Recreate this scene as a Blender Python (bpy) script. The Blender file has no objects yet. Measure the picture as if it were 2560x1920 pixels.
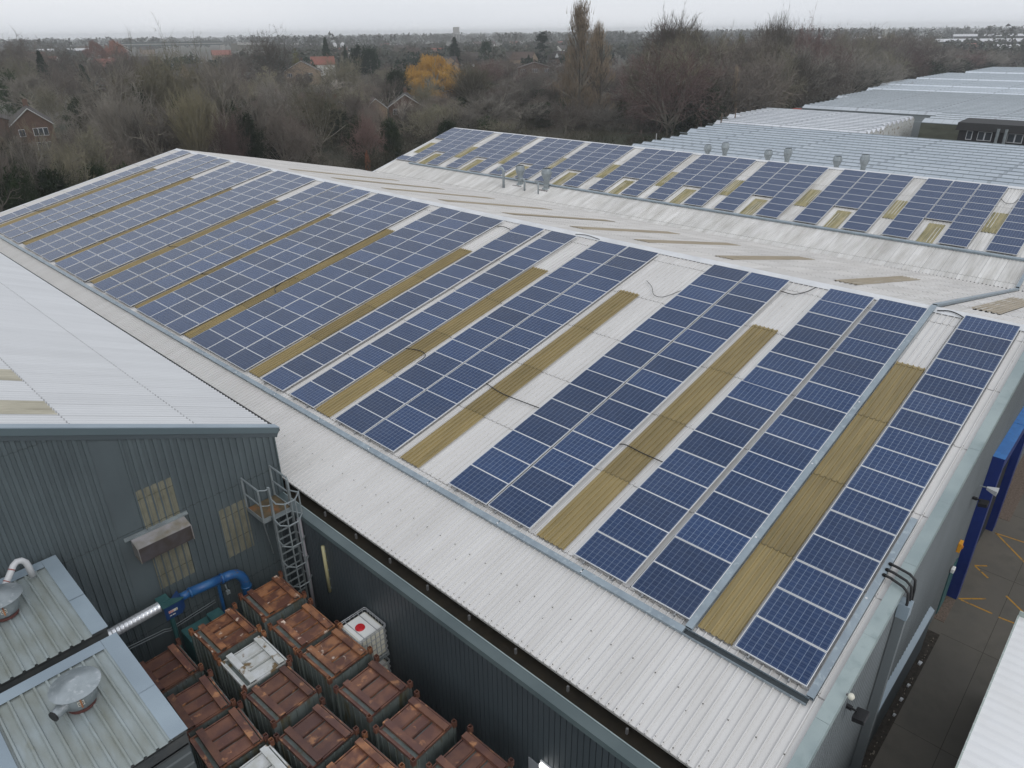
import bpy, bmesh, math, random
import numpy as np
from mathutils import Matrix, Vector
SC = bpy.context.scene
COL = SC.collection
R = math.radians
GZ = -5.8

# ------------------------------------------------------------------ materials
MATS = {}
def nodes_of(m):
    m.use_nodes = True
    nt = m.node_tree
    return nt, nt.nodes, nt.links, nt.nodes["Principled BSDF"]

def mixcol(nt, fac, a, b, mode='MIX'):
    n = nt.nodes.new('ShaderNodeMix'); n.data_type = 'RGBA'; n.blend_type = mode
    for s, v in ((0, fac), (6, a), (7, b)):
        if hasattr(v, 'is_linked'): nt.links.new(v, n.inputs[s])
        else: n.inputs[s].default_value = v if s == 0 else (v if len(v) == 4 else (*v, 1))
    return n.outputs[2]

def noise(nt, co, scale, detail=4, rough=.55, ramp=(.35, .65)):
    n = nt.nodes.new('ShaderNodeTexNoise'); n.inputs['Scale'].default_value = scale
    n.inputs['Detail'].default_value = detail; n.inputs['Roughness'].default_value = rough
    nt.links.new(co, n.inputs['Vector'])
    r = nt.nodes.new('ShaderNodeMapRange'); r.inputs[1].default_value = ramp[0]; r.inputs[2].default_value = ramp[1]
    nt.links.new(n.outputs[0], r.inputs[0])
    return r.outputs[0]

def mapping(nt, co, scale=(1, 1, 1), add=None):
    n = nt.nodes.new('ShaderNodeMapping'); n.inputs['Scale'].default_value = scale
    nt.links.new(co, n.inputs['Vector'])
    if add is not None: nt.links.new(add, n.inputs['Location'])
    return n.outputs[0]

def math_(nt, op, a, b=None, c=None):
    n = nt.nodes.new('ShaderNodeMath'); n.operation = op
    for i, v in enumerate((a, b, c)):
        if v is None: continue
        if hasattr(v, 'is_linked'): nt.links.new(v, n.inputs[i])
        else: n.inputs[i].default_value = v
    return n.outputs[0]

def mat(name, col, rough=.6, metal=0, col2=None, nscale=1.5, ramp=(.35, .65), stretch=(1, 1, 1), rand=0, spec=.5,
        col3=None, n3=8, ramp3=(.55, .7), coord='Object', bump=0, bscale=20):
    if name in MATS: return MATS[name]
    m = bpy.data.materials.new(name); nt, N, L, b = nodes_of(m)
    b.inputs['Roughness'].default_value = rough; b.inputs['Metallic'].default_value = metal
    b.inputs['Specular IOR Level'].default_value = spec
    tc = N.new('ShaderNodeTexCoord'); co = tc.outputs[coord]
    oi = N.new('ShaderNodeObjectInfo')
    vm = N.new('ShaderNodeVectorMath'); vm.operation = 'SCALE'; vm.inputs[0].default_value = (37, 51, 29)
    L.new(oi.outputs['Random'], vm.inputs['Scale'])
    if rand: co = mapping(nt, co, stretch, vm.outputs[0])
    else: co = mapping(nt, co, stretch)
    out = None
    if col2:
        out = mixcol(nt, noise(nt, co, nscale, ramp=ramp), col, col2)
    if col3:
        out = mixcol(nt, noise(nt, co, n3, detail=5, ramp=ramp3), out if out is not None else col, col3)
    if rand:
        h = N.new('ShaderNodeHueSaturation')
        v = N.new('ShaderNodeMapRange'); v.inputs[3].default_value = 1 - rand; v.inputs[4].default_value = 1 + rand
        L.new(oi.outputs['Random'], v.inputs[0]); L.new(v.outputs[0], h.inputs['Value'])
        if out is not None: L.new(out, h.inputs['Color'])
        else: h.inputs['Color'].default_value = (*col, 1)
        out = h.outputs[0]
    if out is not None: L.new(out, b.inputs['Base Color'])
    else: b.inputs['Base Color'].default_value = (*col, 1)
    if bump:
        n = N.new('ShaderNodeTexNoise'); n.inputs['Scale'].default_value = bscale; L.new(co, n.inputs['Vector'])
        bp = N.new('ShaderNodeBump'); bp.inputs['Strength'].default_value = bump; bp.inputs['Distance'].default_value = .02
        L.new(n.outputs[0], bp.inputs['Height']); L.new(bp.outputs[0], b.inputs['Normal'])
    MATS[name] = m
    return m

def uvmat(name, base, dirt, dirt_amt=.5, tone=(.93, 1.05), seam=.62, seamw=.016, valley=None, lap=0, lapcol=(.17, .16, .15), streak=(1.2, .2), rough=.55, sheet=0, moss=None, moss_ramp=(.6, .75), spec=.4, rib=0, ribcol=None):
    """corrugated sheet material on the (u,v) metre coordinates stored in the UV layer"""
    m = bpy.data.materials.new(name); nt, N, L, b = nodes_of(m)
    b.inputs['Roughness'].default_value = rough; b.inputs['Specular IOR Level'].default_value = spec
    uv = N.new('ShaderNodeUVMap'); uv.uv_map = 'uv'; co = uv.outputs[0]
    f = noise(nt, mapping(nt, co, (streak[0], streak[1], 1)), 1.6, detail=6, ramp=(.35, .75))
    out = mixcol(nt, math_(nt, 'MULTIPLY', f, dirt_amt), base, dirt)
    f2 = noise(nt, mapping(nt, co, (6, .35, 1)), 1.1, detail=4, ramp=(.5, .8))
    out = mixcol(nt, math_(nt, 'MULTIPLY', f2, dirt_amt * .35), out, dirt)
    sx = N.new('ShaderNodeSeparateXYZ'); L.new(co, sx.inputs[0])
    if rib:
        # rib shading painted as dark lines in the pans beside every rib
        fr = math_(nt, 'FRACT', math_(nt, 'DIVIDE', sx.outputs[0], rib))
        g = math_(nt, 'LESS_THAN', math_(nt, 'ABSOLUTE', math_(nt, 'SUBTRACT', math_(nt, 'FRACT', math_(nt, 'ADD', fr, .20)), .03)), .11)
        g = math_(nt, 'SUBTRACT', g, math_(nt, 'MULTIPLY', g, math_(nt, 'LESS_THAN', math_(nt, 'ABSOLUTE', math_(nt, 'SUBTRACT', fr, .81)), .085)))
        # noise varies the painted shade along both sides of a rib
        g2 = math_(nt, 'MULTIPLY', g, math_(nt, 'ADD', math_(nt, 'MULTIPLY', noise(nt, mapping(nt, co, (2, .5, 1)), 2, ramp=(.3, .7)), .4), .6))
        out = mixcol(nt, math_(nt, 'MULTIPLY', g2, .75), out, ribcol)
    if valley:   # shade painted into the troughs of the corrugation, fading toward the crests
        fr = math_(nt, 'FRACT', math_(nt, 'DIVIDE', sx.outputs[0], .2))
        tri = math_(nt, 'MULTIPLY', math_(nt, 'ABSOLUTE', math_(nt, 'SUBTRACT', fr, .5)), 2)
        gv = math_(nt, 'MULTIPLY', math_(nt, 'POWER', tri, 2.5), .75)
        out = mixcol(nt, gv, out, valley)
    if moss:
        f3 = noise(nt, mapping(nt, co, (2.2, .5, 1)), 1.3, detail=7, rough=.65, ramp=moss_ramp)
        out = mixcol(nt, f3, out, moss)
    if sheet:
        # each sheet of the cladding has its own slight tone
        w = N.new('ShaderNodeTexWhiteNoise'); w.noise_dimensions = '2D'
        cx = N.new('ShaderNodeCombineXYZ')
        L.new(math_(nt, 'FLOOR', math_(nt, 'DIVIDE', sx.outputs[0], sheet)), cx.inputs[0])
        if lap: L.new(math_(nt, 'FLOOR', math_(nt, 'DIVIDE', sx.outputs[1], lap)), cx.inputs[1])
        L.new(cx.outputs[0], w.inputs[0])
        h = N.new('ShaderNodeHueSaturation'); mr = N.new('ShaderNodeMapRange')
        mr.inputs[3].default_value, mr.inputs[4].default_value = tone
        L.new(w.outputs[0], mr.inputs[0]); L.new(mr.outputs[0], h.inputs['Value']); L.new(out, h.inputs['Color'])
        out = h.outputs[0]
        e = math_(nt, 'LESS_THAN', math_(nt, 'FRACT', math_(nt, 'DIVIDE', sx.outputs[0], sheet)), seamw)
        out = mixcol(nt, math_(nt, 'MULTIPLY', e, seam), out, lapcol)
    if lap:
        fr = math_(nt, 'FRACT', math_(nt, 'DIVIDE', sx.outputs[1], lap))
        g = math_(nt, 'LESS_THAN', fr, .035 / lap)
        g = math_(nt, 'MULTIPLY', g, noise(nt, co, 9, ramp=(.3, .55)))
        out = mixcol(nt, math_(nt, 'MULTIPLY', g, .75), out, lapcol)
    L.new(out, b.inputs['Base Color'])
    return m

def solar_mat():
    m = bpy.data.materials.new('solar_cells'); nt, N, L, b = nodes_of(m)
    b.inputs['Roughness'].default_value = .2; b.inputs['Specular IOR Level'].default_value = .33
    uv = N.new('ShaderNodeUVMap'); uv.uv_map = 'uv'; sx = N.new('ShaderNodeSeparateXYZ'); L.new(uv.outputs[0], sx.inputs[0])
    U, V = sx.outputs[0], sx.outputs[1]
    w = N.new('ShaderNodeTexWhiteNoise'); w.noise_dimensions = '3D'
    cx = N.new('ShaderNodeCombineXYZ'); oi = N.new('ShaderNodeObjectInfo')
    L.new(math_(nt, 'FLOOR', U), cx.inputs[0]); L.new(math_(nt, 'FLOOR', V), cx.inputs[1])
    L.new(math_(nt, 'MULTIPLY', oi.outputs['Random'], 91), cx.inputs[2]); L.new(cx.outputs[0], w.inputs[0])
    cell = mixcol(nt, w.outputs[0], (.005, .027, .090, 1), (.009, .036, .112, 1))
    vor = N.new('ShaderNodeTexVoronoi'); vor.inputs['Scale'].default_value = 5; L.new(uv.outputs[0], vor.inputs['Vector'])
    cell = mixcol(nt, math_(nt, 'MULTIPLY', vor.outputs['Distance'], .5), cell, (.006, .024, .080, 1))
    # busbars along the long side, three to a cell
    fv = math_(nt, 'FRACT', math_(nt, 'MULTIPLY', V, 3))
    bus = math_(nt, 'LESS_THAN', math_(nt, 'ABSOLUTE', math_(nt, 'SUBTRACT', fv, .5)), .04)
    out = mixcol(nt, math_(nt, 'MULTIPLY', bus, .30), cell, (.30, .36, .46))
    def gap(x, h):
        fx = math_(nt, 'FRACT', x)
        return math_(nt, 'MAXIMUM', math_(nt, 'LESS_THAN', fx, h), math_(nt, 'GREATER_THAN', fx, 1 - h))
    out = mixcol(nt, math_(nt, 'MULTIPLY', gap(U, .024), .7), out, (.34, .42, .54))
    out = mixcol(nt, math_(nt, 'MULTIPLY', gap(V, .022), .35), out, (.34, .42, .54))
    h = N.new('ShaderNodeHueSaturation'); mr = N.new('ShaderNodeMapRange')
    mr.inputs[3].default_value = .8; mr.inputs[4].default_value = 1.25
    L.new(oi.outputs['Random'], mr.inputs[0]); L.new(mr.outputs[0], h.inputs['Value']); L.new(out, h.inputs['Color'])
    tc = N.new('ShaderNodeNewGeometry')
    f = noise(nt, tc.outputs['Position'], .5, ramp=(.35, .8))
    o2 = mixcol(nt, math_(nt, 'MULTIPLY', f, .035), h.outputs[0], (.45, .46, .48))
    L.new(o2, b.inputs['Base Color'])
    return m

def bark(name, c, c2):
    m = mat(name, c, .9, col2=c2, nscale=.35, ramp=(.35, .65), rand=.36, spec=.2)
    return m

M = {}
def build_mats():
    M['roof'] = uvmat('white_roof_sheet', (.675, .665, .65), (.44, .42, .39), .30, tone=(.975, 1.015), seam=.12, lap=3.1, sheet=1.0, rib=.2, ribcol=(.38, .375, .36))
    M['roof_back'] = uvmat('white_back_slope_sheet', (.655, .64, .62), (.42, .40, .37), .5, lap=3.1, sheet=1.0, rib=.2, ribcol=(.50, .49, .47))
    M['roof_b'] = uvmat('weathered_white_roof_sheet', (.72, .71, .69), (.30, .28, .24), .6, lap=3.1, sheet=1.0, moss=(.17, .15, .09), moss_ramp=(.80, .92))
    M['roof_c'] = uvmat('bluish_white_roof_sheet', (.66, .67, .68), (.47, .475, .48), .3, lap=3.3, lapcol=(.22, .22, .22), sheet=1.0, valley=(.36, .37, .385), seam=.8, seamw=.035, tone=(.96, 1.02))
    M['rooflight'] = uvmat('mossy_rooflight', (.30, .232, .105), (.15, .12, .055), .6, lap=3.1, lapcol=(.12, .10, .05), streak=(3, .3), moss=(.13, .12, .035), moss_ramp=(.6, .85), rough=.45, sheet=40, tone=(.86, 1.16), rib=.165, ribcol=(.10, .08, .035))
    M['rooflight_back'] = uvmat('faded_rooflight', (.40, .34, .25), (.27, .23, .16), .8, streak=(3, .3), rough=.5)
    M['rooflight_b'] = uvmat('mottled_rooflight', (.42, .36, .20), (.16, .15, .06), .9, streak=(2.5, .35), moss=(.10, .10, .03), moss_ramp=(.5, .75), rough=.5)
    M['rooflight_c'] = uvmat('cream_rooflight', (.50, .47, .38), (.25, .23, .17), .8, streak=(3, .5), rough=.5)
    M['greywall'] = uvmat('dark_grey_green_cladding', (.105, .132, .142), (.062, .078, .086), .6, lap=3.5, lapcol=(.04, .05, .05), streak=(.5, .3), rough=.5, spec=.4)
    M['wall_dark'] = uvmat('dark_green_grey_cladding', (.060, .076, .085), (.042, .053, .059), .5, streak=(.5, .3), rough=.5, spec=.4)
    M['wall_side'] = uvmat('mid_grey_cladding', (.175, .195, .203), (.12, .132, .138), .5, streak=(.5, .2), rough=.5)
    M['flash'] = mat('pale_green_flashing', (.25, .31, .315), .45, col2=(.33, .395, .39), nscale=.8, col3=(.20, .26, .26), n3=2.5, ramp3=(.55, .8))
    M['flash_dark'] = mat('dark_green_flashing', (.070, .098, .103), .4, col2=(.09, .122, .125), nscale=.8)
    M['trim'] = mat('blue_grey_trim', (.30, .37, .42), .4, col2=(.25, .31, .36), nscale=.6)
    M['trim_dark'] = mat('dark_trim', (.075, .095, .105), .45)
    M['ridge'] = mat('white_ridge_flashing', (.72, .73, .74), .5, col2=(.6, .61, .62), nscale=.8)
    M['tray'] = mat('galvanised_tray', (.30, .36, .40), .42, .25, col2=(.24, .29, .33), nscale=2, col3=(.38, .44, .47), n3=7)
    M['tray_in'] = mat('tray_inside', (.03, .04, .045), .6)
    M['galv'] = mat('galvanised_steel', (.33, .37, .39), .35, .35, col2=(.25, .285, .30), nscale=3, col3=(.42, .45, .47), n3=9, rand=.06)
    M['galv_dull'] = mat('dull_galvanised_steel', (.30, .34, .35), .5, .3, col2=(.22, .25, .26), nscale=3)
    M['steel'] = mat('bright_spiral_duct', (.85, .87, .9), .22, .55)
    M['frame'] = mat('panel_frame', (.74, .75, .76), .4, .1)
    M['rail'] = mat('mounting_rail', (.30, .31, .32), .5, .2)
    M['solar'] = solar_mat()
    M['black'] = mat('black_cable', (.012, .012, .013), .5)
    M['dark'] = mat('dark_void', (.010, .011, .012), .8)
    M['gutter'] = mat('silted_gutter', (.016, .013, .008), .8, col2=(.034, .026, .015), nscale=2)
    M['bracket'] = mat('grey_bracket', (.12, .12, .12), .6)
    M['eave_edge'] = mat('grey_eave_edge', (.5, .49, .47), .7, col2=(.4, .39, .37), nscale=4)
    M['rust'] = mat('rusty_steel', (.135, .055, .036), .5, col2=(.37, .165, .075), nscale=2.6, ramp=(.42, .62), rand=.2, col3=(.66, .52, .42), n3=3.4, ramp3=(.63, .68), bump=.3, bscale=9)
    M['rust_dark'] = mat('dark_rusty_steel', (.105, .046, .036), .5, col2=(.175, .078, .048), nscale=2.2, ramp=(.42, .62), rand=.25, col3=(.40, .19, .09), n3=3.0, ramp3=(.60, .68), bump=.3, bscale=9)
    M['whitepaint'] = mat('chipped_white_paint', (.66, .68, .69), .5, col2=(.52, .53, .50), nscale=3, rand=.05, col3=(.20, .14, .07), n3=2.6, ramp3=(.58, .64))
    M['bin'] = mat('grey_green_bin_steel', (.17, .20, .195), .6, col2=(.12, .145, .135), nscale=2, stretch=(2, 2, .4), rand=.15, col3=(.10, .085, .035), n3=2.4, ramp3=(.55, .7))
    M['plastic'] = mat('milky_plastic', (.72, .71, .62), .4, col2=(.66, .64, .53), nscale=2)
    M['plastic_top'] = mat('white_plastic_top', (.80, .81, .79), .4)
    M['red'] = mat('red_cap', (.55, .012, .02), .4)
    M['cage'] = mat('cage_tube', (.45, .47, .49), .35, .4)
    M['bluepipe'] = mat('blue_painted_pipe', (.022, .095, .27), .4, col2=(.03, .13, .30), nscale=3, col3=(.12, .10, .09), n3=5, ramp3=(.62, .7))
    M['teal'] = mat('teal_machine_paint', (.03, .095, .10), .45, col2=(.045, .13, .13), nscale=3)
    M['navy'] = mat('navy_machine_paint', (.014, .045, .14), .45)
    M['sticker'] = mat('white_sticker', (.6, .6, .55), .5)
    M['yellow'] = mat('yellow_sign', (.55, .42, .06), .5)
    M['orange'] = mat('orange_lamp', (.75, .34, .03), .4)
    M['blue'] = mat('blue_portal_paint', (.008, .024, .15), .4, col2=(.014, .036, .19), nscale=1)
    M['blue_top'] = mat('worn_blue_top', (.04, .20, .52), .5, col2=(.03, .15, .42), nscale=4, col3=(.05, .09, .16), n3=9, ramp3=(.6, .75))
    M['asphalt'] = mat('stained_concrete_yard', (.098, .090, .076), .8, col2=(.140, .124, .100), nscale=.55, ramp=(.3, .7), col3=(.066, .064, .052), n3=1.1, ramp3=(.5, .85), bump=.2, bscale=30)
    M['yardpave'] = mat('dark_yard_slab', (.05, .05, .045), .8, col2=(.03, .03, .03), nscale=1)
    M['paint_y'] = mat('worn_yellow_marking', (.42, .22, .02), .7, col2=(.10, .075, .045), nscale=6, ramp=(.52, .72))
    M['gravel'] = mat('leaf_strewn_gravel', (.10, .075, .055), .9, col2=(.19, .14, .11), nscale=14, col3=(.05, .035, .025), n3=24, bump=.8, bscale=30)
    M['soil'] = mat('dark_soil', (.022, .018, .012), .9, col2=(.05, .04, .03), nscale=9)
    M['whiteroof'] = mat('bright_white_sheet', (.86, .87, .88), .5, col2=(.78, .79, .81), nscale=.6, stretch=(1, .3, 1))
    M['grass'] = mat('rough_ground', (.040, .042, .022), .9, col2=(.065, .05, .032), nscale=.05, col3=(.03, .04, .018), n3=.02)
    M['field'] = mat('pale_field', (.42, .36, .27), .9, col2=(.34, .31, .22), nscale=.01)
    M['brick'] = mat('brown_brick', (.125, .078, .058), .85, col2=(.10, .064, .048), nscale=2, rand=.15)
    M['brick_pale'] = mat('buff_brick', (.25, .19, .13), .85, col2=(.2, .15, .11), nscale=2, rand=.15)
    M['tiles'] = mat('dark_brown_roof_tiles', (.042, .036, .034), .85, col2=(.06, .05, .042), nscale=1.2, rand=.2, col3=(.055, .06, .03), n3=.7)
    M['tiles_brown'] = mat('brown_roof_tiles', (.085, .055, .042), .85, col2=(.07, .05, .04), nscale=1.2, rand=.2)
    M['tiles_red'] = mat('red_roof_tiles', (.24, .085, .06), .8, col2=(.19, .075, .055), nscale=1.2, rand=.15)
    M['render'] = mat('white_render', (.62, .61, .58), .8, rand=.1)
    M['upvc'] = mat('white_window_frame', (.55, .56, .57), .5)
    M['glass_win'] = mat('window_glass', (.05, .06, .07), .12)
    M['timber'] = mat('black_timber', (.012, .012, .014), .7)
    M['concrete'] = mat('pale_concrete', (.34, .33, .31), .8, col2=(.28, .27, .26), nscale=.2)
    M['bridge_green'] = mat('dark_green_bridge_steel', (.03, .055, .05), .6)
    M['bark_brown'] = bark('bare_twigs_brown', (0.176, 0.149, 0.126), (0.119, 0.105, 0.090))
    M['bark_olive'] = bark('bare_twigs_olive', (0.230, 0.210, 0.149), (0.150, 0.141, 0.101))
    M['bark_paleolive'] = bark('bare_twigs_pale_olive', (0.237, 0.213, 0.138), (0.138, 0.127, 0.081))
    M['bark_grey'] = bark('bare_twigs_grey', (0.230, 0.210, 0.182), (0.146, 0.136, 0.118))
    M['bark_pale'] = bark('pale_bark', (.42, .38, .33), (.28, .25, .21))
    M['bark_red'] = bark('bare_twigs_reddish', (0.170, 0.113, 0.099), (0.116, 0.082, 0.075))
    M['bark_dark'] = bark('bare_twigs_dark', (0.101, 0.087, 0.070), (0.071, 0.064, 0.052))
    M['bark_tan'] = bark('poplar_twigs_tan', (.27, .215, .155), (.17, .135, .095))
    M['limb'] = bark('pale_limbs', (.27, .25, .21), (.17, .155, .13)); M['limb_dark'] = bark('dim_limbs', (.15, .135, .11), (.10, .09, .075))
    M['twig_orange'] = bark('orange_willow_twigs', (.52, .30, .07), (.36, .21, .05))
    M['twig_russet'] = bark('russet_willow_twigs', (.26, .105, .06), (.17, .07, .045))
    M['leaf_dark'] = bark('dark_evergreen_leaves', (.008, .022, .012), (.016, .034, .016))
    M['leaf_green'] = bark('green_leaves', (.028, .046, .018), (.045, .065, .026))
    M['leaf_yellow'] = bark('yellow_green_leaves', (.16, .15, .035), (.09, .10, .03))
    M['leaf_ivy'] = bark('ivy_leaves', (.010, .022, .008), (.024, .036, .014))
    M['far_tree'] = bark('distant_tree_mass', (0.085, 0.078, 0.067), (0.055, 0.068, 0.049))
    M['undergrowth'] = bark('undergrowth_twigs', (.058, .048, .034), (.030, .034, .02))
    M['far_white'] = mat('far_white_roof', (.55, .55, .56), .6); M['glass_wall_pale'] = mat('pale_glass_wall', (.30, .33, .34), .4)
    # greenhouse glass: pale reflecting panes with bars on the (u,v) metre grid
    for nm, c1, c2, bar in (('glass_a', (.35, .40, .45), (.48, .53, .58), (.22, .25, .28)), ('glass_b', (.56, .58, .62), (.74, .76, .79), (.38, .39, .42)), ('glass_c', (.40, .44, .47), (.52, .56, .60), (.26, .27, .29)), ('glass_d', (.52, .58, .64), (.66, .71, .76), (.33, .37, .40))):
        m = bpy.data.materials.new('greenhouse_' + nm); nt, N, L, b = nodes_of(m)
        b.inputs['Roughness'].default_value = .25
        uv = N.new('ShaderNodeUVMap'); uv.uv_map = 'uv'; co = uv.outputs[0]
        w = N.new('ShaderNodeTexWhiteNoise'); w.noise_dimensions = '2D'
        sx = N.new('ShaderNodeSeparateXYZ'); L.new(co, sx.inputs[0]); cx = N.new('ShaderNodeCombineXYZ')
        L.new(math_(nt, 'FLOOR', math_(nt, 'DIVIDE', sx.outputs[0], 1.5)), cx.inputs[0]); L.new(math_(nt, 'FLOOR', math_(nt, 'DIVIDE', sx.outputs[1], 1.7)), cx.inputs[1]); L.new(cx.outputs[0], w.inputs[0])
        f = noise(nt, mapping(nt, co, (.12, .3, 1)), 1.0, detail=5, ramp=(.3, .7))
        fac = math_(nt, 'ADD', math_(nt, 'MULTIPLY', w.outputs[0], .35), math_(nt, 'MULTIPLY', f, .65))
        out = mixcol(nt, fac, (*c1, 1), (*c2, 1))
        g = math_(nt, 'LESS_THAN', math_(nt, 'FRACT', math_(nt, 'DIVIDE', sx.outputs[0], 1.5)), .07)
        g2 = math_(nt, 'LESS_THAN', math_(nt, 'FRACT', math_(nt, 'DIVIDE', sx.outputs[0], 12.)), .03)
        out = mixcol(nt, math_(nt, 'MULTIPLY', g, .5), out, bar); out = mixcol(nt, math_(nt, 'MULTIPLY', g2, .6), out, bar)
        L.new(out, b.inputs['Base Color']); M[nm] = m
    M['glass_wall'] = mat('greenish_glass_wall', (.13, .14, .10), .3, col2=(.08, .085, .06), nscale=.4, stretch=(1, 1, 3))

# ------------------------------------------------------------------ mesh helpers
class MB:
    """collects faces; builds ONE mesh object"""
    def __init__(s): s.v = []; s.f = []; s.uv = None
    def add(s, vs, fs, uvs=None):
        n = len(s.v); s.v += [tuple(p) for p in vs]; s.f += [tuple(i + n for i in f) for f in fs]
        if uvs is not None:
            if s.uv is None: s.uv = {}
            for i, u in enumerate(uvs): s.uv[n + i] = u
        return s
    def box(s, x0, x1, y0, y1, z0, z1):
        return s.add([(x0, y0, z0), (x1, y0, z0), (x1, y1, z0), (x0, y1, z0), (x0, y0, z1), (x1, y0, z1), (x1, y1, z1), (x0, y1, z1)],
                     [(0, 3, 2, 1), (4, 5, 6, 7), (0, 1, 5, 4), (1, 2, 6, 5), (2, 3, 7, 6), (3, 0, 4, 7)])
    def hexa(s, p):   # 8 points bottom 4 then top 4
        return s.add(p, [(0, 3, 2, 1), (4, 5, 6, 7), (0, 1, 5, 4), (1, 2, 6, 5), (2, 3, 7, 6), (3, 0, 4, 7)])
    def quad(s, a, b, c, d): return s.add([a, b, c, d], [(0, 1, 2, 3)])
    def prism(s, poly, axis, a, b):
        n = len(poly)
        def P(p, t): return (t, p[0], p[1]) if axis == 0 else ((p[0], t, p[1]) if axis == 1 else (p[0], p[1], t))
        return s.add([P(p, a) for p in poly] + [P(p, b) for p in poly],
                     [tuple(range(n))[::-1], tuple(range(n, 2 * n))] + [(i, (i + 1) % n, n + (i + 1) % n, n + i) for i in range(n)])
    def tube(s, pts, r, n=8, caps=True):
        pts = [Vector(p) for p in pts]; rs = r if isinstance(r, (list, tuple)) else [r] * len(pts)
        rings = []; up = Vector((0, 0, 1)); prev = None
        for i, p in enumerate(pts):
            d = (pts[min(i + 1, len(pts) - 1)] - pts[max(i - 1, 0)]).normalized()
            if prev is None:
                a = d.cross(up)
                if a.length < 1e-3: a = d.cross(Vector((1, 0, 0)))
            else: a = prev - d * prev.dot(d)
            a.normalize(); prev = a; b = d.cross(a)
            rings.append([p + (a * math.cos(2 * math.pi * k / n) + b * math.sin(2 * math.pi * k / n)) * rs[i] for k in range(n)])
        vs = [v for ring in rings for v in ring]; fs = []
        for i in range(len(pts) - 1):
            for k in range(n):
                fs.append((i * n + k, i * n + (k + 1) % n, (i + 1) * n + (k + 1) % n, (i + 1) * n + k))
        if caps: fs += [tuple(range(n))[::-1], tuple((len(pts) - 1) * n + k for k in range(n))]
        return s.add(vs, fs)
    def lathe(s, prof, c=(0, 0, 0), n=20):
        vs = []; fs = []
        for r, z in prof:
            for k in range(n): vs.append((c[0] + r * math.cos(2 * math.pi * k / n), c[1] + r * math.sin(2 * math.pi * k / n), c[2] + z))
        for i in range(len(prof) - 1):
            for k in range(n): fs.append((i * n + k, i * n + (k + 1) % n, (i + 1) * n + (k + 1) % n, (i + 1) * n + k))
        return s.add(vs, fs)
    def obj(s, name, material, parent=None, smooth=False, loc=None):
        me = bpy.data.meshes.new(name); me.from_pydata(s.v, [], s.f)
        if material is not None: me.materials.append(material)
        if s.uv is not None:
            ul = me.uv_layers.new(name='uv'); li = np.empty(len(me.loops), dtype=np.int32); me.loops.foreach_get('vertex_index', li)
            arr = np.zeros((len(s.v), 2), dtype=np.float32)
            for k, u in s.uv.items(): arr[k] = u
            ul.data.foreach_set('uv', arr[li].ravel())
        if smooth: me.polygons.foreach_set('use_smooth', [True] * len(me.polygons))
        me.update()
        o = bpy.data.objects.new(name, me); COL.objects.link(o)
        if parent: o.parent = parent
        if loc: o.location = loc
        return o

def tag(o, label, cat, group=None, kind=None):
    o['label'] = label; o['category'] = cat
    if group: o['group'] = group
    if kind: o['kind'] = kind
    return o
def thing(name, label, cat, loc=(0, 0, 0), rz=0, group=None):
    o = bpy.data.objects.new(name, None); COL.objects.link(o); o.location = loc; o.rotation_euler = (0, 0, rz)
    o.empty_display_size = .2
    return tag(o, label, cat, group)
def struct(o): o['kind'] = 'structure'; return o
def bevel(o, w=.01, seg=2):
    m = o.modifiers.new('b', 'BEVEL'); m.width = w; m.segments = seg; m.limit_method = 'ANGLE'; return o

PROF_BOX = [(0, 0), (.62, 0), (.70, 1), (.88, 1), (.96, 0)]         # narrow pans, raised ribs
PROF_NARROW = [(0, 0), (.70, 0), (.75, 1), (.87, 1), (.92, 0)]
PROF_GROOVE = [(0, 1), (.84, 1), (.88, 0), (.95, 0)]
PROF_RIB = [(0, 0), (.62, 0), (.70, 1), (.84, 1), (.92, 0)]
PROF_WAVE = [(i / 6, .5 - .5 * math.cos(2 * math.pi * i / 6)) for i in range(6)]
def corr(mb, P, u0, u1, v0, v1, pitch, prof, height, laps=0, lapstep=.007, base=0):
    """corrugated sheet, ribs running along v; P(u, v, h) -> xyz"""
    us = []; k0 = math.floor(u0 / pitch) - 1; k1 = math.ceil(u1 / pitch) + 1
    pts = [((k + f) * pitch, h * height) for k in range(k0, k1) for f, h in prof]
    def hh(u):
        for (a, ha), (b, hb) in zip(pts, pts[1:]):
            if a <= u <= b: return ha + (hb - ha) * (u - a) / max(b - a, 1e-9)
        return 0
    us = [(u0, hh(u0))] + [(u, h) for u, h in pts if u0 < u < u1] + [(u1, hh(u1))]
    n = len(us)
    if laps:
        bounds = [v0] + [k * laps for k in range(math.ceil(v0 / laps + 1e-6), math.floor(v1 / laps - 1e-6) + 1)] + [v1]
    else: bounds = [v0, v1]
    for a, b in zip(bounds, bounds[1:]):
        vs = []; uv = []
        for v, e in ((a, lapstep if a != v0 else 0), (b, 0)):
            for u, h in us: vs.append(P(u, v, base + h + e)); uv.append((u, v))
        fs = [(i, i + 1, n + i + 1, n + i) for i in range(n - 1)]
        if a != v0:
            m = len(vs)
            vs += [P(u, a, base + h) for u, h in us]; uv += [(u, a) for u, h in us]
            fs += [(m + i, m + i + 1, i + 1, i) for i in range(n - 1)]
        mb.add(vs, fs, uv)
    return mb

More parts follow.
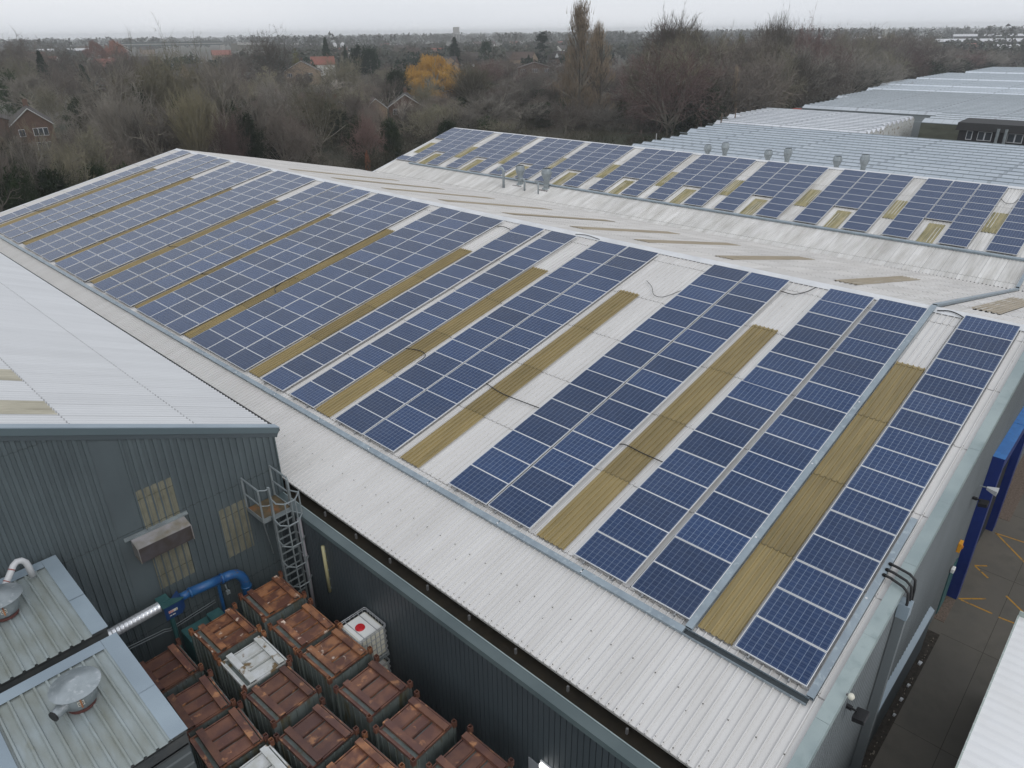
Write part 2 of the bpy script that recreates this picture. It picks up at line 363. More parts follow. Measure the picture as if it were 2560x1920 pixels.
# slopes of the roofs; X runs up the slope, Y along the ridges, origin = lowest right panel corner
SL = 0.214484; cS, sS = math.cos(SL), math.sin(SL)
def PA(u, v, h): return (v * cS - h * sS, u, v * sS + h * cS)
YN, YF = -0.40, 64.9          # near and far gable
EAVE, RIDGE = -2.84, 16.42
RX, RZ = RIDGE * cS, RIDGE * sS - .13
VX, VZ = 35.45, -.95
HAZE = 3.0e-4; SKYS = .105; EXPO = 0.08
TREES=[
('bareB', 27.4, 112.6, 14.3, 5.4, 'grey bare tree leaning out left of the big clump, beside the brick house', 'large bare trees behind the far gable', 'grey'),
('bareA', 34.2, 118.7, 16.1, 6.4, 'tall olive bare tree, left crown of the big clump above the far roof gable', 'large bare trees behind the far gable', 'olive'),
('bareC', 41.4, 124.4, 16.5, 7.6, 'tallest olive bare crown in the middle of the big clump above the roof', 'large bare trees behind the far gable', 'olive'),
('bareA', 43.8, 119.0, 16.3, 6.4, 'olive bare crown at the right of the big clump, half ivy clad', 'large bare trees behind the far gable', 'olive'),
('bareB', 44.0, 112.3, 14.1, 5.2, 'thin bare tree at the right edge of the big clump', 'large bare trees behind the far gable', 'grey'),
('ivy', 32.9, 114.9, 12.3, 4.0, 'dark ivy covered tree inside the big bare clump', 'large bare trees behind the far gable', None),
('fan', 24.0, 99.0, 11.2, 4.7, 'pale many stemmed bare tree rising just behind the gable roof edge, left one', 'large bare trees behind the far gable', 'grey'),
('fan', 30.9, 94.1, 11.2, 4.7, 'pale many stemmed bare tree above the far ridge corner', 'large bare trees behind the far gable', 'paleolive'),
('bareC', 27.9, 97.5, 10.4, 4.2, 'brown bare tree between the two pale many stemmed trees', 'large bare trees behind the far gable', 'brown'),
('bareC', 33.6, 90.6, 9.0, 4.1, 'reddish brown bare thicket right of the far ridge corner', 'large bare trees behind the far gable', 'red'),
('bareC', 8.8, 86.8, 9.7, 3.7, 'low tangled bare tree beside the far gable, below the brick house', 'low bare trees beside the far gable wall', 'brown'),
('bareA', 12.7, 89.9, 9.4, 4.0, 'low tangled bare tree beside the far gable, below the brick house', 'low bare trees beside the far gable wall', 'olive'),
('bareB', 16.0, 91.1, 8.3, 3.9, 'low tangled bare tree beside the far gable, below the brick house', 'low bare trees beside the far gable wall', 'olive'),
('ivy', 6.0, 79.2, 8.0, 3.1, 'dark ivy clad shrubby tree at the foot of the trees beside the far gable', 'low bare trees beside the far gable wall', None),
('ivy', 9.4, 80.5, 7.3, 3.3, 'dark ivy clad shrubby tree at the foot of the trees beside the far gable', 'low bare trees beside the far gable wall', None),
('ivy', 15.2, 87.1, 6.3, 3.4, 'dark ivy clad shrubby tree at the foot of the trees beside the far gable', 'low bare trees beside the far gable wall', None),
('bareC', 20.0, 94.0, 7.4, 3.8, 'low tangled bare tree beside the far gable, below the brick house', 'low bare trees beside the far gable wall', 'brown'),
('bush', 17.7, 84.2, 6.1, 2.3, 'low dark green bush against the far gable edge', None, 'green'),
('bareB', 8.6, 82.7, 8.4, 3.0, 'low tangled bare tree beside the far gable, below the brick house', 'low bare trees beside the far gable wall', 'grey'),
('bareB', 4.0, 79.6, 8.9, 3.3, 'low tangled bare tree beside the far gable, below the brick house', 'low bare trees beside the far gable wall', 'brown'),
('ivy', 7.9, 95.1, 9.2, 3.5, 'dark ivy clad shrubby tree at the foot of the trees beside the far gable', 'low bare trees beside the far gable wall', None),
('bareB', 12.0, 83.9, 7.8, 2.8, 'low tangled bare tree beside the far gable, below the brick house', 'low bare trees beside the far gable wall', 'olive'),
('ivy', 169.0, 155.4, 4.8, 5.1, 'dark ivy or holly mass standing in the bare wood', 'dark evergreen masses in the wood', None),
('ivy', 39.9, 119.2, 9.6, 3.3, 'dark ivy or holly mass standing in the bare wood', 'dark evergreen masses in the wood', None),
('ivy', 43.5, 96.7, 6.7, 3.1, 'dark ivy or holly mass standing in the bare wood', 'dark evergreen masses in the wood', None),
('bush', 75.0, 130.7, 6.4, 4.1, 'dark ivy or holly mass standing in the bare wood', 'dark evergreen masses in the wood', None),
('bush', 150.5, 160.2, 4.5, 6.6, 'dark ivy or holly mass standing in the bare wood', 'dark evergreen masses in the wood', None),
('ivy', 133.2, 114.9, 4.5, 4.7, 'dark ivy or holly mass standing in the bare wood', 'dark evergreen masses in the wood', None),
('ivy', 50.1, 119.7, 9.6, 3.5, 'dark ivy or holly mass standing in the bare wood', 'dark evergreen masses in the wood', None),
('ivy', 109.3, 102.7, 4.3, 3.7, 'dark ivy or holly mass standing in the bare wood', 'dark evergreen masses in the wood', None),
('ivy', 117.4, 135.8, 4.5, 5.3, 'dark ivy or holly mass standing in the bare wood', 'dark evergreen masses in the wood', None),
('ivy', 156.3, 166.3, 5.2, 5.6, 'dark ivy or holly mass standing in the bare wood', 'dark evergreen masses in the wood', None),
('ivy', 67.6, 116.5, 6.5, 4.2, 'dark ivy or holly mass standing in the bare wood', 'dark evergreen masses in the wood', None),
('bush', 62.5, 94.2, 6.5, 3.5, 'dark ivy or holly mass standing in the bare wood', 'dark evergreen masses in the wood', None),
('bush', 57.0, 109.2, 6.7, 3.8, 'dark ivy or holly mass standing in the bare wood', 'dark evergreen masses in the wood', None),
('ivy', 94.7, 104.5, 5.7, 3.7, 'dark ivy or holly mass standing in the bare wood', 'dark evergreen masses in the wood', None),
('ivy', 163.3, 127.1, 4.9, 5.8, 'dark ivy or holly mass standing in the bare wood', 'dark evergreen masses in the wood', None),
('ivy', 69.4, 148.4, 7.0, 4.0, 'dark ivy or holly mass standing in the bare wood', 'dark evergreen masses in the wood', None),
('ivy', 129.4, 129.7, 4.9, 6.2, 'dark ivy or holly mass standing in the bare wood', 'dark evergreen masses in the wood', None),
('ivy', 166.6, 132.0, 4.9, 6.7, 'dark ivy or holly mass standing in the bare wood', 'dark evergreen masses in the wood', None),
('ivy', 144.0, 133.0, 4.9, 6.2, 'dark ivy or holly mass standing in the bare wood', 'dark evergreen masses in the wood', None),
('bush', 128.2, 95.3, 4.7, 4.4, 'dark ivy or holly mass standing in the bare wood', 'dark evergreen masses in the wood', None),
('ivy', 114.5, 109.2, 4.3, 4.0, 'dark ivy or holly mass standing in the bare wood', 'dark evergreen masses in the wood', None),
('bush', 117.2, 108.7, 4.4, 5.4, 'dark ivy or holly mass standing in the bare wood', 'dark evergreen masses in the wood', None),
('ivy', 44.8, 108.8, 9.4, 3.1, 'dark ivy or holly mass standing in the bare wood', 'dark evergreen masses in the wood', None),
('ivy', 47.1, 110.6, 9.9, 2.6, 'dark ivy or holly mass standing in the bare wood', 'dark evergreen masses in the wood', None),
('ivy', 60.7, 115.5, 6.4, 3.7, 'dark ivy or holly mass standing in the bare wood', 'dark evergreen masses in the wood', None),
('ivy', 196.9, 137.3, 5.3, 5.8, 'dark ivy or holly mass standing in the bare wood', 'dark evergreen masses in the wood', None),
('bush', 162.5, 186.2, 5.8, 8.0, 'dark ivy or holly mass standing in the bare wood', 'dark evergreen masses in the wood', None),
('ivy', 40.9, 96.5, 6.7, 2.4, 'dark ivy or holly mass standing in the bare wood', 'dark evergreen masses in the wood', None),
('bush', 94.6, 119.4, 4.7, 4.0, 'dark ivy or holly mass standing in the bare wood', 'dark evergreen masses in the wood', None),
('ivy', 187.4, 137.6, 4.3, 5.4, 'dark ivy or holly mass standing in the bare wood', 'dark evergreen masses in the wood', None),
('ivy', 38.0, 93.6, 9.6, 2.9, 'dark ivy or holly mass standing in the bare wood', 'dark evergreen masses in the wood', None),
('ivy', 60.3, 91.3, 6.9, 2.9, 'dark ivy or holly mass standing in the bare wood', 'dark evergreen masses in the wood', None),
('ivy', 40.6, 120.7, 10.1, 2.5, 'dark ivy or holly mass standing in the bare wood', 'dark evergreen masses in the wood', None),
('ivy', 68.4, 87.0, 6.6, 3.2, 'dark ivy or holly mass standing in the bare wood', 'dark evergreen masses in the wood', None),
('bareA', 13.5, 106.2, 7.1, 3.3, 'spindly bare tree partly screening the brown brick house', 'trees screening the brick house', 'olive'),
('bareB', 16.6, 108.5, 6.4, 3.5, 'spindly bare tree partly screening the brown brick house', 'trees screening the brick house', 'grey'),
('bareC', 20.0, 110.7, 6.9, 3.7, 'spindly bare tree partly screening the brown brick house', 'trees screening the brick house', 'brown'),
('bareB', 23.6, 113.9, 7.9, 3.6, 'spindly bare tree partly screening the brown brick house', 'trees screening the brick house', 'grey'),
('bareA', 26.8, 117.0, 10.2, 3.8, 'spindly bare tree partly screening the brown brick house', 'trees screening the brick house', 'olive'),
('bareC', 15.9, 119.0, 8.2, 2.7, 'spindly bare tree partly screening the brown brick house', 'trees screening the brick house', 'brown'),
('bareC', 90.0, 383.9, 18.1, 13.1, 'brown bare tree among the trees behind the left houses', 'brown bare trees behind the left houses', 'brown'),
('bareA', 86.7, 343.3, 15.0, 9.4, 'brown bare tree among the trees behind the left houses', 'brown bare trees behind the left houses', 'brown'),
('bareC', 84.3, 312.8, 14.3, 11.3, 'brown bare tree among the trees behind the left houses', 'brown bare trees behind the left houses', 'brown'),
('bareA', 87.5, 301.3, 12.9, 11.3, 'brown bare tree among the trees behind the left houses', 'brown bare trees behind the left houses', 'brown'),
('bareC', 57.2, 268.5, 13.5, 8.1, 'brown bare tree among the trees behind the left houses', 'brown bare trees behind the left houses', 'olive'),
('bareB', 43.6, 210.0, 10.1, 6.5, 'brown bare tree among the trees behind the left houses', 'brown bare trees behind the left houses', 'grey'),
('bareC', 61.1, 246.7, 11.5, 6.9, 'brown bare tree among the trees behind the left houses', 'brown bare trees behind the left houses', 'brown'),
('bareA', 55.2, 217.1, 10.4, 7.1, 'brown bare tree among the trees behind the left houses', 'brown bare trees behind the left houses', 'brown'),
('bareC', 102.8, 306.6, 13.9, 12.1, 'brown bare tree among the trees behind the left houses', 'brown bare trees behind the left houses', 'brown'),
('bareC', 140.3, 289.9, 12.7, 10.5, 'brown bare tree among the trees behind the left houses', 'brown bare trees behind the left houses', 'brown'),
('bareA', 113.7, 247.4, 12.1, 10.1, 'brown bare tree among the trees behind the left houses', 'brown bare trees behind the left houses', 'brown'),
('bareC', 83.1, 239.1, 13.1, 8.7, 'brown bare tree among the trees behind the left houses', 'brown bare trees behind the left houses', 'brown'),
('bareC', 63.4, 318.4, 15.3, 10.5, 'brown bare tree among the trees behind the left houses', 'brown bare trees behind the left houses', 'brown'),
('bareC', 41.7, 189.8, 8.7, 6.8, 'brown bare tree among the trees behind the left houses', 'brown bare trees behind the left houses', 'olive'),
('ivy', 41.3, 169.1, 7.9, 5.0, 'dark ivy tree right of the brick house chimney', None, None),
('bareB', 82.0, 173.7, 9.4, 5.5, 'brown bare tree among the trees behind the left houses', 'brown bare trees behind the left houses', 'red'),
('conifer', 69.4, 285.9, 14.4, 6.9, 'tall dark conifer standing left above the brick house', None, None),
('bush', 44.5, 230.4, 11.2, 6.5, 'broad dark evergreen at the left picture edge', None, 'green'),
('conifer', 64.9, 235.0, 11.3, 5.5, 'dark narrow conifer in the brown trees right of the tall conifer', None, None),
('willow', 188.3, 583.9, 17.1, 15.1, 'russet willow left of the long bridge, left one', 'russet willows in front of the long bridge', 'russet'),
('willow', 207.3, 598.4, 17.1, 17.0, 'russet willow against the left end of the bridge, right one', 'russet willows in front of the long bridge', 'russet'),
('bareC', 136.6, 257.8, 18.7, 13.8, 'great round dark bare tree breaking the horizon left of centre', None, 'dark'),
('bush', 186.0, 321.5, 12.2, 4.7, 'yellow green tree in front of the red tiled roof', None, 'yellow'),
('conifer', 209.0, 330.6, 16.7, 8.0, 'tall dark conifer right of the red tiled roof', None, None),
('conifer', 216.5, 325.5, 13.5, 4.7, 'small scraggy conifer between tall conifer and broad pine', None, None),
('pine', 180.8, 265.0, 14.9, 6.4, 'broad dark pine, left crown of the pair', 'pair of broad pines', None),
('pine', 184.5, 262.3, 14.5, 7.1, 'broad dark pine, right crown of the pair', 'pair of broad pines', None),
('bareC', 129.4, 203.4, 11.5, 12.2, 'rounded olive bare tree under the broad pines', None, 'olive'),
('bush', 100.6, 197.7, 10.2, 6.7, 'olive green bushy tree under the great round tree', None, 'olive'),
('bush', 165.8, 275.2, 7.7, 4.1, 'dark green bush against the white gabled house', None, 'green'),
('bareB', 107.0, 194.0, 8.7, 6.6, 'thin brown tree left of the bungalow roofs', None, 'brown'),
('ivy', 119.2, 163.7, 10.6, 6.2, 'dark evergreen standing left of the orange willow', None, None),
('willow', 142.7, 175.4, 13.0, 19.6, 'orange leaved willow in the middle distance', None, 'orange'),
('bareC', 56.2, 105.5, 11.4, 8.7, 'big olive bare tree above the valley between the roofs', None, 'olive'),
('bareA', 68.4, 135.5, 11.0, 6.8, 'grey bare tree behind the big olive tree', None, 'grey'),
('bareB', 43.1, 99.3, 10.2, 4.4, 'thin grey bare tree right of the far ridge corner', None, 'grey'),
('bareC', 43.3, 94.5, 9.3, 4.8, 'brown bare tree left of the big olive tree', None, 'brown'),
('ivy', 56.2, 93.4, 7.5, 3.6, 'dark ivy tree below the bungalow roofs', None, None),
('birch', 81.6, 114.4, 8.7, 3.7, 'white forked birch trunk standing left below the orange willow', None, 'pale'),
('birch', 61.2, 94.8, 6.0, 1.8, 'slender curved birch near the rear roof corner', None, 'pale'),
('bareC', 74.1, 120.0, 8.0, 6.0, 'brown bare tree beneath the bungalow', None, 'brown'),
('bareC', 78.7, 103.9, 6.5, 6.5, 'olive bare tree beside the rear roof corner', None, 'olive'),
('bareA', 69.2, 105.0, 7.1, 4.8, 'brown twiggy tree between the birches', None, 'brown'),
('willow', 51.0, 84.9, 3.6, 0.8, 'tiny orange leaved sapling at the wood edge', None, 'russet'),
('fan', 119.7, 134.1, 10.5, 8.3, 'bare tree in the gardens between the orange willow and the poplar', 'bare trees in the middle gardens', 'olive'),
('bareA', 113.1, 119.6, 8.2, 8.1, 'bare tree in the gardens between the orange willow and the poplar', 'bare trees in the middle gardens', 'grey'),
('bareC', 176.7, 176.1, 11.1, 9.3, 'bare tree in the gardens between the orange willow and the poplar', 'bare trees in the middle gardens', 'brown'),
('bareC', 92.9, 104.4, 4.9, 7.1, 'bare tree in the gardens between the orange willow and the poplar', 'bare trees in the middle gardens', 'brown'),
('bareB', 106.3, 104.9, 5.1, 8.4, 'bare tree in the gardens between the orange willow and the poplar', 'bare trees in the middle gardens', 'grey'),
('bareC', 132.8, 120.3, 6.7, 7.9, 'bare tree in the gardens between the orange willow and the poplar', 'bare trees in the middle gardens', 'dark'),
('bareC', 87.4, 104.1, 5.7, 6.9, 'bare tree in the gardens between the orange willow and the poplar', 'bare trees in the middle gardens', 'grey'),
('bareC', 167.2, 156.9, 7.1, 9.9, 'bare tree in the gardens between the orange willow and the poplar', 'bare trees in the middle gardens', 'brown'),
('bareC', 107.1, 132.1, 5.5, 6.5, 'bare tree in the gardens between the orange willow and the poplar', 'bare trees in the middle gardens', 'brown'),
('bareC', 95.1, 129.2, 4.3, 5.2, 'bare tree in the gardens between the orange willow and the poplar', 'bare trees in the middle gardens', 'brown'),
('bareC', 114.3, 103.4, 3.8, 6.9, 'bare tree in the gardens between the orange willow and the poplar', 'bare trees in the middle gardens', 'brown'),
('bareA', 88.8, 94.4, 3.7, 5.9, 'bare tree in the gardens between the orange willow and the poplar', 'bare trees in the middle gardens', 'olive'),
('bareC', 174.4, 131.9, 7.4, 9.3, 'bare tree in the gardens between the orange willow and the poplar', 'bare trees in the middle gardens', 'brown'),
('bareB', 152.0, 111.7, 5.5, 8.1, 'bare tree in the gardens between the orange willow and the poplar', 'bare trees in the middle gardens', 'grey'),
('bareC', 203.2, 143.2, 8.4, 10.4, 'bare tree in the gardens between the orange willow and the poplar', 'bare trees in the middle gardens', 'brown'),
('bareC', 130.9, 98.3, 2.5, 7.2, 'bare tree in the gardens between the orange willow and the poplar', 'bare trees in the middle gardens', 'brown'),
('bareC', 210.2, 353.6, 6.5, 12.0, 'bare tree in the gardens around the far bungalows', 'bare trees around the far bungalows', 'brown'),
('bareC', 313.4, 402.8, 10.9, 12.9, 'bare tree in the gardens around the far bungalows', 'bare trees around the far bungalows', 'brown'),
('bareA', 334.3, 411.5, 11.2, 13.5, 'bare tree in the gardens between the orange willow and the poplar', 'bare trees in the middle gardens', 'red'),
('bareC', 277.0, 302.0, 9.0, 10.6, 'bare tree in the gardens between the orange willow and the poplar', 'bare trees in the middle gardens', 'brown'),
('bareC', 222.8, 229.1, 7.8, 10.1, 'bare tree in the gardens between the orange willow and the poplar', 'bare trees in the middle gardens', 'brown'),
('bareC', 219.9, 187.5, 8.4, 9.2, 'bare tree in the gardens between the orange willow and the poplar', 'bare trees in the middle gardens', 'brown'),
('bareC', 170.6, 235.2, 6.5, 7.5, 'bare tree in the gardens around the far bungalows', 'bare trees around the far bungalows', 'olive'),
('bareC', 140.8, 207.5, 5.8, 9.1, 'bare tree in the gardens around the far bungalows', 'bare trees around the far bungalows', 'grey'),
('bareC', 57.0, 130.4, 9.9, 4.8, 'bare tree in the gardens around the far bungalows', 'bare trees around the far bungalows', 'brown'),
('birch', 120.3, 197.4, 7.0, 7.0, 'bare tree in the gardens around the far bungalows', 'bare trees around the far bungalows', 'pale'),
('bareC', 130.3, 104.2, 3.5, 5.5, 'bare tree in the gardens between the orange willow and the poplar', 'bare trees in the middle gardens', 'brown'),
('bareB', 113.4, 96.5, 1.5, 6.7, 'bare tree in the gardens between the orange willow and the poplar', 'bare trees in the middle gardens', 'brown'),
('bush', 88.1, 97.9, 4.2, 4.5, 'dark holly bush behind the rear roof ridge', None, 'green'),
('conifer', 259.0, 291.4, 16.1, 10.0, 'dark pointed conifer right of the orange willow', None, None),
('pine', 292.0, 301.4, 15.5, 6.5, 'tall wind shaped pine right of the pointed conifer', None, None),
('cedar', 320.0, 285.9, 19.5, 11.5, 'broad layered cedar on the horizon left of the poplar', None, None),
('conifer', 255.7, 237.9, 8.8, 4.0, 'narrow dark conifer in front of the dormer houses', None, None),
('poplar', 115.4, 97.3, 23.6, 11.9, 'tallest poplar rising far above the horizon', None, 'tan'),
('poplar', 122.4, 98.0, 19.7, 8.7, 'lower poplar stem group leaning on the tallest poplar', None, 'tan'),
('fan', 163.0, 104.1, 19.8, 11.8, 'tall dark fan crowned tree at the left end of the right belt', None, 'dark'),
('bareC', 167.8, 115.1, 14.8, 8.5, 'olive tree on the left flank of the fan crowned tree', None, 'olive'),
('fan', 125.2, 79.6, 10.8, 9.8, 'rounded pale olive thicket below the fan crowned tree', None, 'paleolive'),
('bareC', 118.6, 80.7, 7.6, 7.0, 'brown thicket left of the rounded olive thicket', None, 'brown'),
('birch', 158.0, 92.8, 14.5, 4.7, 'white barked dead tree in the right belt, left one', None, 'pale'),
('birch', 164.6, 91.1, 16.6, 5.2, 'white barked dead tree in the right belt, taller right one', None, 'pale'),
('ivy', 133.1, 75.9, 10.6, 6.4, 'dark ivy mound below the white barked trees', None, None),
('poplar', 128.7, 69.1, 11.8, 2.5, 'small tan poplar above the glasshouse corner', None, 'tan'),
('fan', 192.5, 91.1, 19.8, 7.1, 'bare tree with twigs standing above the right horizon', None, 'dark'),
('bareC', 204.8, 87.8, 19.1, 7.2, 'reddish bare tree breaking the right horizon', None, 'red'),
('bush', 237.6, 124.1, 17.4, 3.4, 'spiky yellow green tree top left of the bare horizon tree', None, 'yellow'),
('bareC', 185.9, 93.4, 16.8, 11.1, 'brown wide bare tree in front of the horizon tree', None, 'brown'),
('bareB', 33.6, 94.9, 11.0, 4.0, 'olive grey bare tree filling the big clump behind the far gable', 'filler trees of the big clump', 'olive'),
('bareC', 35.5, 128.2, 12.4, 4.4, 'olive grey bare tree filling the big clump behind the far gable', 'filler trees of the big clump', 'olive'),
('bareC', 35.9, 98.0, 7.9, 3.9, 'olive grey bare tree filling the big clump behind the far gable', 'filler trees of the big clump', 'brown'),
('bareA', 33.3, 107.7, 10.2, 4.6, 'olive grey bare tree filling the big clump behind the far gable', 'filler trees of the big clump', 'grey'),
('bareA', 43.2, 103.7, 7.6, 4.4, 'olive grey bare tree filling the big clump behind the far gable', 'filler trees of the big clump', 'grey'),
('bareC', 44.9, 144.7, 12.4, 4.0, 'olive grey bare tree filling the big clump behind the far gable', 'filler trees of the big clump', 'olive'),
('bareA', 36.8, 126.1, 12.4, 4.9, 'olive grey bare tree filling the big clump behind the far gable', 'filler trees of the big clump', 'grey'),
('bareB', 27.0, 96.7, 9.5, 3.9, 'olive grey bare tree filling the big clump behind the far gable', 'filler trees of the big clump', 'grey'),
('bareC', 38.3, 98.2, 8.7, 4.1, 'olive grey bare tree filling the big clump behind the far gable', 'filler trees of the big clump', 'brown'),
('bareC', 47.9, 123.5, 11.0, 4.9, 'olive grey bare tree filling the big clump behind the far gable', 'filler trees of the big clump', 'olive'),
('bareB', 37.6, 132.0, 12.9, 4.6, 'olive grey bare tree filling the big clump behind the far gable', 'filler trees of the big clump', 'brown'),
('bareB', 56.3, 138.4, 9.0, 5.3, 'olive grey bare tree filling the big clump behind the far gable', 'filler trees of the big clump', 'olive'),
('bareA', 56.7, 141.3, 9.8, 6.3, 'olive grey bare tree filling the big clump behind the far gable', 'filler trees of the big clump', 'brown'),
('bareC', 29.8, 112.0, 11.6, 3.1, 'olive grey bare tree filling the big clump behind the far gable', 'filler trees of the big clump', 'olive'),
('bareC', 47.0, 124.3, 8.3, 4.4, 'olive grey bare tree filling the big clump behind the far gable', 'filler trees of the big clump', 'olive'),
('bareC', 70.1, 88.9, 6.4, 3.7, 'bare brown tree in the wood between the two roof ridges', 'trees of the wood between the ridges', 'brown'),
('bareC', 70.7, 154.6, 8.9, 4.8, 'bare brown tree in the wood between the two roof ridges', 'trees of the wood between the ridges', 'olive'),
('bareC', 54.4, 89.2, 7.7, 3.6, 'bare brown tree in the wood between the two roof ridges', 'trees of the wood between the ridges', 'red'),
('bareA', 107.0, 152.3, 9.0, 7.5, 'bare brown tree in the wood between the two roof ridges', 'trees of the wood between the ridges', 'brown'),
('bareA', 71.2, 144.1, 8.4, 6.1, 'bare brown tree in the wood between the two roof ridges', 'trees of the wood between the ridges', 'grey'),
('bareC', 78.0, 167.5, 8.0, 6.6, 'bare brown tree in the wood between the two roof ridges', 'trees of the wood between the ridges', 'olive'),
('bareC', 53.8, 108.5, 6.7, 4.9, 'bare brown tree in the wood between the two roof ridges', 'trees of the wood between the ridges', 'grey'),
('bareC', 44.0, 90.9, 7.7, 4.2, 'bare brown tree in the wood between the two roof ridges', 'trees of the wood between the ridges', 'brown'),
('bareA', 85.9, 132.9, 7.3, 5.2, 'bare brown tree in the wood between the two roof ridges', 'trees of the wood between the ridges', 'brown'),
('bareA', 79.9, 142.2, 7.7, 5.5, 'bare brown tree in the wood between the two roof ridges', 'trees of the wood between the ridges', 'brown'),
('bareC', 39.8, 99.0, 8.6, 3.1, 'bare brown tree in the wood between the two roof ridges', 'trees of the wood between the ridges', 'red'),
('bareC', 64.3, 101.4, 7.5, 4.0, 'bare brown tree in the wood between the two roof ridges', 'trees of the wood between the ridges', 'brown'),
('bareC', 86.7, 106.7, 6.3, 6.3, 'bare brown tree in the wood between the two roof ridges', 'trees of the wood between the ridges', 'olive'),
('bareC', 80.4, 162.8, 9.1, 5.2, 'bare brown tree in the wood between the two roof ridges', 'trees of the wood between the ridges', 'grey'),
('bareC', 101.9, 155.7, 7.3, 5.8, 'bare brown tree in the wood between the two roof ridges', 'trees of the wood between the ridges', 'grey'),
('bareC', 76.7, 120.1, 6.0, 6.0, 'bare brown tree in the wood between the two roof ridges', 'trees of the wood between the ridges', 'red'),
('bareC', 83.8, 114.3, 5.8, 4.6, 'bare brown tree in the wood between the two roof ridges', 'trees of the wood between the ridges', 'brown'),
('bareC', 108.7, 139.5, 7.7, 6.2, 'bare brown tree in the wood between the two roof ridges', 'trees of the wood between the ridges', 'olive'),
('bareA', 88.5, 154.4, 8.2, 7.1, 'bare brown tree in the wood between the two roof ridges', 'trees of the wood between the ridges', 'grey'),
('bareA', 66.1, 142.8, 7.0, 4.7, 'bare brown tree in the wood between the two roof ridges', 'trees of the wood between the ridges', 'brown'),
('bareC', 80.8, 165.0, 7.6, 7.5, 'bare brown tree in the wood between the two roof ridges', 'trees of the wood between the ridges', 'brown'),
('bareC', 90.5, 144.5, 7.4, 7.3, 'bare brown tree in the wood between the two roof ridges', 'trees of the wood between the ridges', 'olive'),
('bareA', 91.9, 122.0, 5.8, 5.3, 'bare brown tree in the wood between the two roof ridges', 'trees of the wood between the ridges', 'brown'),
('bareB', 66.2, 140.7, 7.0, 6.1, 'bare brown tree in the wood between the two roof ridges', 'trees of the wood between the ridges', 'red'),
('bareA', 70.2, 147.4, 7.1, 4.6, 'bare brown tree in the wood between the two roof ridges', 'trees of the wood between the ridges', 'brown'),
('bareB', 57.6, 117.6, 6.3, 4.0, 'bare brown tree in the wood between the two roof ridges', 'trees of the wood between the ridges', 'grey'),
('bareC', 48.0, 100.6, 7.5, 4.3, 'bare brown tree in the wood between the two roof ridges', 'trees of the wood between the ridges', 'red'),
('bareC', 84.3, 169.5, 9.5, 7.1, 'bare brown tree in the wood between the two roof ridges', 'trees of the wood between the ridges', 'olive'),
('bareA', 102.2, 151.4, 8.4, 5.5, 'bare brown tree in the wood between the two roof ridges', 'trees of the wood between the ridges', 'brown'),
('bareA', 81.3, 134.6, 7.5, 5.2, 'bare brown tree in the wood between the two roof ridges', 'trees of the wood between the ridges', 'brown'),
('bareC', 149.5, 141.8, 7.6, 6.1, 'bare brown tree in the wood around the tall poplar', 'trees of the wood around the poplar', 'grey'),
('bareA', 160.8, 153.0, 6.5, 9.4, 'bare brown tree in the wood around the tall poplar', 'trees of the wood around the poplar', 'grey'),
('bareB', 124.2, 138.5, 7.2, 7.1, 'bare brown tree in the wood around the tall poplar', 'trees of the wood around the poplar', 'brown'),
('bareB', 132.8, 135.2, 6.2, 7.6, 'bare brown tree in the wood around the tall poplar', 'trees of the wood around the poplar', 'grey'),
('bareC', 119.6, 111.6, 5.3, 5.3, 'bare brown tree in the wood around the tall poplar', 'trees of the wood around the poplar', 'brown'),
('bareA', 183.2, 165.7, 8.2, 8.6, 'bare brown tree in the wood around the tall poplar', 'trees of the wood around the poplar', 'grey'),
('bareC', 159.4, 129.5, 7.8, 7.4, 'bare brown tree in the wood around the tall poplar', 'trees of the wood around the poplar', 'brown'),
('bareB', 93.3, 102.8, 6.6, 5.2, 'bare brown tree in the wood around the tall poplar', 'trees of the wood around the poplar', 'grey'),
('bareC', 94.6, 105.1, 5.1, 4.5, 'bare brown tree in the wood around the tall poplar', 'trees of the wood around the poplar', 'grey'),
('bareC', 109.4, 94.1, 4.6, 5.5, 'bare brown tree in the wood around the tall poplar', 'trees of the wood around the poplar', 'brown'),
('bareC', 166.2, 174.4, 9.6, 9.9, 'bare brown tree in the wood around the tall poplar', 'trees of the wood around the poplar', 'red'),
('bareC', 151.3, 145.3, 7.9, 5.9, 'bare brown tree in the wood around the tall poplar', 'trees of the wood around the poplar', 'red'),
('bareA', 127.3, 134.4, 6.6, 6.5, 'bare brown tree in the wood around the tall poplar', 'trees of the wood around the poplar', 'red'),
('bareC', 130.6, 97.0, 5.8, 5.2, 'bare brown tree in the wood around the tall poplar', 'trees of the wood around the poplar', 'brown'),
('bareC', 113.7, 89.4, 4.8, 6.2, 'bare brown tree in the wood around the tall poplar', 'trees of the wood around the poplar', 'grey'),
('bareC', 114.9, 81.0, 5.4, 4.0, 'bare brown tree in the wood around the tall poplar', 'trees of the wood around the poplar', 'brown'),
('bareC', 121.4, 138.8, 7.0, 6.1, 'bare brown tree in the wood around the tall poplar', 'trees of the wood around the poplar', 'brown'),
('bareC', 118.7, 121.8, 5.8, 6.7, 'bare brown tree in the wood around the tall poplar', 'trees of the wood around the poplar', 'brown'),
('bareC', 130.9, 102.6, 5.3, 7.0, 'bare brown tree in the wood around the tall poplar', 'trees of the wood around the poplar', 'grey'),
('bareC', 190.7, 145.2, 7.4, 9.7, 'bare brown tree in the wood around the tall poplar', 'trees of the wood around the poplar', 'grey'),
('bareA', 116.0, 122.2, 5.2, 5.0, 'bare brown tree in the wood around the tall poplar', 'trees of the wood around the poplar', 'grey'),
('bareB', 103.2, 91.0, 6.0, 4.0, 'bare brown tree in the wood around the tall poplar', 'trees of the wood around the poplar', 'brown'),
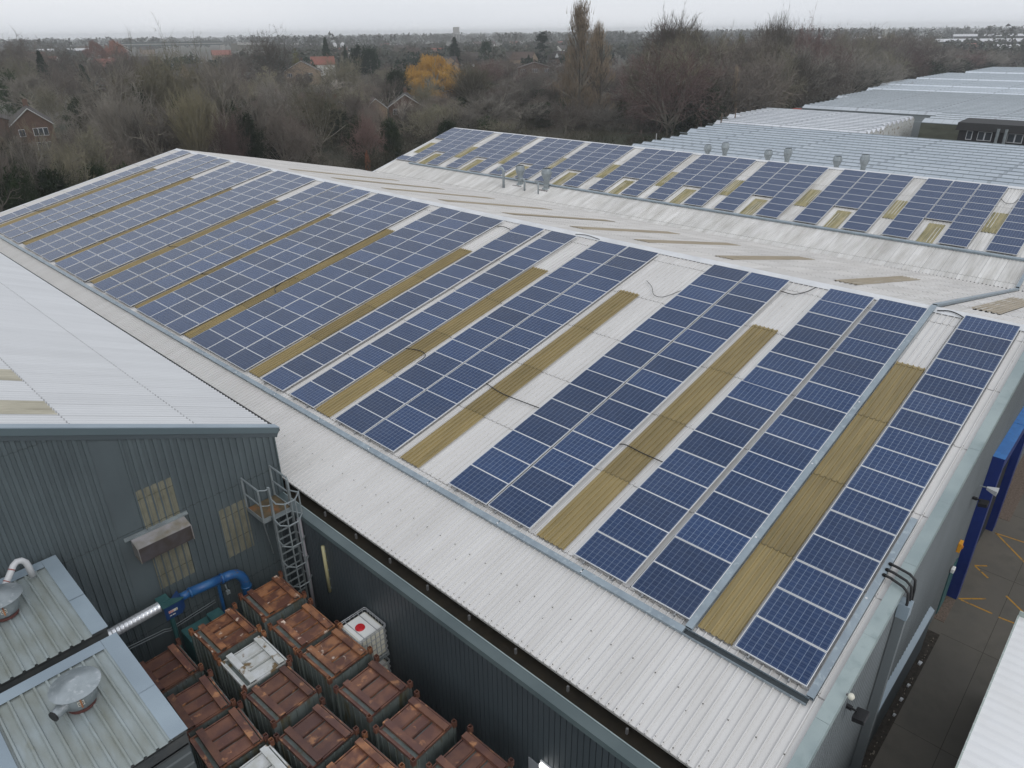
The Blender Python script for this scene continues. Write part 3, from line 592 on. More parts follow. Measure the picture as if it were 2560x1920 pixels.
('bareA', 187.7, 143.3, 9.1, 9.2, 'bare brown tree in the wood around the tall poplar', 'trees of the wood around the poplar', 'red'),
('bareC', 130.1, 128.3, 5.2, 6.7, 'bare brown tree in the wood around the tall poplar', 'trees of the wood around the poplar', 'brown'),
('bareB', 146.4, 143.6, 7.3, 7.3, 'bare brown tree in the wood around the tall poplar', 'trees of the wood around the poplar', 'grey'),
('bareC', 115.8, 95.2, 5.9, 5.3, 'bare brown tree in the wood around the tall poplar', 'trees of the wood around the poplar', 'brown'),
('bareB', 154.7, 130.7, 7.1, 7.9, 'bare brown tree in the wood around the tall poplar', 'trees of the wood around the poplar', 'brown'),
('bareA', 173.8, 176.2, 8.3, 10.2, 'bare brown tree in the wood around the tall poplar', 'trees of the wood around the poplar', 'brown'),
('bareC', 166.4, 124.6, 5.0, 6.8, 'bare brown tree in the wood around the tall poplar', 'trees of the wood around the poplar', 'brown'),
('bareA', 151.5, 133.0, 6.0, 6.8, 'bare brown tree in the wood around the tall poplar', 'trees of the wood around the poplar', 'red'),
('bareC', 107.8, 70.4, 14.9, 11.3, 'brown bare tree of the dense belt behind the glasshouses', 'bare trees of the belt behind the glasshouses', 'red'),
('ivy', 117.3, 71.4, 10.3, 9.2, 'dark ivy clad tree at the foot of the belt behind the glasshouses', 'ivy trees at the foot of the belt', None),
('bareC', 128.2, 71.0, 12.1, 9.3, 'brown bare tree of the dense belt behind the glasshouses', 'bare trees of the belt behind the glasshouses', 'brown'),
('bareC', 138.5, 69.4, 13.6, 11.3, 'brown bare tree of the dense belt behind the glasshouses', 'bare trees of the belt behind the glasshouses', 'brown'),
('bareC', 151.1, 72.2, 14.2, 9.2, 'brown bare tree of the dense belt behind the glasshouses', 'bare trees of the belt behind the glasshouses', 'olive'),
('bareC', 163.2, 70.0, 13.1, 8.9, 'brown bare tree of the dense belt behind the glasshouses', 'bare trees of the belt behind the glasshouses', 'dark'),
('bareB', 173.5, 72.8, 13.3, 10.1, 'brown bare tree of the dense belt behind the glasshouses', 'bare trees of the belt behind the glasshouses', 'grey'),
('bareC', 185.5, 72.8, 12.8, 8.8, 'brown bare tree of the dense belt behind the glasshouses', 'bare trees of the belt behind the glasshouses', 'brown'),
('bareC', 197.7, 71.6, 12.0, 11.6, 'brown bare tree of the dense belt behind the glasshouses', 'bare trees of the belt behind the glasshouses', 'grey'),
('ivy', 207.9, 71.1, 8.9, 8.7, 'dark ivy clad tree at the foot of the belt behind the glasshouses', 'ivy trees at the foot of the belt', None),
('bareC', 219.8, 71.4, 10.4, 9.3, 'brown bare tree of the dense belt behind the glasshouses', 'bare trees of the belt behind the glasshouses', 'grey'),
('bareB', 231.2, 72.9, 11.3, 8.3, 'brown bare tree of the dense belt behind the glasshouses', 'bare trees of the belt behind the glasshouses', 'olive'),
('bareC', 244.2, 75.7, 10.5, 8.6, 'brown bare tree of the dense belt behind the glasshouses', 'bare trees of the belt behind the glasshouses', 'dark'),
('bareC', 257.2, 74.0, 9.4, 10.3, 'brown bare tree of the dense belt behind the glasshouses', 'bare trees of the belt behind the glasshouses', 'red'),
('ivy', 269.8, 73.8, 6.0, 10.9, 'dark ivy clad tree at the foot of the belt behind the glasshouses', 'ivy trees at the foot of the belt', None),
('ivy', 283.3, 77.3, 8.2, 12.0, 'dark ivy clad tree at the foot of the belt behind the glasshouses', 'ivy trees at the foot of the belt', None),
('bareB', 294.8, 76.0, 9.4, 9.9, 'brown bare tree of the dense belt behind the glasshouses', 'bare trees of the belt behind the glasshouses', 'grey'),
('ivy', 307.1, 75.9, 8.0, 11.6, 'dark ivy clad tree at the foot of the belt behind the glasshouses', 'ivy trees at the foot of the belt', None),
('ivy', 322.4, 76.8, 7.6, 8.8, 'dark ivy clad tree at the foot of the belt behind the glasshouses', 'ivy trees at the foot of the belt', None),
('bareA', 335.1, 78.8, 9.5, 12.0, 'brown bare tree of the dense belt behind the glasshouses', 'bare trees of the belt behind the glasshouses', 'red'),
('bareA', 348.8, 79.4, 8.0, 9.7, 'brown bare tree of the dense belt behind the glasshouses', 'bare trees of the belt behind the glasshouses', 'dark'),
('ivy', 365.4, 78.6, 6.0, 9.9, 'dark ivy clad tree at the foot of the belt behind the glasshouses', 'ivy trees at the foot of the belt', None),
('bareC', 382.2, 78.2, 8.0, 11.2, 'brown bare tree of the dense belt behind the glasshouses', 'bare trees of the belt behind the glasshouses', 'grey'),
('bareC', 396.4, 79.0, 8.0, 8.2, 'brown bare tree of the dense belt behind the glasshouses', 'bare trees of the belt behind the glasshouses', 'grey'),
('bareA', 413.7, 78.5, 8.0, 9.9, 'brown bare tree of the dense belt behind the glasshouses', 'bare trees of the belt behind the glasshouses', 'brown'),
('bareA', 429.1, 80.2, 8.2, 8.1, 'brown bare tree of the dense belt behind the glasshouses', 'bare trees of the belt behind the glasshouses', 'brown'),
('bareB', 117.5, 79.0, 13.9, 9.8, 'brown bare tree of the dense belt behind the glasshouses', 'bare trees of the belt behind the glasshouses', 'olive'),
('bareC', 126.4, 80.8, 16.1, 11.1, 'brown bare tree of the dense belt behind the glasshouses', 'bare trees of the belt behind the glasshouses', 'olive'),
('bareA', 135.3, 78.6, 13.3, 11.4, 'brown bare tree of the dense belt behind the glasshouses', 'bare trees of the belt behind the glasshouses', 'red'),
('bareB', 147.4, 79.0, 14.0, 11.1, 'brown bare tree of the dense belt behind the glasshouses', 'bare trees of the belt behind the glasshouses', 'brown'),
('bareB', 157.6, 80.0, 14.5, 8.3, 'brown bare tree of the dense belt behind the glasshouses', 'bare trees of the belt behind the glasshouses', 'brown'),
('bareB', 170.5, 82.7, 15.0, 11.4, 'brown bare tree of the dense belt behind the glasshouses', 'bare trees of the belt behind the glasshouses', 'dark'),
('bareC', 183.0, 80.2, 13.9, 9.2, 'brown bare tree of the dense belt behind the glasshouses', 'bare trees of the belt behind the glasshouses', 'grey'),
('bareC', 196.0, 82.1, 13.6, 11.5, 'brown bare tree of the dense belt behind the glasshouses', 'bare trees of the belt behind the glasshouses', 'red'),
('bareC', 206.4, 81.4, 14.0, 10.2, 'brown bare tree of the dense belt behind the glasshouses', 'bare trees of the belt behind the glasshouses', 'red'),
('bareC', 220.2, 84.1, 14.8, 10.2, 'brown bare tree of the dense belt behind the glasshouses', 'bare trees of the belt behind the glasshouses', 'brown'),
('bareA', 232.3, 84.5, 13.4, 9.0, 'brown bare tree of the dense belt behind the glasshouses', 'bare trees of the belt behind the glasshouses', 'olive'),
('bareA', 246.3, 83.6, 12.3, 8.2, 'brown bare tree of the dense belt behind the glasshouses', 'bare trees of the belt behind the glasshouses', 'grey'),
('bareC', 260.8, 84.9, 11.5, 11.1, 'brown bare tree of the dense belt behind the glasshouses', 'bare trees of the belt behind the glasshouses', 'olive'),
('bareC', 274.3, 84.9, 13.1, 9.4, 'brown bare tree of the dense belt behind the glasshouses', 'bare trees of the belt behind the glasshouses', 'grey'),
('bareC', 287.1, 86.0, 13.1, 11.6, 'brown bare tree of the dense belt behind the glasshouses', 'bare trees of the belt behind the glasshouses', 'red'),
('bareA', 299.9, 86.4, 13.6, 9.6, 'brown bare tree of the dense belt behind the glasshouses', 'bare trees of the belt behind the glasshouses', 'brown'),
('bareC', 315.6, 85.3, 11.5, 9.2, 'brown bare tree of the dense belt behind the glasshouses', 'bare trees of the belt behind the glasshouses', 'brown'),
('bareA', 327.1, 85.1, 9.8, 11.2, 'brown bare tree of the dense belt behind the glasshouses', 'bare trees of the belt behind the glasshouses', 'red'),
('bareB', 343.5, 86.2, 10.0, 10.3, 'brown bare tree of the dense belt behind the glasshouses', 'bare trees of the belt behind the glasshouses', 'grey'),
('bareA', 360.0, 89.2, 8.1, 10.6, 'brown bare tree of the dense belt behind the glasshouses', 'bare trees of the belt behind the glasshouses', 'brown'),
('bareC', 375.5, 89.7, 8.7, 9.6, 'brown bare tree of the dense belt behind the glasshouses', 'bare trees of the belt behind the glasshouses', 'grey'),
('bareC', 390.9, 90.8, 8.1, 8.9, 'brown bare tree of the dense belt behind the glasshouses', 'bare trees of the belt behind the glasshouses', 'red'),
('bareB', 405.2, 90.2, 8.0, 9.6, 'brown bare tree of the dense belt behind the glasshouses', 'bare trees of the belt behind the glasshouses', 'olive'),
('bareA', 422.3, 89.5, 8.7, 8.7, 'brown bare tree of the dense belt behind the glasshouses', 'bare trees of the belt behind the glasshouses', 'red'),
('bareA', 130.8, 92.5, 12.3, 9.9, 'brown bare tree of the dense belt behind the glasshouses', 'bare trees of the belt behind the glasshouses', 'red'),
('bareA', 142.0, 92.4, 16.9, 11.7, 'brown bare tree of the dense belt behind the glasshouses', 'bare trees of the belt behind the glasshouses', 'brown'),
('bareB', 151.3, 91.4, 16.4, 10.7, 'brown bare tree of the dense belt behind the glasshouses', 'bare trees of the belt behind the glasshouses', 'olive'),
('bareC', 162.5, 95.1, 15.3, 11.0, 'brown bare tree of the dense belt behind the glasshouses', 'bare trees of the belt behind the glasshouses', 'brown'),
('bareC', 172.6, 95.4, 15.9, 11.5, 'brown bare tree of the dense belt behind the glasshouses', 'bare trees of the belt behind the glasshouses', 'brown'),
('bareC', 184.7, 94.5, 15.3, 8.6, 'brown bare tree of the dense belt behind the glasshouses', 'bare trees of the belt behind the glasshouses', 'grey'),
('bareA', 195.9, 92.9, 16.0, 9.5, 'brown bare tree of the dense belt behind the glasshouses', 'bare trees of the belt behind the glasshouses', 'olive'),
('bareB', 205.7, 96.3, 17.3, 8.9, 'brown bare tree of the dense belt behind the glasshouses', 'bare trees of the belt behind the glasshouses', 'brown'),
('bareC', 216.8, 95.2, 16.5, 10.1, 'brown bare tree of the dense belt behind the glasshouses', 'bare trees of the belt behind the glasshouses', 'red'),
('bareC', 229.2, 94.8, 16.0, 8.2, 'brown bare tree of the dense belt behind the glasshouses', 'bare trees of the belt behind the glasshouses', 'dark'),
('bareC', 243.7, 95.2, 15.1, 8.3, 'brown bare tree of the dense belt behind the glasshouses', 'bare trees of the belt behind the glasshouses', 'brown'),
('bareC', 254.6, 96.9, 16.6, 8.0, 'brown bare tree of the dense belt behind the glasshouses', 'bare trees of the belt behind the glasshouses', 'olive'),
('bareB', 269.3, 97.1, 14.0, 10.8, 'brown bare tree of the dense belt behind the glasshouses', 'bare trees of the belt behind the glasshouses', 'grey'),
('bareC', 284.3, 99.2, 15.8, 10.3, 'brown bare tree of the dense belt behind the glasshouses', 'bare trees of the belt behind the glasshouses', 'olive'),
('bareC', 295.8, 98.4, 14.0, 11.3, 'brown bare tree of the dense belt behind the glasshouses', 'bare trees of the belt behind the glasshouses', 'grey'),
('bareC', 308.9, 99.3, 14.0, 10.3, 'brown bare tree of the dense belt behind the glasshouses', 'bare trees of the belt behind the glasshouses', 'red'),
('bareB', 324.1, 99.3, 13.7, 11.3, 'brown bare tree of the dense belt behind the glasshouses', 'bare trees of the belt behind the glasshouses', 'grey'),
('bareC', 339.7, 97.8, 14.9, 10.6, 'brown bare tree of the dense belt behind the glasshouses', 'bare trees of the belt behind the glasshouses', 'brown'),
('bareC', 354.9, 100.4, 13.5, 8.7, 'brown bare tree of the dense belt behind the glasshouses', 'bare trees of the belt behind the glasshouses', 'brown'),
('bareC', 367.1, 100.5, 11.7, 8.8, 'brown bare tree of the dense belt behind the glasshouses', 'bare trees of the belt behind the glasshouses', 'brown'),
('bareC', 379.7, 102.0, 10.8, 10.0, 'brown bare tree of the dense belt behind the glasshouses', 'bare trees of the belt behind the glasshouses', 'brown'),
('bareA', 396.7, 102.7, 10.1, 10.5, 'brown bare tree of the dense belt behind the glasshouses', 'bare trees of the belt behind the glasshouses', 'brown'),
('bareA', 412.6, 100.1, 9.1, 9.9, 'brown bare tree of the dense belt behind the glasshouses', 'bare trees of the belt behind the glasshouses', 'brown'),
('bareC', 426.1, 101.9, 8.2, 11.4, 'brown bare tree of the dense belt behind the glasshouses', 'bare trees of the belt behind the glasshouses', 'red'),
('bareB', 157.6, 108.7, 12.1, 11.0, 'brown bare tree of the dense belt behind the glasshouses', 'bare trees of the belt behind the glasshouses', 'red'),
('bareB', 167.6, 106.5, 18.0, 10.4, 'brown bare tree of the dense belt behind the glasshouses', 'bare trees of the belt behind the glasshouses', 'red'),
('bareC', 179.7, 108.4, 15.9, 11.7, 'brown bare tree of the dense belt behind the glasshouses', 'bare trees of the belt behind the glasshouses', 'brown'),
('bareC', 192.4, 108.8, 15.1, 8.9, 'brown bare tree of the dense belt behind the glasshouses', 'bare trees of the belt behind the glasshouses', 'grey'),
('bareA', 204.7, 109.8, 15.4, 10.3, 'brown bare tree of the dense belt behind the glasshouses', 'bare trees of the belt behind the glasshouses', 'dark'),
('bareA', 215.5, 107.5, 16.6, 11.2, 'brown bare tree of the dense belt behind the glasshouses', 'bare trees of the belt behind the glasshouses', 'brown'),
('bareC', 226.8, 111.0, 16.6, 8.3, 'brown bare tree of the dense belt behind the glasshouses', 'bare trees of the belt behind the glasshouses', 'grey'),
('bareA', 240.7, 108.7, 16.8, 10.7, 'brown bare tree of the dense belt behind the glasshouses', 'bare trees of the belt behind the glasshouses', 'brown'),
('bareC', 252.2, 110.8, 16.8, 8.7, 'brown bare tree of the dense belt behind the glasshouses', 'bare trees of the belt behind the glasshouses', 'brown'),
('bareA', 263.7, 112.6, 15.6, 11.6, 'brown bare tree of the dense belt behind the glasshouses', 'bare trees of the belt behind the glasshouses', 'grey'),
('bareA', 277.7, 111.9, 15.6, 11.2, 'brown bare tree of the dense belt behind the glasshouses', 'bare trees of the belt behind the glasshouses', 'brown'),
('bareC', 290.4, 112.1, 16.4, 9.7, 'brown bare tree of the dense belt behind the glasshouses', 'bare trees of the belt behind the glasshouses', 'red'),
('bareC', 303.4, 110.3, 14.8, 9.4, 'brown bare tree of the dense belt behind the glasshouses', 'bare trees of the belt behind the glasshouses', 'brown'),
('bareC', 316.1, 112.1, 14.8, 9.5, 'brown bare tree of the dense belt behind the glasshouses', 'bare trees of the belt behind the glasshouses', 'dark'),
('bareC', 330.9, 114.9, 16.8, 11.9, 'brown bare tree of the dense belt behind the glasshouses', 'bare trees of the belt behind the glasshouses', 'brown'),
('bareC', 343.6, 111.7, 16.5, 10.0, 'brown bare tree of the dense belt behind the glasshouses', 'bare trees of the belt behind the glasshouses', 'olive'),
('bareB', 355.7, 113.2, 14.5, 8.6, 'brown bare tree of the dense belt behind the glasshouses', 'bare trees of the belt behind the glasshouses', 'brown'),
('bareB', 369.6, 114.3, 15.5, 8.5, 'brown bare tree of the dense belt behind the glasshouses', 'bare trees of the belt behind the glasshouses', 'grey'),
('bareB', 381.9, 116.1, 13.9, 8.5, 'brown bare tree of the dense belt behind the glasshouses', 'bare trees of the belt behind the glasshouses', 'brown'),
('bareB', 395.8, 115.6, 12.8, 11.9, 'brown bare tree of the dense belt behind the glasshouses', 'bare trees of the belt behind the glasshouses', 'brown'),
('bareC', 411.2, 114.7, 13.0, 8.1, 'brown bare tree of the dense belt behind the glasshouses', 'bare trees of the belt behind the glasshouses', 'olive'),
('bareC', 427.5, 116.0, 13.7, 8.2, 'brown bare tree of the dense belt behind the glasshouses', 'bare trees of the belt behind the glasshouses', 'olive'),
]
build_mats()
ORD = ['', 'lowest', 'second', 'third', 'fourth', 'fifth', 'sixth', 'seventh', 'eighth', 'ninth', 'tenth', 'eleventh', 'twelfth', 'thirteenth', 'fourteenth', 'fifteenth', 'topmost']

# ================================================================= front factory (twin-slope hall with most of the panels)
fac = thing('factory_building', 'long factory hall with shallow white roof carrying most of the solar panels', 'factory', (0, 0, GZ))
fac['label'] = 'long grey factory hall whose shallow white roof carries most of the solar panels'
def fo(mb, name, m, **k):
    o = mb.obj(name, m, fac, **k); o.matrix_parent_inverse = Matrix.Translation((0, 0, -GZ)); return o
# front slope
mb = MB(); corr(mb, PA, YN, YF, EAVE, RIDGE, .2, PROF_NARROW, .040, laps=3.1, base=-.165)
fo(mb, 'front_roof_slope', M['roof'])
# fasteners on the sheets
mb = MB(); rnd = random.Random(5)
def bolt(P, u, v, h, r=.016):
    mb.add([P(u - r, v - r, h), P(u + r, v - r, h), P(u + r, v + r, h), P(u - r, v + r, h), P(u, v, h + .012)], [(0, 1, 4), (1, 2, 4), (2, 3, 4), (3, 0, 4)])
u = YN + .15
k = 0; near_b = []
while u < 34:
    for v in (-2.76, -1.55):
        if v == -2.76 and len(near_b) < 100:
            near_b.append((u + rnd.uniform(-.01, .01), v + rnd.uniform(-.02, .02))); continue
        if v == -2.76 or k % 3 == 0: bolt(PA, u + rnd.uniform(-.01, .01), v + rnd.uniform(-.02, .02), -.125, .017)
    if k % 4 == 1: bolt(PA, u + .2, -2.2 + rnd.uniform(-.3, .3), -.125, .013)
    if k % 2 == 0:
        for v in (.08, 3.2, 6.3, 9.4, 12.5, 14.2): bolt(PA, u, v, -.125, .014)
    u += .2; k += 1
o = fo(mb, 'fasteners', mat('roof_screws', (.12, .11, .10), .5)); o['kind'] = 'stuff'
for u, v in near_b:
    mb = MB(); bolt(PA, u, v, -.130, .016); fo(mb, 'fastener', MATS['roof_screws'])
# eave edge, brackets, gutter, parapet capping, wall
mb = MB(); mb.hexa([PA(YN, EAVE - .012, -.25), PA(YN, EAVE + .03, -.25), PA(YF, EAVE + .03, -.25), PA(YF, EAVE - .012, -.25), PA(YN, EAVE - .012, -.168), PA(YN, EAVE + .03, -.168), PA(YF, EAVE + .03, -.168), PA(YF, EAVE - .012, -.168)])
fo(mb, 'eave_edge', M['eave_edge'])
for i in range(14):
    y = .9 + i * 1.62
    mb = MB(); mb.box(-2.84, -2.79, y, y + .05, -1.02, -.86); fo(mb, 'eave_bracket', M['bracket'])
mb = MB(); mb.box(-3.05, -2.42, -.6, YF, -1.30, -1.22); mb.box(-3.05, -3.03, -.6, YF, -1.22, -.97)
fo(mb, 'gutter', M['gutter'])
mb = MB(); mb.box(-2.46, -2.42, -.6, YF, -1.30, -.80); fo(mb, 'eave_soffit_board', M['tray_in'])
mb = MB(); mb.prism([(-3.375, -1.10), (-3.345, -.975), (-3.075, -.955), (-3.075, -.985), (-3.31, -1.01), (-3.345, -1.12)], 1, -.72, 15.95)
fo(mb, 'parapet_capping', M['flash_dark']); mb = MB(); mb.box(-3.074, -3.050, -.72, 15.95, -1.0, -.940); fo(mb, 'capping_lip', M['flash'])
def PW(u, v, h): return (-3.30 - h, u, v)
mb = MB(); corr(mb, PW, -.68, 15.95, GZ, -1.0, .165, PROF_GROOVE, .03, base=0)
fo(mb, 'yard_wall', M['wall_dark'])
# ridge cap: two flanges lying on the ribs
BS = math.atan((RZ - VZ) / (VX - RX)); cB, sB = math.cos(BS), math.sin(BS)
BL = math.hypot(RZ - VZ, VX - RX)
def PBk(u, v, h): return (RX + v * cB + h * sB, u, RZ - v * sB + h * cB)
mb = MB()
a0 = [PA(0, RIDGE - .30, -.118), PA(0, RIDGE + .02, -.06), PBk(0, .30, .045)]
b0 = [PA(0, RIDGE - .30, -.112), PA(0, RIDGE + .0, -.075), PBk(0, .30, .040)]
poly = [(p[0], p[2]) for p in (PA(0, RIDGE - .30, -.128), PA(0, RIDGE - .30, -.118), PA(0, RIDGE, -.085), PBk(0, .04, .075), PBk(0, .30, .045), PBk(0, .30, .036), PBk(0, .02, .06))]
mb.prism(poly, 1, YN - .1, YF); fo(mb, 'ridge_cap', M['ridge'])
# back slope
mb = MB(); corr(mb, PBk, YN, YF, 0.02, BL, .2, PROF_BOX, .034, laps=3.1, base=0)
fo(mb, 'back_roof_slope', M['roof_back'])
# rooflights
for (u0, u1) in [(1.74, 2.60), (6.68, 7.66), (12.70, 13.64), (17.72, 18.62), (22.74, 23.62), (28.98, 29.66), (34.9, 35.42), (40.95, 41.85), (47.25, 47.9), (53.5, 54.4), (60.4, 61.3)]:
    mb = MB(); corr(mb, PA, u0, u1, 0.02, 12.55, .165, PROF_BOX, .040, laps=3.1, base=-.112, lapstep=.012)
    fo(mb, 'rooflight', M['rooflight'])
for u0 in (1.0, 6.2, 11.8, 16.4, 20.6, 25.8, 31.5, 37.5, 43.5, 49.5):
    mb = MB(); corr(mb, PBk, u0, u0 + 1.0, 2.6, 13.2, .17, PROF_BOX, .03, base=.038); fo(mb, 'back_rooflight', M['rooflight_back'])
# near gable: wall, capping, plinth ledge
def topz(x):
    return (x / cS) * sS - .30 if x < RX else RZ - (x - RX) * math.tan(BS) - .16
mb = MB(); us = []; x = -3.33
while x < 35.2:
    for f, h in PROF_RIB: us.append((x + f * .2, h * .02))
    x += .2
vs = []; uv = []
for xx, h in us:
    vs += [(xx, -.655 - h, GZ), (xx, -.655 - h, topz(xx))]; uv += [(xx, GZ), (xx, topz(xx))]
mb.add(vs, [(2 * i, 2 * i + 2, 2 * i + 3, 2 * i + 1) for i in range(len(us) - 1)], uv)
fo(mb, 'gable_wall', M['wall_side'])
mb = MB()
for i in range(8):
    v0, v1 = EAVE - .1 + i * 2.45, EAVE - .1 + (i + 1) * 2.45 - .006
    v1 = min(v1, RIDGE)
    o = .002 * (i % 2)
    mb.hexa([PA(-.69, v0, -.30), PA(-.69, v1, -.30), PA(-.665, v1, -.30), PA(-.665, v0, -.30), PA(-.69, v0, -.052 + o), PA(-.69, v1, -.052 + o), PA(-.665, v1, -.050 + o), PA(-.665, v0, -.050 + o)])
    mb.hexa([PA(-.664, v0, -.07), PA(-.664, v1, -.07), PA(-.40, v1, -.085), PA(-.40, v0, -.085), PA(-.664, v0, -.052 + o), PA(-.664, v1, -.052 + o), PA(-.40, v1, -.062 + o), PA(-.40, v0, -.062 + o)])
fo(mb, 'gable_capping', M['flash'])
mb = MB(); mb.hexa([PBk(-.69, 0, -.1), PBk(-.69, BL, -.1), PBk(-.40, BL, -.1), PBk(-.40, 0, -.1), PBk(-.69, 0, .07), PBk(-.69, BL, .07), PBk(-.40, BL, .06), PBk(-.40, 0, .06)])
fo(mb, 'gable_capping', M['flash'])
mb = MB(); mb.hexa([PA(YF - .1, EAVE, -.3), PA(YF - .1, RIDGE, -.3), PA(YF + .06, RIDGE, -.3), PA(YF + .06, EAVE, -.3), PA(YF - .1, EAVE, -.10), PA(YF - .1, RIDGE, -.10), PA(YF + .06, RIDGE, -.10), PA(YF + .06, EAVE, -.10)])
fo(mb, 'far_verge_trim', M['ridge'])
mb = MB(); mb.add([(-3.3, YF, GZ), (35.4, YF, GZ), (35.4, YF, VZ - .1), (RX, YF, RZ - .1), (-3.3, YF, -.95)], [(0, 1, 2, 3, 4)]); fo(mb, 'far_gable_wall', M['wall_side'])
mb = MB(); mb.prism([(-.66, GZ), (-.79, GZ), (-.79, -4.12), (-.66, -4.02)], 0, 3.7, 9.5)
mb2 = MB(); mb2.prism([(p[1], p[2]) for p in [(0, -.658, -4.01), (0, -.805, -4.11), (0, -.805, -4.2), (0, -.810, -4.2), (0, -.810, -4.10), (0, -.658, -4.0)]], 0, 3.69, 9.51)
fo(mb, 'plinth', M['trim_dark']); fo(mb2, 'plinth_ledge_flashing', M['trim'])
mb = MB(); mb.box(11.55, 12.5, -.70, -.655, GZ, -3.92); dd = fo(mb, 'side_door', M['teal'])
mb = MB(); mb.box(4.0, 5.0, 0, .05, 0, 1); mb = MB(); mb.box(-3.345, -3.28, 3.9, 4.9, GZ, -3.42); fo(mb, 'yard_door', mat('grey_door', (.32, .34, .36), .5))
# valley between the two halls
mb = MB(); mb.box(VX - .12, VX + .22, YN, 62.6, VZ - .25, VZ - .06); fo(mb, 'valley_gutter', mat('valley_gutter_grey', (.12, .115, .11), .8, col2=(.2, .19, .18), nscale=2))

# ================================================================= rear factory
TH = .266; cT, sT = math.cos(TH), math.sin(TH); AY = .012
def PC(u, v, h):
    x = 39.05 + v * cT - h * sT; z = .114 + v * sT + h * cT
    return (x - AY * (u - 20), u + AY * (x - 39.05), z)
VV = (VX + .05 - 39.05) / cT
RV = 9.42
rf = thing('rear_factory_building', 'rear factory hall with white slope of solar panels and vent pipes, beyond the valley', 'factory', (39, 30, GZ))
def ro(mb, name, m, **k):
    o = mb.obj(name, m, rf, **k); o.matrix_parent_inverse = Matrix.Translation((-39, -30, -GZ)); return o
YN2, YF2 = -9.0, 62.3
mb = MB(); corr(mb, PC, YN2, YF2, VV, RV, .2, PROF_BOX, .038, laps=3.1, base=-.165); ro(mb, 'front_roof_slope', M['roof_b'])
def PD(u, v, h):
    x0, y0, z0 = PC(u, RV, -.15)
    return (x0 + v * cT + h * sT, y0, z0 - v * sT + h * cT)
mb = MB(); corr(mb, PD, YN2, YF2, .02, 13, .25, PROF_BOX, .038, base=0); ro(mb, 'back_roof_slope', M['roof_back'])
mb = MB(); poly = [(p[0], p[2]) for p in (PC(20, RV - .28, -.125), PC(20, RV - .28, -.113), PC(20, RV, -.08), PD(20, .05, .07), PD(20, .28, .05), PD(20, .28, .04), PD(20, .02, .04))]
n = len(poly)
vs = [(px - AY * (YN2 - 20), YN2, pz) for px, pz in poly] + [(px - AY * (YF2 - 20), YF2 + .1, pz) for px, pz in poly]
mb.add(vs, [tuple(range(n))[::-1], tuple(range(n, 2 * n))] + [(i, (i + 1) % n, n + (i + 1) % n, n + i) for i in range(n)]); ro(mb, 'ridge_cap', M['ridge'])
mb = MB(); mb.hexa([PC(YF2 - .1, VV, -.25), PC(YF2 - .1, RV, -.25), PC(YF2 + .08, RV, -.25), PC(YF2 + .08, VV, -.25), PC(YF2 - .1, VV, -.10), PC(YF2 - .1, RV, -.10), PC(YF2 + .08, RV, -.10), PC(YF2 + .08, VV, -.10)]); ro(mb, 'verge_trim', M['ridge'])
p0, p1, p2 = PC(YF2, VV, -.2), PC(YF2, RV, -.2), PD(YF2, 13, -.1)
mb = MB(); mb.add([(p0[0], p0[1], GZ), (p2[0], p2[1], GZ), p2, p1, p0], [(0, 1, 2, 3, 4)])
pb0 = PD(YN2, 13, -.05); pb1 = PD(YF2, 13, -.05)
mb.quad((pb0[0], pb0[1], GZ), (pb1[0], pb1[1], GZ), pb1, pb0)
q0, q1, q2 = PC(YN2 + .05, VV, -.2), PC(YN2 + .05, RV, -.2), PD(YN2 + .05, 13, -.1)
mb.add([(q0[0], q0[1], GZ), (q2[0], q2[1], GZ), q2, q1, q0], [(0, 1, 2, 3, 4)]); ro(mb, 'outer_wall', M['wall_side'])

# ================================================================= solar panels
PWD, PHT = 1.65, .992; PRND = random.Random(3)
def panel_meshes():
    g = MB(); z = -.004
    F = .015
    y0, y1, x0, x1 = F, PWD - F, F, PHT - F
    g.add([(x0, y0, z), (x1, y0, z), (x1, y1, z), (x0, y1, z), (x0, y0, z - .03), (x1, y0, z - .03), (x1, y1, z - .03), (x0, y1, z - .03)],
          [(0, 1, 2, 3), (4, 7, 6, 5)], [(-.12, -.1), (-.12, 6.1), (10.12, 6.1), (10.12, -.1)] * 2)
    # uv: U along the long side (y), V along the short side (x)
    g.uv = {0: (-.12, -.1), 1: (-.12, 6.1), 2: (10.12, 6.1), 3: (10.12, -.1), 4: (0, 0), 5: (0, 6), 6: (10, 6), 7: (10, 0)}
    f = MB()
    f.box(0, F - .001, 0, PWD, -.04, 0); f.box(PHT - F + .001, PHT, 0, PWD, -.04, 0)
    f.box(F - .001, PHT - F + .001, 0, F - .001, -.04, -.001); f.box(F - .001, PHT - F + .001, PWD - F + .001, PWD, -.04, -.001)
    return g, f
gmb, fmb = panel_meshes()
proto_g = gmb.obj('cell_glass', M['solar']); proto_f = fmb.obj('frame', M['frame'])
first = [True]
def place_panel(P, u, v, slope, label, group):
    x, y, z = P(u, v, 0)
    t = thing('solar_panel', label, 'solar panel', (x, y, z), 0, group)
    t.rotation_euler = (R(PRND.gauss(0, .22)), -slope + R(PRND.gauss(0, .22)), 0)
    for pr_ in (proto_g, proto_f):
        if first[0]: o = pr_
        else: o = pr_.copy(); COL.objects.link(o)
        o.parent = t
    first[0] = False
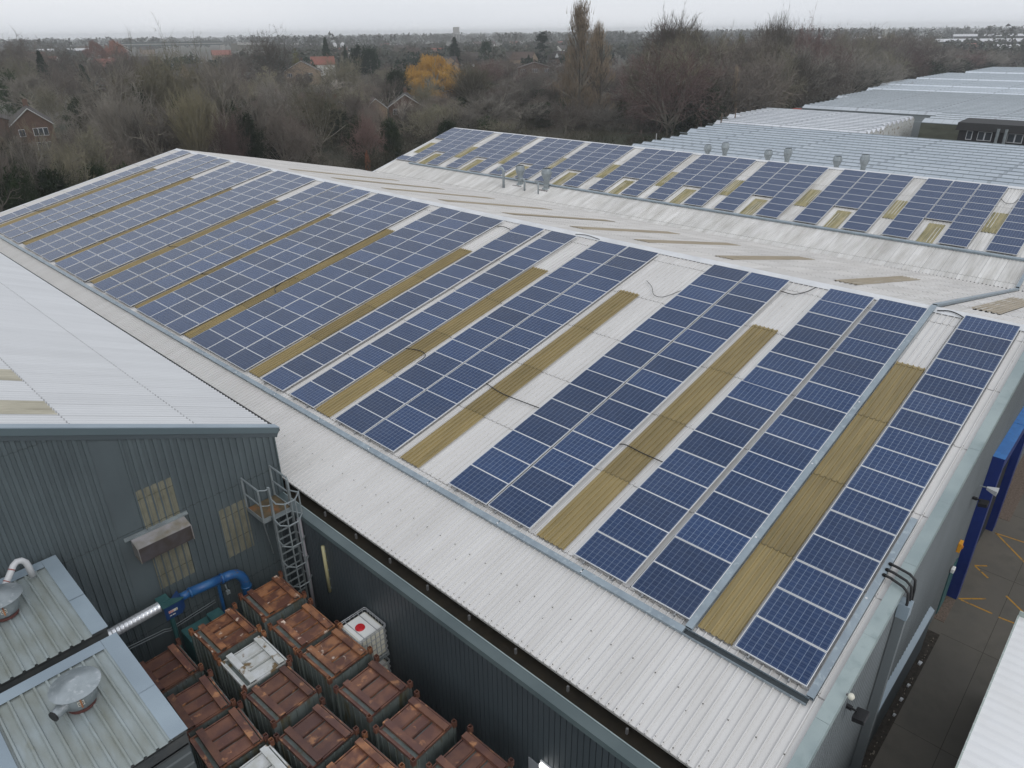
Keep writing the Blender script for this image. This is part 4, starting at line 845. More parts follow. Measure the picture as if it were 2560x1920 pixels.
# column table of the front hall: right edge, first v, last v
COLS = [('A', 0.0, 0.0, 16.19), ('B1', 2.82, .02, 16.09), ('B2', 4.64, .02, 16.09), ('C1', 7.88, .03, 16.02), ('C2', 9.60, .02, 16.03),
        ('D1', 13.97, .03, 15.97), ('D2', 15.69, .02, 15.97), ('E', 18.68, -.01, 15.95), ('F', 20.80, -.04, 15.95),
        ('G1', 23.68, -.09, 15.92), ('G2', 25.38, -.09, 15.95), ('G3', 27.07, -.10, 15.97), ('H1', 29.70, -.11, 15.97), ('H2', 31.40, -.12, 16.0), ('H3', 33.10, -.13, 16.0),
        ('I1', 35.47, -.15, 16.0), ('I2', 37.27, -.15, 16.02), ('I3', 39.12, -.16, 16.05), ('J1', 41.95, -.18, 16.1), ('J2', 43.70, -.18, 16.15), ('J3', 45.45, -.18, 16.2),
        ('K1', 47.98, -.19, 16.2), ('K2', 49.82, -.19, 16.2), ('K3', 51.6, -.19, 16.2), ('L1', 54.47, -.20, 16.22), ('L2', 56.45, -.20, 16.22), ('L3', 58.35, -.20, 16.22), ('M', 61.52, -.20, 16.25)]
DESC = {'A': 'single column nearest the right gable', 'B1': 'right column of second array from right gable', 'B2': 'left column of second array from right gable',
        'C1': 'right column of third array from right gable', 'C2': 'left column of third array from right gable', 'D1': 'right column of fourth array from right gable', 'D2': 'left column of fourth array from right gable',
        'E': 'single column right of thin white gap, mid roof', 'F': 'single column left of thin white gap, mid roof'}
for k_, nm in (('G', 'first'), ('H', 'second'), ('I', 'third'), ('J', 'fourth')):
    for j, w_ in ((1, 'right'), (2, 'middle'), (3, 'left')): DESC[k_ + str(j)] = '%s column of %s three-wide array' % (w_, nm)
stuff = []
for nm, ur, v0, v1 in COLS:
    pitch = (v1 - v0) / 16
    if nm[0] in 'ABCDEFGHI' or nm[0] == 'J': lim = 16 if nm[0] != 'J' else 4
    else: lim = 0
    for i in range(16):
        v = v0 + i * pitch
        if i < lim:
            lab = '%s solar panel up from eave in %s' % (ORD[i + 1], DESC[nm])
            place_panel(PA, ur, v, SL, lab, 'solar panels on the front hall roof')
        else: stuff.append((PA, ur, v))
# rear hall arrays
GR2 = [55.5, 49.15, 42.95, 37.05, 30.8, 24.8, 18.72, 12.45, 6.43, .35, -5.7]
for gi, yr in enumerate(GR2):
    for j in range(3):
        for i in range(9):
            if j == 1 and i < 3: continue
            stuff.append((PC, yr + j * 1.70, i * 1.012))
    if gi == 0:
        for i in (0, 6, 7, 8): stuff.append((PC, yr + 5.1, i * 1.012))
gm = MB(); fm = MB()
def addp(dst, src, P, u, v):
    vs = [P(u + y, v + x, z) for x, y, z in src.v]
    dst.add(vs, src.f, [src.uv.get(i, (0, 0)) for i in range(len(src.v))] if src.uv else None)
for P, u, v in stuff: addp(gm, gmb, P, u, v); addp(fm, fmb, P, u, v)
root = thing('solar_panels', 'many smaller looking solar panels on the far left end and the rear hall roof', 'solar panels', (20, 40, 0)); root['kind'] = 'stuff'
for mb_, nm_, m_ in ((gm, 'cell_glass', M['solar']), (fm, 'frames', M['frame'])):
    o = mb_.obj(nm_, m_, root); o.matrix_parent_inverse = Matrix.Translation((-20, -40, 0))
# rooflights of the rear hall
for yr in GR2:
    mb = MB(); corr(mb, PC, yr + 1.95, yr + 2.95, -.25, 2.62, .17, PROF_BOX, .035, base=-.125); ro(mb, 'rooflight', M['rooflight_b'])
    mb = MB(); corr(mb, PC, yr - 1.06, yr - .12, 2.45, 5.3, .17, PROF_BOX, .035, base=-.125); ro(mb, 'rooflight', M['rooflight_b'])
mb = MB(); corr(mb, PC, 60.8, 61.8, 2.2, 5.0, .17, PROF_BOX, .035, base=-.125); ro(mb, 'rooflight', M['rooflight_b'])
# mounting rails (run up the slope beneath each column)
for nm, ur, v0, v1 in COLS[:9]:
    mb = MB()
    for du in (.35, 1.28):
        for dv in (0,):
            mb.hexa([PA(ur + du, v0 - .08, -.115), PA(ur + du, v1 + .04, -.115), PA(ur + du + .035, v1 + .04, -.115), PA(ur + du + .035, v0 - .08, -.115),
                     PA(ur + du, v0 - .08, -.045), PA(ur + du, v1 + .04, -.045), PA(ur + du + .035, v1 + .04, -.045), PA(ur + du + .035, v0 - .08, -.045)])
    o = mb.obj('mounting_rails', M['rail']); tag(o, 'aluminium rails under the %s' % DESC[nm], 'mounting rails', 'panel mounting rails')

# ================================================================= cable trays, cables, conduits
def tray(name, P, a, b, w, h0, h1, label, open_to=None):
    (u0, v0), (u1, v1) = a, b
    L_ = math.hypot(u1 - u0, v1 - v0); nx, nv = -(v1 - v0) / L_, (u1 - u0) / L_
    def q(t, s, h): return P(u0 + (u1 - u0) * t + nx * s, v0 + (v1 - v0) * t + nv * s, h)
    mb = MB(); n = 1
    def bx(t0, t1, s0, s1, ha, hb): mb.hexa([q(t0, s0, ha), q(t1, s0, ha), q(t1, s1, ha), q(t0, s1, ha), q(t0, s0, hb), q(t1, s0, hb), q(t1, s1, hb), q(t0, s1, hb)])
    bx(0, 1, -w / 2, w / 2, h0, h0 + .01); bx(0, 1, -w / 2, -w / 2 + .006, h0 + .01, h1 - .008); bx(0, 1, w / 2 - .006, w / 2, h0 + .01, h1 - .008)
    t0 = open_to or 0
    o = mb.obj(name, M['tray']); tag(o, label, 'cable tray')
    k = max(1, int(L_ * (1 - t0) / 3.0)); lid = MB(); mb = lid
    for i in range(k):
        a_, b_ = t0 + (1 - t0) * i / k, t0 + (1 - t0) * (i + 1) / k
        bx(a_ + .0002, b_ - .0002, -w / 2 - .004, w / 2 + .004, h1 - .007, h1 + .002 * (i % 2))
    lid.obj('lid', M['tray'], o)
    if open_to:
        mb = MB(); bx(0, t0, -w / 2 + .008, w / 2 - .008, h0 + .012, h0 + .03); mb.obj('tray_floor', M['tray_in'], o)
    st = MB(); mb = st
    for i in range(1, k): bx(t0 + (1 - t0) * i / k - .025 / L_, t0 + (1 - t0) * i / k + .025 / L_, -.05, .0, h1 + .003, h1 + .006)
    if st.v and L_ < 70: st.obj('fixing_clips', M['ridge'], o)
    return o
tray('cable_tray', PA, (-.14, -.27), (63.2, -.46), .17, -.125, -.03, 'long grey cable tray along the lower edge of the panels on the front roof', open_to=.046)
tray('cable_tray', PA, (2.73, -.17), (2.73, 16.45), .17, -.125, -.02, 'grey cable tray climbing between the mossy strip and second array to the ridge')
tray('cable_tray', PA, (-.14, -.16), (-.14, 5.9), .15, -.125, -.03, 'short grey cable tray beside the single column at the right gable')
tray('cable_tray', PBk, (2.73, .1), (2.73, BL - .1), .17, .045, .15, 'grey cable tray running down the back slope to the valley')
tray('cable_tray', PC, (59.6, -.36), (-8.0, -.36), .17, -.12, .0, 'long grey cable tray below the panels of the rear hall')
tray('cable_tray', PC, (2.85, VV + .1), (2.85, -.46), .17, -.12, .0, 'short grey cable tray linking the valley to the rear tray')
def cable(pts, label, P=PA, r=.017, name='cable', h=-.075, group='loose black cables on the roof'):
    # smooth curve through the points
    p = [Vector(P(u, v, h + (.02 if 0 < i < len(pts) - 1 else 0))) for i, (v, u) in enumerate(pts)]
    out = []
    ext = [p[0] * 2 - p[1]] + p + [p[-1] * 2 - p[-2]]
    for i in range(1, len(ext) - 2):
        for k in range(6):
            t = k / 6; a, b, c, d = ext[i - 1:i + 3]
            out.append(.5 * ((2 * b) + (c - a) * t + (2 * a - 5 * b + 4 * c - d) * t * t + (-a + 3 * b - 3 * c + d) * t ** 3))
    out.append(p[-1])
    mb = MB().tube(out, r, 6); o = mb.obj(name, M['black'], smooth=True); tag(o, label, 'cable', group); return o
cable([(4.55, 14.04), (4.38, 13.14), (4.37, 12.40), (4.44, 11.20)], 'black cable crossing the white gap and mossy strip right of the fourth array')
cable([(4.32, 7.95), (4.40, 7.68), (4.35, 7.05), (4.35, 6.25)], 'black cable crossing the mossy strip between second and third arrays')
cable([(4.61, 18.75), (4.78, 17.98), (4.62, 17.50), (4.08, 17.42), (3.95, 17.3)], 'hooked black cable lying on the mossy strip left of the fourth array')
cable([(15.19, 7.88), (15.12, 7.33), (15.50, 6.99), (16.02, 6.82)], 'short black cable near the ridge between second and third arrays')
cable([(13.65, 13.10), (13.26, 12.59), (12.72, 12.12), (12.76, 11.68), (13.53, 11.35)], 'thin black cable looping over bare white sheets near the ridge', r=.012)
cable([(16.20, 19.0), (16.28, 18.36), (16.18, 17.5)], 'black cable hugging the ridge above the fourth array')
cable([(15.28, 23.61), (15.39, 23.17), (15.20, 22.4)], 'short black cable near the ridge beside the first three-wide array')
cable([(16.2, 2.55), (16.3, 2.2), (16.22, 1.9), (16.05, 1.6)], 'black cable at the ridge right of the climbing tray', r=.02)
cable([(5.54, 29.70), (5.00, 29.52), (4.72, 29.0)], 'hooked black cable on the mossy strip left of the first three-wide array')
cable([(3.99, 35.87), (3.90, 35.42), (4.10, 35.0)], 'hooked black cable on the mossy strip left of the second three-wide array')
cable([(-.14, 42.30), (-.23, 41.89), (.02, 41.4)], 'small black cable loop at the eave end of the mossy strip, left part')
cable([(5.04, 42.05), (4.90, 41.58), (5.12, 41.0)], 'hooked black cable halfway up the mossy strip left of the third three-wide array')
cable([(3.69, 48.10), (3.20, 48.0), (3.26, 47.5)], 'hooked black cable on the thin mossy strip far left')
cable([(5.02, 54.89), (4.76, 54.59), (4.82, 53.8)], 'hooked black cable on the second mossy strip from the far gable')
cable([(2.94, 61.5), (3.34, 60.76), (3.84, 60.2)], 'black cable on the mossy strip nearest the far gable')
cable([(7.3, 6.43), (6.7, 6.0), (6.75, 5.6), (7.5, 5.45)], 'black cable sagging over a white gap of the rear roof', P=PC)
for (v, u) in ((4.13, -.2), (3.92, -.2), (3.73, -.2)):
    i = (4.13, 3.92, 3.73).index(v)
    ps = [Vector(PA(-.16, v, -.02)), Vector(PA(-.35, v - .06, .04)), Vector(PA(-.66, v - .12 - .02 * i, .05)), Vector(PA(-.80, v - .16 - .03 * i, -.02)), Vector(PA(-.84, v - .22 - .03 * i, -.25)), Vector(PA(-.84, v - .26 - .03 * i, -.62))]
    mb = MB().tube(ps, .033, 8)
    for t in (0, 1): mb.tube([ps[0] * (1 - .1) + ps[1] * .1, ps[0] * .7 + ps[1] * .3], .045, 8)
    o = mb.obj('conduit', M['black'], smooth=True)
    tag(o, '%s of three black conduits bending over the gable capping' % ('upper', 'middle', 'lower')[i], 'conduit', 'black conduits over the gable edge')
mb = MB(); mb.hexa([(3.4, -.90, GZ), (3.66, -.90, GZ), (3.66, -.69, GZ), (3.4, -.69, GZ), (3.4, -.90, .30), (3.66, -.90, .36), (3.66, -.69, .36), (3.4, -.69, .30)])
o = mb.obj('cable_duct', mat('duct_grey', (.16, .18, .187), .5)); tag(o, 'tall grey cable duct standing against the right gable wall', 'cable duct')
mb = MB(); mb.box(3.38, 3.69, -.93, -.68, -.02, .39); mb.obj('top_cover', M['trim'], o)

# ================================================================= fittings on the gable wall
def floodlight(x, z, s, label):
    t = thing('floodlight', label, 'floodlight', (x, -.68, z))
    MB().box(-.04, .04, -.12, 0, -.04, .04).box(-.015, .015, -.22, -.12, -.02, .02).obj('bracket', M['black'], t)
    MB().hexa([(-.16 * s, -.44, -.10), (.16 * s, -.44, -.10), (.16 * s, -.20, -.16), (-.16 * s, -.20, -.16), (-.16 * s, -.42, .0), (.16 * s, -.42, .0), (.16 * s, -.18, -.04), (-.16 * s, -.18, -.04)]).obj('lamp_head', M['black'], t)
floodlight(.72, -.66, 1.1, 'black floodlight on the gable wall near the roof corner')
floodlight(11.0, -.62, 1.0, 'black floodlight on the gable wall beside the blue portal')
t = thing('security_camera', 'small cream dome camera on the gable wall above the near floodlight', 'camera', (.25, -.70, .12))
MB().lathe([(0, -.07), (.05, -.055), (.07, 0), (.05, .055), (0, .07)], (0, -.10, 0), 12).obj('dome', M['plastic'], t, smooth=True); MB().box(-.02, .02, -.05, 0, -.02, .02).obj('mount', M['bracket'], t)
t = thing('security_camera', 'white horn shaped camera on an arm beside the blue portal', 'camera', (11.5, -.70, -.42))
MB().tube([(0, 0, 0), (0, -.22, .02)], .02, 6).obj('arm', M['galv'], t)
MB().hexa([(-.04, -.2, -.04), (.04, -.2, -.04), (.04, -.2, .04), (-.04, -.2, .04), (-.16, -.5, -.10), (.16, -.5, -.10), (.16, -.5, .06), (-.16, -.5, .06)]).obj('housing', M['upvc'], t)
t = thing('wall_box', 'orange alarm box on the gable wall above the white lamp', 'alarm box', (11.42, -.68, -2.74))
MB().box(-.14, .14, -.10, 0, -.17, .17).obj('case', M['orange'], t); MB().box(-.05, .05, -.14, -.101, -.04, .04).obj('badge', mat('amber', (.5, .2, .02), .4), t)
t = thing('wall_lamp', 'white bulkhead lamp over the side door', 'lamp', (11.36, -.68, -3.66))
MB().box(-.13, .13, -.03, 0, -.09, .09).obj('base', M['bracket'], t); bevel(MB().box(-.12, .12, -.13, -.031, -.08, .08).obj('lens', M['plastic_top'], t), .02)
# blue portal
t = thing('loading_portal', 'tall blue steel portal projecting from the gable wall', 'loading portal', (12.8, -.7, GZ))
H = .05 - GZ
MB().box(0, .42, -.30, .03, 0, H - .5).obj('leg', M['blue'], t); MB().box(5.2, 5.75, -.30, .03, 0, H - .5).obj('leg', M['blue'], t)
MB().box(0, 8.8, -.31, .03, H - .5, H - .012).obj('lintel', M['blue'], t); MB().box(0, 8.8, -.315, .03, H - .011, H).box(2.95, 2.99, -.32, .03, H, H + .012).obj('top_plate', M['blue_top'], t)
MB().box(.42, 5.2, -.05, .03, 0, H - .5).obj('shutter', M['dark'], t)
MB().box(1.4, 1.55, -.22, -.05, 0, H - .5).obj('guide_rail', M['trim_dark'], t)

# ================================================================= grey building on the left
GA = math.atan(.4215); cG, sG = math.cos(GA), math.sin(GA)
def PG(u, v, h): return (-2.93 - (v - .9) * cG + h * sG, u, 1.36 + (v - .9) * sG + h * cG)
gb = thing('grey_clad_building', 'dark grey clad building with white corrugated roof, left of the factory', 'building', (-8, 16, GZ))
def go(mb, name, m, **k):
    o = mb.obj(name, m, gb, **k); o.matrix_parent_inverse = Matrix.Translation((8, -16, -GZ)); return o
mb = MB(); corr(mb, PG, 16.12, 62, .9, 14, .2, PROF_WAVE, .05, laps=3.3, base=.0, lapstep=.012); go(mb, 'roof', M['roof_c'], smooth=False)
mb = MB(); mb.hexa([PG(16.1, .98, -.12), PG(62, .98, -.12), PG(62, 1.08, -.12), PG(16.1, 1.08, -.12), PG(16.1, .98, .004), PG(62, .98, .004), PG(62, 1.08, .004), PG(16.1, 1.08, .004)]); go(mb, 'eave_filler', M['dark'])
mb = MB(); mb.tube([PG(15.98, .77, -.045), PG(62, .77, -.045)], .06, 10); go(mb, 'eave_gutter', M['black'], smooth=True)
mb = MB()
for k in range(7):
    for j in range(46):
        v = (3.3 + .05, 6.6 + .05, 9.9)[k % 3] if k < 3 else None
        if v is None: continue
        uu = 16.35 + j * .4
        r = .02; h = .062
        mb.add([PG(uu - r, v - r, h), PG(uu + r, v - r, h), PG(uu + r, v + r, h), PG(uu - r, v + r, h)], [(0, 1, 2, 3)])
go(mb, 'fasteners', mat('roof_screws_grey', (.25, .25, .26), .5))
mb = MB(); mb.hexa([PG(15.93, .78, .05), PG(15.93, 14, .05), PG(16.22, 14, .05), PG(16.22, .78, .05), PG(15.93, .78, .075), PG(15.93, 14, .075), PG(16.22, 14, .072), PG(16.22, .78, .072)]); go(mb, 'verge_flashing', M['trim'])
mb = MB(); mb.hexa([PG(15.925, .78, -.13), PG(15.925, 14, -.13), PG(15.97, 14, -.13), PG(15.97, .78, -.13), PG(15.925, .78, .049), PG(15.925, 14, .049), PG(15.97, 14, .049), PG(15.97, .78, .049)]); go(mb, 'verge_face', mat('verge_grey_green', (.11, .15, .165), .4))
mb = MB(); mb.hexa([PG(15.945, .78, -.27), PG(15.945, 14, -.27), PG(15.97, 14, -.27), PG(15.97, .78, -.27), PG(15.945, .78, -.131), PG(15.945, 14, -.131), PG(15.97, 14, -.131), PG(15.97, .78, -.131)]); go(mb, 'verge_underface', M['trim_dark'])
def zt(x): return 1.36 + (-2.93 - x) * math.tan(GA) - .10
mb = MB(); us = []
x = -3.02
xs = [(-3.02, 0)]
k = 0
while x > -16:
    if not (-7.75 < x <= -7.2):
        for f, h in ((.0, 0), (.30, 0), (.36, .038), (.78, .038), (.86, 0)): xs.append((x - f * .205, h))
    x -= .205
xs = sorted(set(xs)); vs = []; uv = []
for xx, h in xs: vs += [(xx, 16.0 - .0 - h, GZ), (xx, 16.0 - h, zt(xx))]; uv += [(xx, GZ), (xx, zt(xx))]
mb.add(vs, [(2 * i, 2 * i + 2, 2 * i + 3, 2 * i + 1) for i in range(len(xs) - 1)], uv); go(mb, 'gable_wall', M['greywall'])
mb = MB(); mb.box(-7.235, -7.21, 15.955, 15.999, GZ, zt(-7.22) - .17); go(mb, 'wall_joint_trim', M['trim_dark'])
mb = MB(); mb.box(-3.03, -2.99, 15.96, 16.06, GZ, 1.2); mb.box(-3.015, -2.99, 16.06, 60, GZ, 1.3); go(mb, 'side_wall', M['flash_dark'])
for x0, x1, z0, z1 in ((-7.27, -6.23, -.06, 1.2), (-7.31, -6.28, -2.25, -.72), (-5.20, -4.33, -2.38, -.56)):
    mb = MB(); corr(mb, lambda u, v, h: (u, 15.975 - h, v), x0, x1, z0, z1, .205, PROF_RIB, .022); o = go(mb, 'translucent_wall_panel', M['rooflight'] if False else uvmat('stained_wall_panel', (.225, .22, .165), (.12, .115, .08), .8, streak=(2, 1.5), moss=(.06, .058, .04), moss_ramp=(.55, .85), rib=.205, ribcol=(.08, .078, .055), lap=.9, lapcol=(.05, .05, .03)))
mb = MB(); mb.box(-7.86, -6.07, 15.90, 15.975, -.16, -.12); mb.box(-7.86, -6.07, 15.955, 15.975, -.12, -.06); go(mb, 'hood_flashing', M['galv_dull'])
hb = MB(); hb.hexa([(-7.70, 15.52, -.30), (-6.20, 15.52, -.30), (-6.20, 15.97, -.16), (-7.70, 15.97, -.16), (-7.70, 15.52, -.285), (-6.20, 15.52, -.285), (-6.20, 15.97, -.145), (-7.70, 15.97, -.145)])
hb.hexa([(-7.71, 15.50, -.78), (-7.69, 15.50, -.78), (-7.69, 15.97, -.72), (-7.71, 15.97, -.72), (-7.71, 15.50, -.30), (-7.69, 15.50, -.30), (-7.69, 15.97, -.165), (-7.71, 15.97, -.165)])
hb.hexa([(-6.21, 15.50, -.78), (-6.19, 15.50, -.78), (-6.19, 15.97, -.72), (-6.21, 15.97, -.72), (-6.21, 15.50, -.30), (-6.19, 15.50, -.30), (-6.19, 15.97, -.165), (-6.21, 15.97, -.165)])
go(hb, 'vent_hood', mat('weathered_zinc', (.30, .29, .30), .6, col2=(.21, .20, .18), nscale=2.5, col3=(.17, .14, .08), n3=2, ramp3=(.5, .75)))
mb = MB(); mb.hexa([(-7.688, 15.56, -.80), (-6.212, 15.56, -.80), (-6.212, 15.58, -.80), (-7.688, 15.58, -.80), (-7.688, 15.53, -.31), (-6.212, 15.53, -.31), (-6.212, 15.55, -.31), (-7.688, 15.55, -.31)]); go(mb, 'hood_screen', mat('hood_screen_dark', (.085, .078, .085), .6, col2=(.06, .05, .045), nscale=3))
# cream rooflights in its roof
for u0, u1 in ((20.05, 21.15), (17.05, 18.1)):
    mb = MB(); corr(mb, PG, u0, u1, 6.65, 9.6, .2, PROF_WAVE, .055, base=.014); go(mb, 'cream_rooflight', M['rooflight_c'])
# ================================================================= enclosures with cowl vents, lower left
YG = -5.35      # level of the small yard
def enclosure(x0, x1, y0, y1, z0, z1, label):
    t = thing('plant_enclosure', label, 'plant enclosure', (x0, y0, YG))
    def eo(mb, n_, m_):
        o = mb.obj(n_, m_, t); o.matrix_parent_inverse = Matrix.Translation((-x0, -y0, -YG)); return o
    def PE(u, v, h): return (u, y0 + v, z0 + (z1 - z0) * v / (y1 - y0) + h)
    mb = MB(); corr(mb, PE, x0 + .30, x1 - .30, -.02, y1 - y0 - .25, .232, [(0, 0), (.62, 0), (.70, 1), (.86, 1), (.94, 0)], .045, base=-.05)
    eo(mb, 'roof_sheets', uvmat('lichened_grey_sheet', (.33, .38, .39), (.20, .21, .17), .85, streak=(2.0, .5), moss=(.17, .16, .09), moss_ramp=(.6, .88), rough=.45))
    L_ = y1 - y0
    for a, b in ((0, L_ * .42), (L_ * .42 + .006, L_)):
        mb = MB(); mb.hexa([PE(x1 - .34, a - .03, -.002), PE(x1, a - .03, -.002), PE(x1, b, -.002), PE(x1 - .34, b, -.002), PE(x1 - .34, a - .03, .012), PE(x1, a - .03, .012), PE(x1, b, .012), PE(x1 - .34, b, .012)]); eo(mb, 'verge_flashing', M['trim'])
    mb = MB(); mb.hexa([PE(x0, -.03, -.002), PE(x0 + .34, -.03, -.002), PE(x0 + .34, L_, -.002), PE(x0, L_, -.002), PE(x0, -.03, .012), PE(x0 + .34, -.03, .012), PE(x0 + .34, L_, .012), PE(x0, L_, .012)]); eo(mb, 'verge_flashing', M['trim'])
    mb = MB(); mb.hexa([PE(x0 + .345, L_ - .30, -.004), PE(x1 - .345, L_ - .30, -.004), PE(x1 - .345, L_, .004), PE(x0 + .345, L_, .004), PE(x0 + .345, L_ - .30, .006), PE(x1 - .345, L_ - .30, .006), PE(x1 - .345, L_, .014), PE(x0 + .345, L_, .014)]); eo(mb, 'top_flashing', M['trim'])
    mb = MB()
    corr(mb, lambda u, v, h: (v, y0 + .06 - h, u), YG, z0 - .13, x0 + .06, x1 - .05, .3, PROF_RIB, .03)
    eo(mb, 'front_wall', uvmat('enclosure_wall', (.10, .115, .12), (.07, .075, .075), .6))
    mb = MB(); mb.box(x0 + .04, x1 - .03, y0 + .03, y0 + .055, z0 - .5, z0 - .05); eo(mb, 'fascia', mat('slate_fascia', (.055, .062, .066), .6, col2=(.08, .085, .085), nscale=3))
    mb = MB(); mb.box(x1 - .05, x1 - .03, y0 + .06, y1 - .03, YG, z0 - .03); mb.box(x0 + .03, x0 + .05, y0 + .06, y1 - .03, YG, z0 - .03); mb.box(x0 + .05, x1 - .05, y1 - .05, y1 - .03, YG, z0 - .01)
    eo(mb, 'side_walls', M['greywall'] if False else M['trim_dark'])
    return PE
PE1 = enclosure(-12.3, -9.48, 12.34, 15.85, .36, .44, 'flat grey plant enclosure beside the dark gable, upper one')
PE2 = enclosure(-12.3, -9.44, 8.36, 11.88, .36, .44, 'flat grey plant enclosure nearest the bottom left corner')
def cowl(x, y, z, label, sp=0.0):
    t = thing('roof_cowl', label, 'roof vent', (x, y, z))
    MB().lathe([(.26, -.02), (.26, .06)], n=24).obj('collar', mat('dull_red_collar', (.10, .035, .03), .6), t, smooth=True)
    MB().lathe([(.25, .08), (.315, .12), (.325, .46), (.30, .50)], n=28).obj('drum', M['galv'], t, smooth=True)
    MB().lathe([(.0, .49), (.46, .50), (.47, .515), (.30, .575), (.14, .63), (.0, .67)], n=32).obj('conical_hat', M['galv'], t)
    mb = MB().tube([(-.28, -.10, .27), (-.52, -.22, .25)], [.13, .10], 12, caps=False); mb.obj('side_spout', M['galv'], t, smooth=True)
    MB().tube([(-.505, -.213, .25), (-.53, -.225, .25)], [.112, .112], 12).obj('spout_rim', M['black'], t)
    # the maker's plate: white with two dark rounded characters
    pl_ = MB()
    def onring(a, zz, r): return (r * math.cos(a), r * math.sin(a), zz)
    a0 = R(-98)
    pl_.add([onring(a0 - .17, .24, .343), onring(a0 + .17, .24, .343), onring(a0 + .17, .36, .343), onring(a0 - .17, .36, .343)], [(0, 1, 2, 3)])
    p_ = pl_.obj('plate', M['sticker'], t)
    bk = MB()
    for da in (-.085, .085):
        for s_ in range(10):
            b0, b1 = R(50 + s_ * 26), R(50 + (s_ + 1) * 26)
            if da > 0: b0, b1 = R(180) - b0, R(180) - b1
            q_ = [(a0 + da + .055 * math.cos(b0), .30 + .040 * math.sin(b0)), (a0 + da + .055 * math.cos(b1), .30 + .040 * math.sin(b1)), (a0 + da + .030 * math.cos(b1), .30 + .022 * math.sin(b1)), (a0 + da + .030 * math.cos(b0), .30 + .022 * math.sin(b0))]
            bk.add([onring(aa, zz, .347) for aa, zz in q_], [(0, 1, 2, 3)])
    bk.obj('plate_lettering', M['black'], p_)
    MB().box(-.06, -.03, -.36, -.345, .20, .44).obj('strap', M['rust'], t)
cowl(-10.64, 10.45, .41, 'galvanised roof vent with conical hat on the nearest plant enclosure')
cowl(-10.96, 14.42, .43, 'galvanised roof vent with conical hat cut by the left picture edge')
mb = MB().tube([(-10.14, 15.3, .50), (-10.15, 15.3, .80), (-10.17, 15.3, .95), (-10.24, 15.3, 1.05), (-10.34, 15.28, 1.08), (-10.43, 15.24, 1.04), (-10.50, 15.2, .96), (-10.83, 14.95, .68), (-11.2, 14.7, .40)], .075, 12)
o = mb.obj('vent_pipe', M['upvc'], smooth=True); tag(o, 'cream swan neck pipe at the back of the upper plant enclosure', 'pipe')
mb = MB().tube([(-10.485, 15.21, .985), (-10.50, 15.2, .97)], .079, 12).tube([(-10.67, 15.07, .82), (-10.685, 15.06, .808)], .079, 12); mb.obj('clamp_bands', mat('dull_red_band', (.25, .05, .04), .5), o)

# ================================================================= pipes and machine against the dark gable
def spiral(name, p0, p1, r, m, label):
    a, b = Vector(p0), Vector(p1); n = 18; pts = []; rr = []
    for i in range(n + 1):
        for e, q in ((-.004, r), (0, r + .006), (.004, r)):
            t_ = i / n * .98 + .01 + e; pts.append(a.lerp(b, t_)); rr.append(q)
    o = MB().tube(pts, rr, 20).obj(name, m, smooth=True); return tag(o, label, 'duct')
spiral('metal_duct', (-9.6, 15.45, -2.44), (-7.60, 15.45, -2.38), .155, M['steel'], 'shiny ribbed metal duct running from the grey roof to the blue fan box')
t = thing('fan_box', 'teal and navy fan box between the shiny duct and the blue pipe', 'fan unit', (-7.3, 15.4, -2.45))
MB().hexa([(-.30, -.24, -.30), (.16, -.24, -.30), (.30, -.14, -.22), (.30, .30, -.22), (-.30, -.24, .16), (.16, -.24, .16), (.30, -.14, .12), (.30, .30, .12)]).obj('housing', M['navy'], t)
MB().hexa([(-.32, -.27, .165), (.17, -.27, .165), (.32, -.16, .125), (-.32, .30, .125), (-.32, -.27, .19), (.17, -.27, .19), (.32, -.16, .15), (-.32, .30, .15)]).box(-.32, .0, .0, .32, .165, .2).obj('top_plate', M['teal'], t)
s_ = MB().quad((-.20, -.245, -.10), (.06, -.245, -.10), (.06, -.245, -.01), (-.20, -.245, -.01)).obj('warning_label', M['sticker'], t)
MB().add([(.0, -.248, -.09), (.055, -.248, -.09), (.028, -.248, -.02)], [(0, 1, 2)]).obj('warning_triangle', M['yellow'], s_)
MB().tube([(-.165 + .03 * math.cos(k * .63), -.248, -.055 + .03 * math.sin(k * .63)) for k in range(11)], .006, 5).tube([(-.185, -.249, -.035), (-.145, -.249, -.075)], .005, 4).tube([(-.09 + .025 * math.cos(k * .63), -.248, -.055 + .025 * math.sin(k * .63)) for k in range(11)], .006, 5).obj('prohibition_symbols', M['red'], s_)
MB().box(-.19, -.13, -.248, -.244, -.20, -.17).box(-.11, -.03, -.248, -.244, -.20, -.17).obj('small_labels', M['sticker'], t)
MB().tube([(-.1, 0, -.3), (-.1, 0, -2.9)], .07, 8).obj('support_post', M['teal'], t)
mb = MB().tube([(-7.02, 15.42, -2.42), (-6.75, 15.42, -2.42)], .125, 16).tube([(-6.76, 15.42, -2.42), (-6.70, 15.42, -2.42)], .16, 16).tube([(-6.70, 15.42, -2.42), (-5.78, 15.42, -2.52)], .145, 16).tube([(-5.79, 15.42, -2.52), (-5.72, 15.42, -2.53)], .165, 16)
mb.tube([(-5.72, 15.42, -2.53), (-5.50, 15.42, -2.55), (-5.32, 15.42, -2.62), (-5.19, 15.40, -2.76), (-5.12, 15.38, -2.95), (-5.10, 15.36, -3.2), (-5.10, 15.35, -5.3)], .15, 16).tube([(-5.10, 15.36, -3.18), (-5.10, 15.36, -3.24)], .17, 16)
o = mb.obj('blue_pipe', M['bluepipe'], smooth=True); tag(o, 'thick blue pipe bending down in front of the dark gable wall', 'pipe')
MB().tube([(-5.85, 15.55, -2.6), (-5.85, 15.6, -4.2)], .055, 8).obj('drain_leg', M['bluepipe'], o)
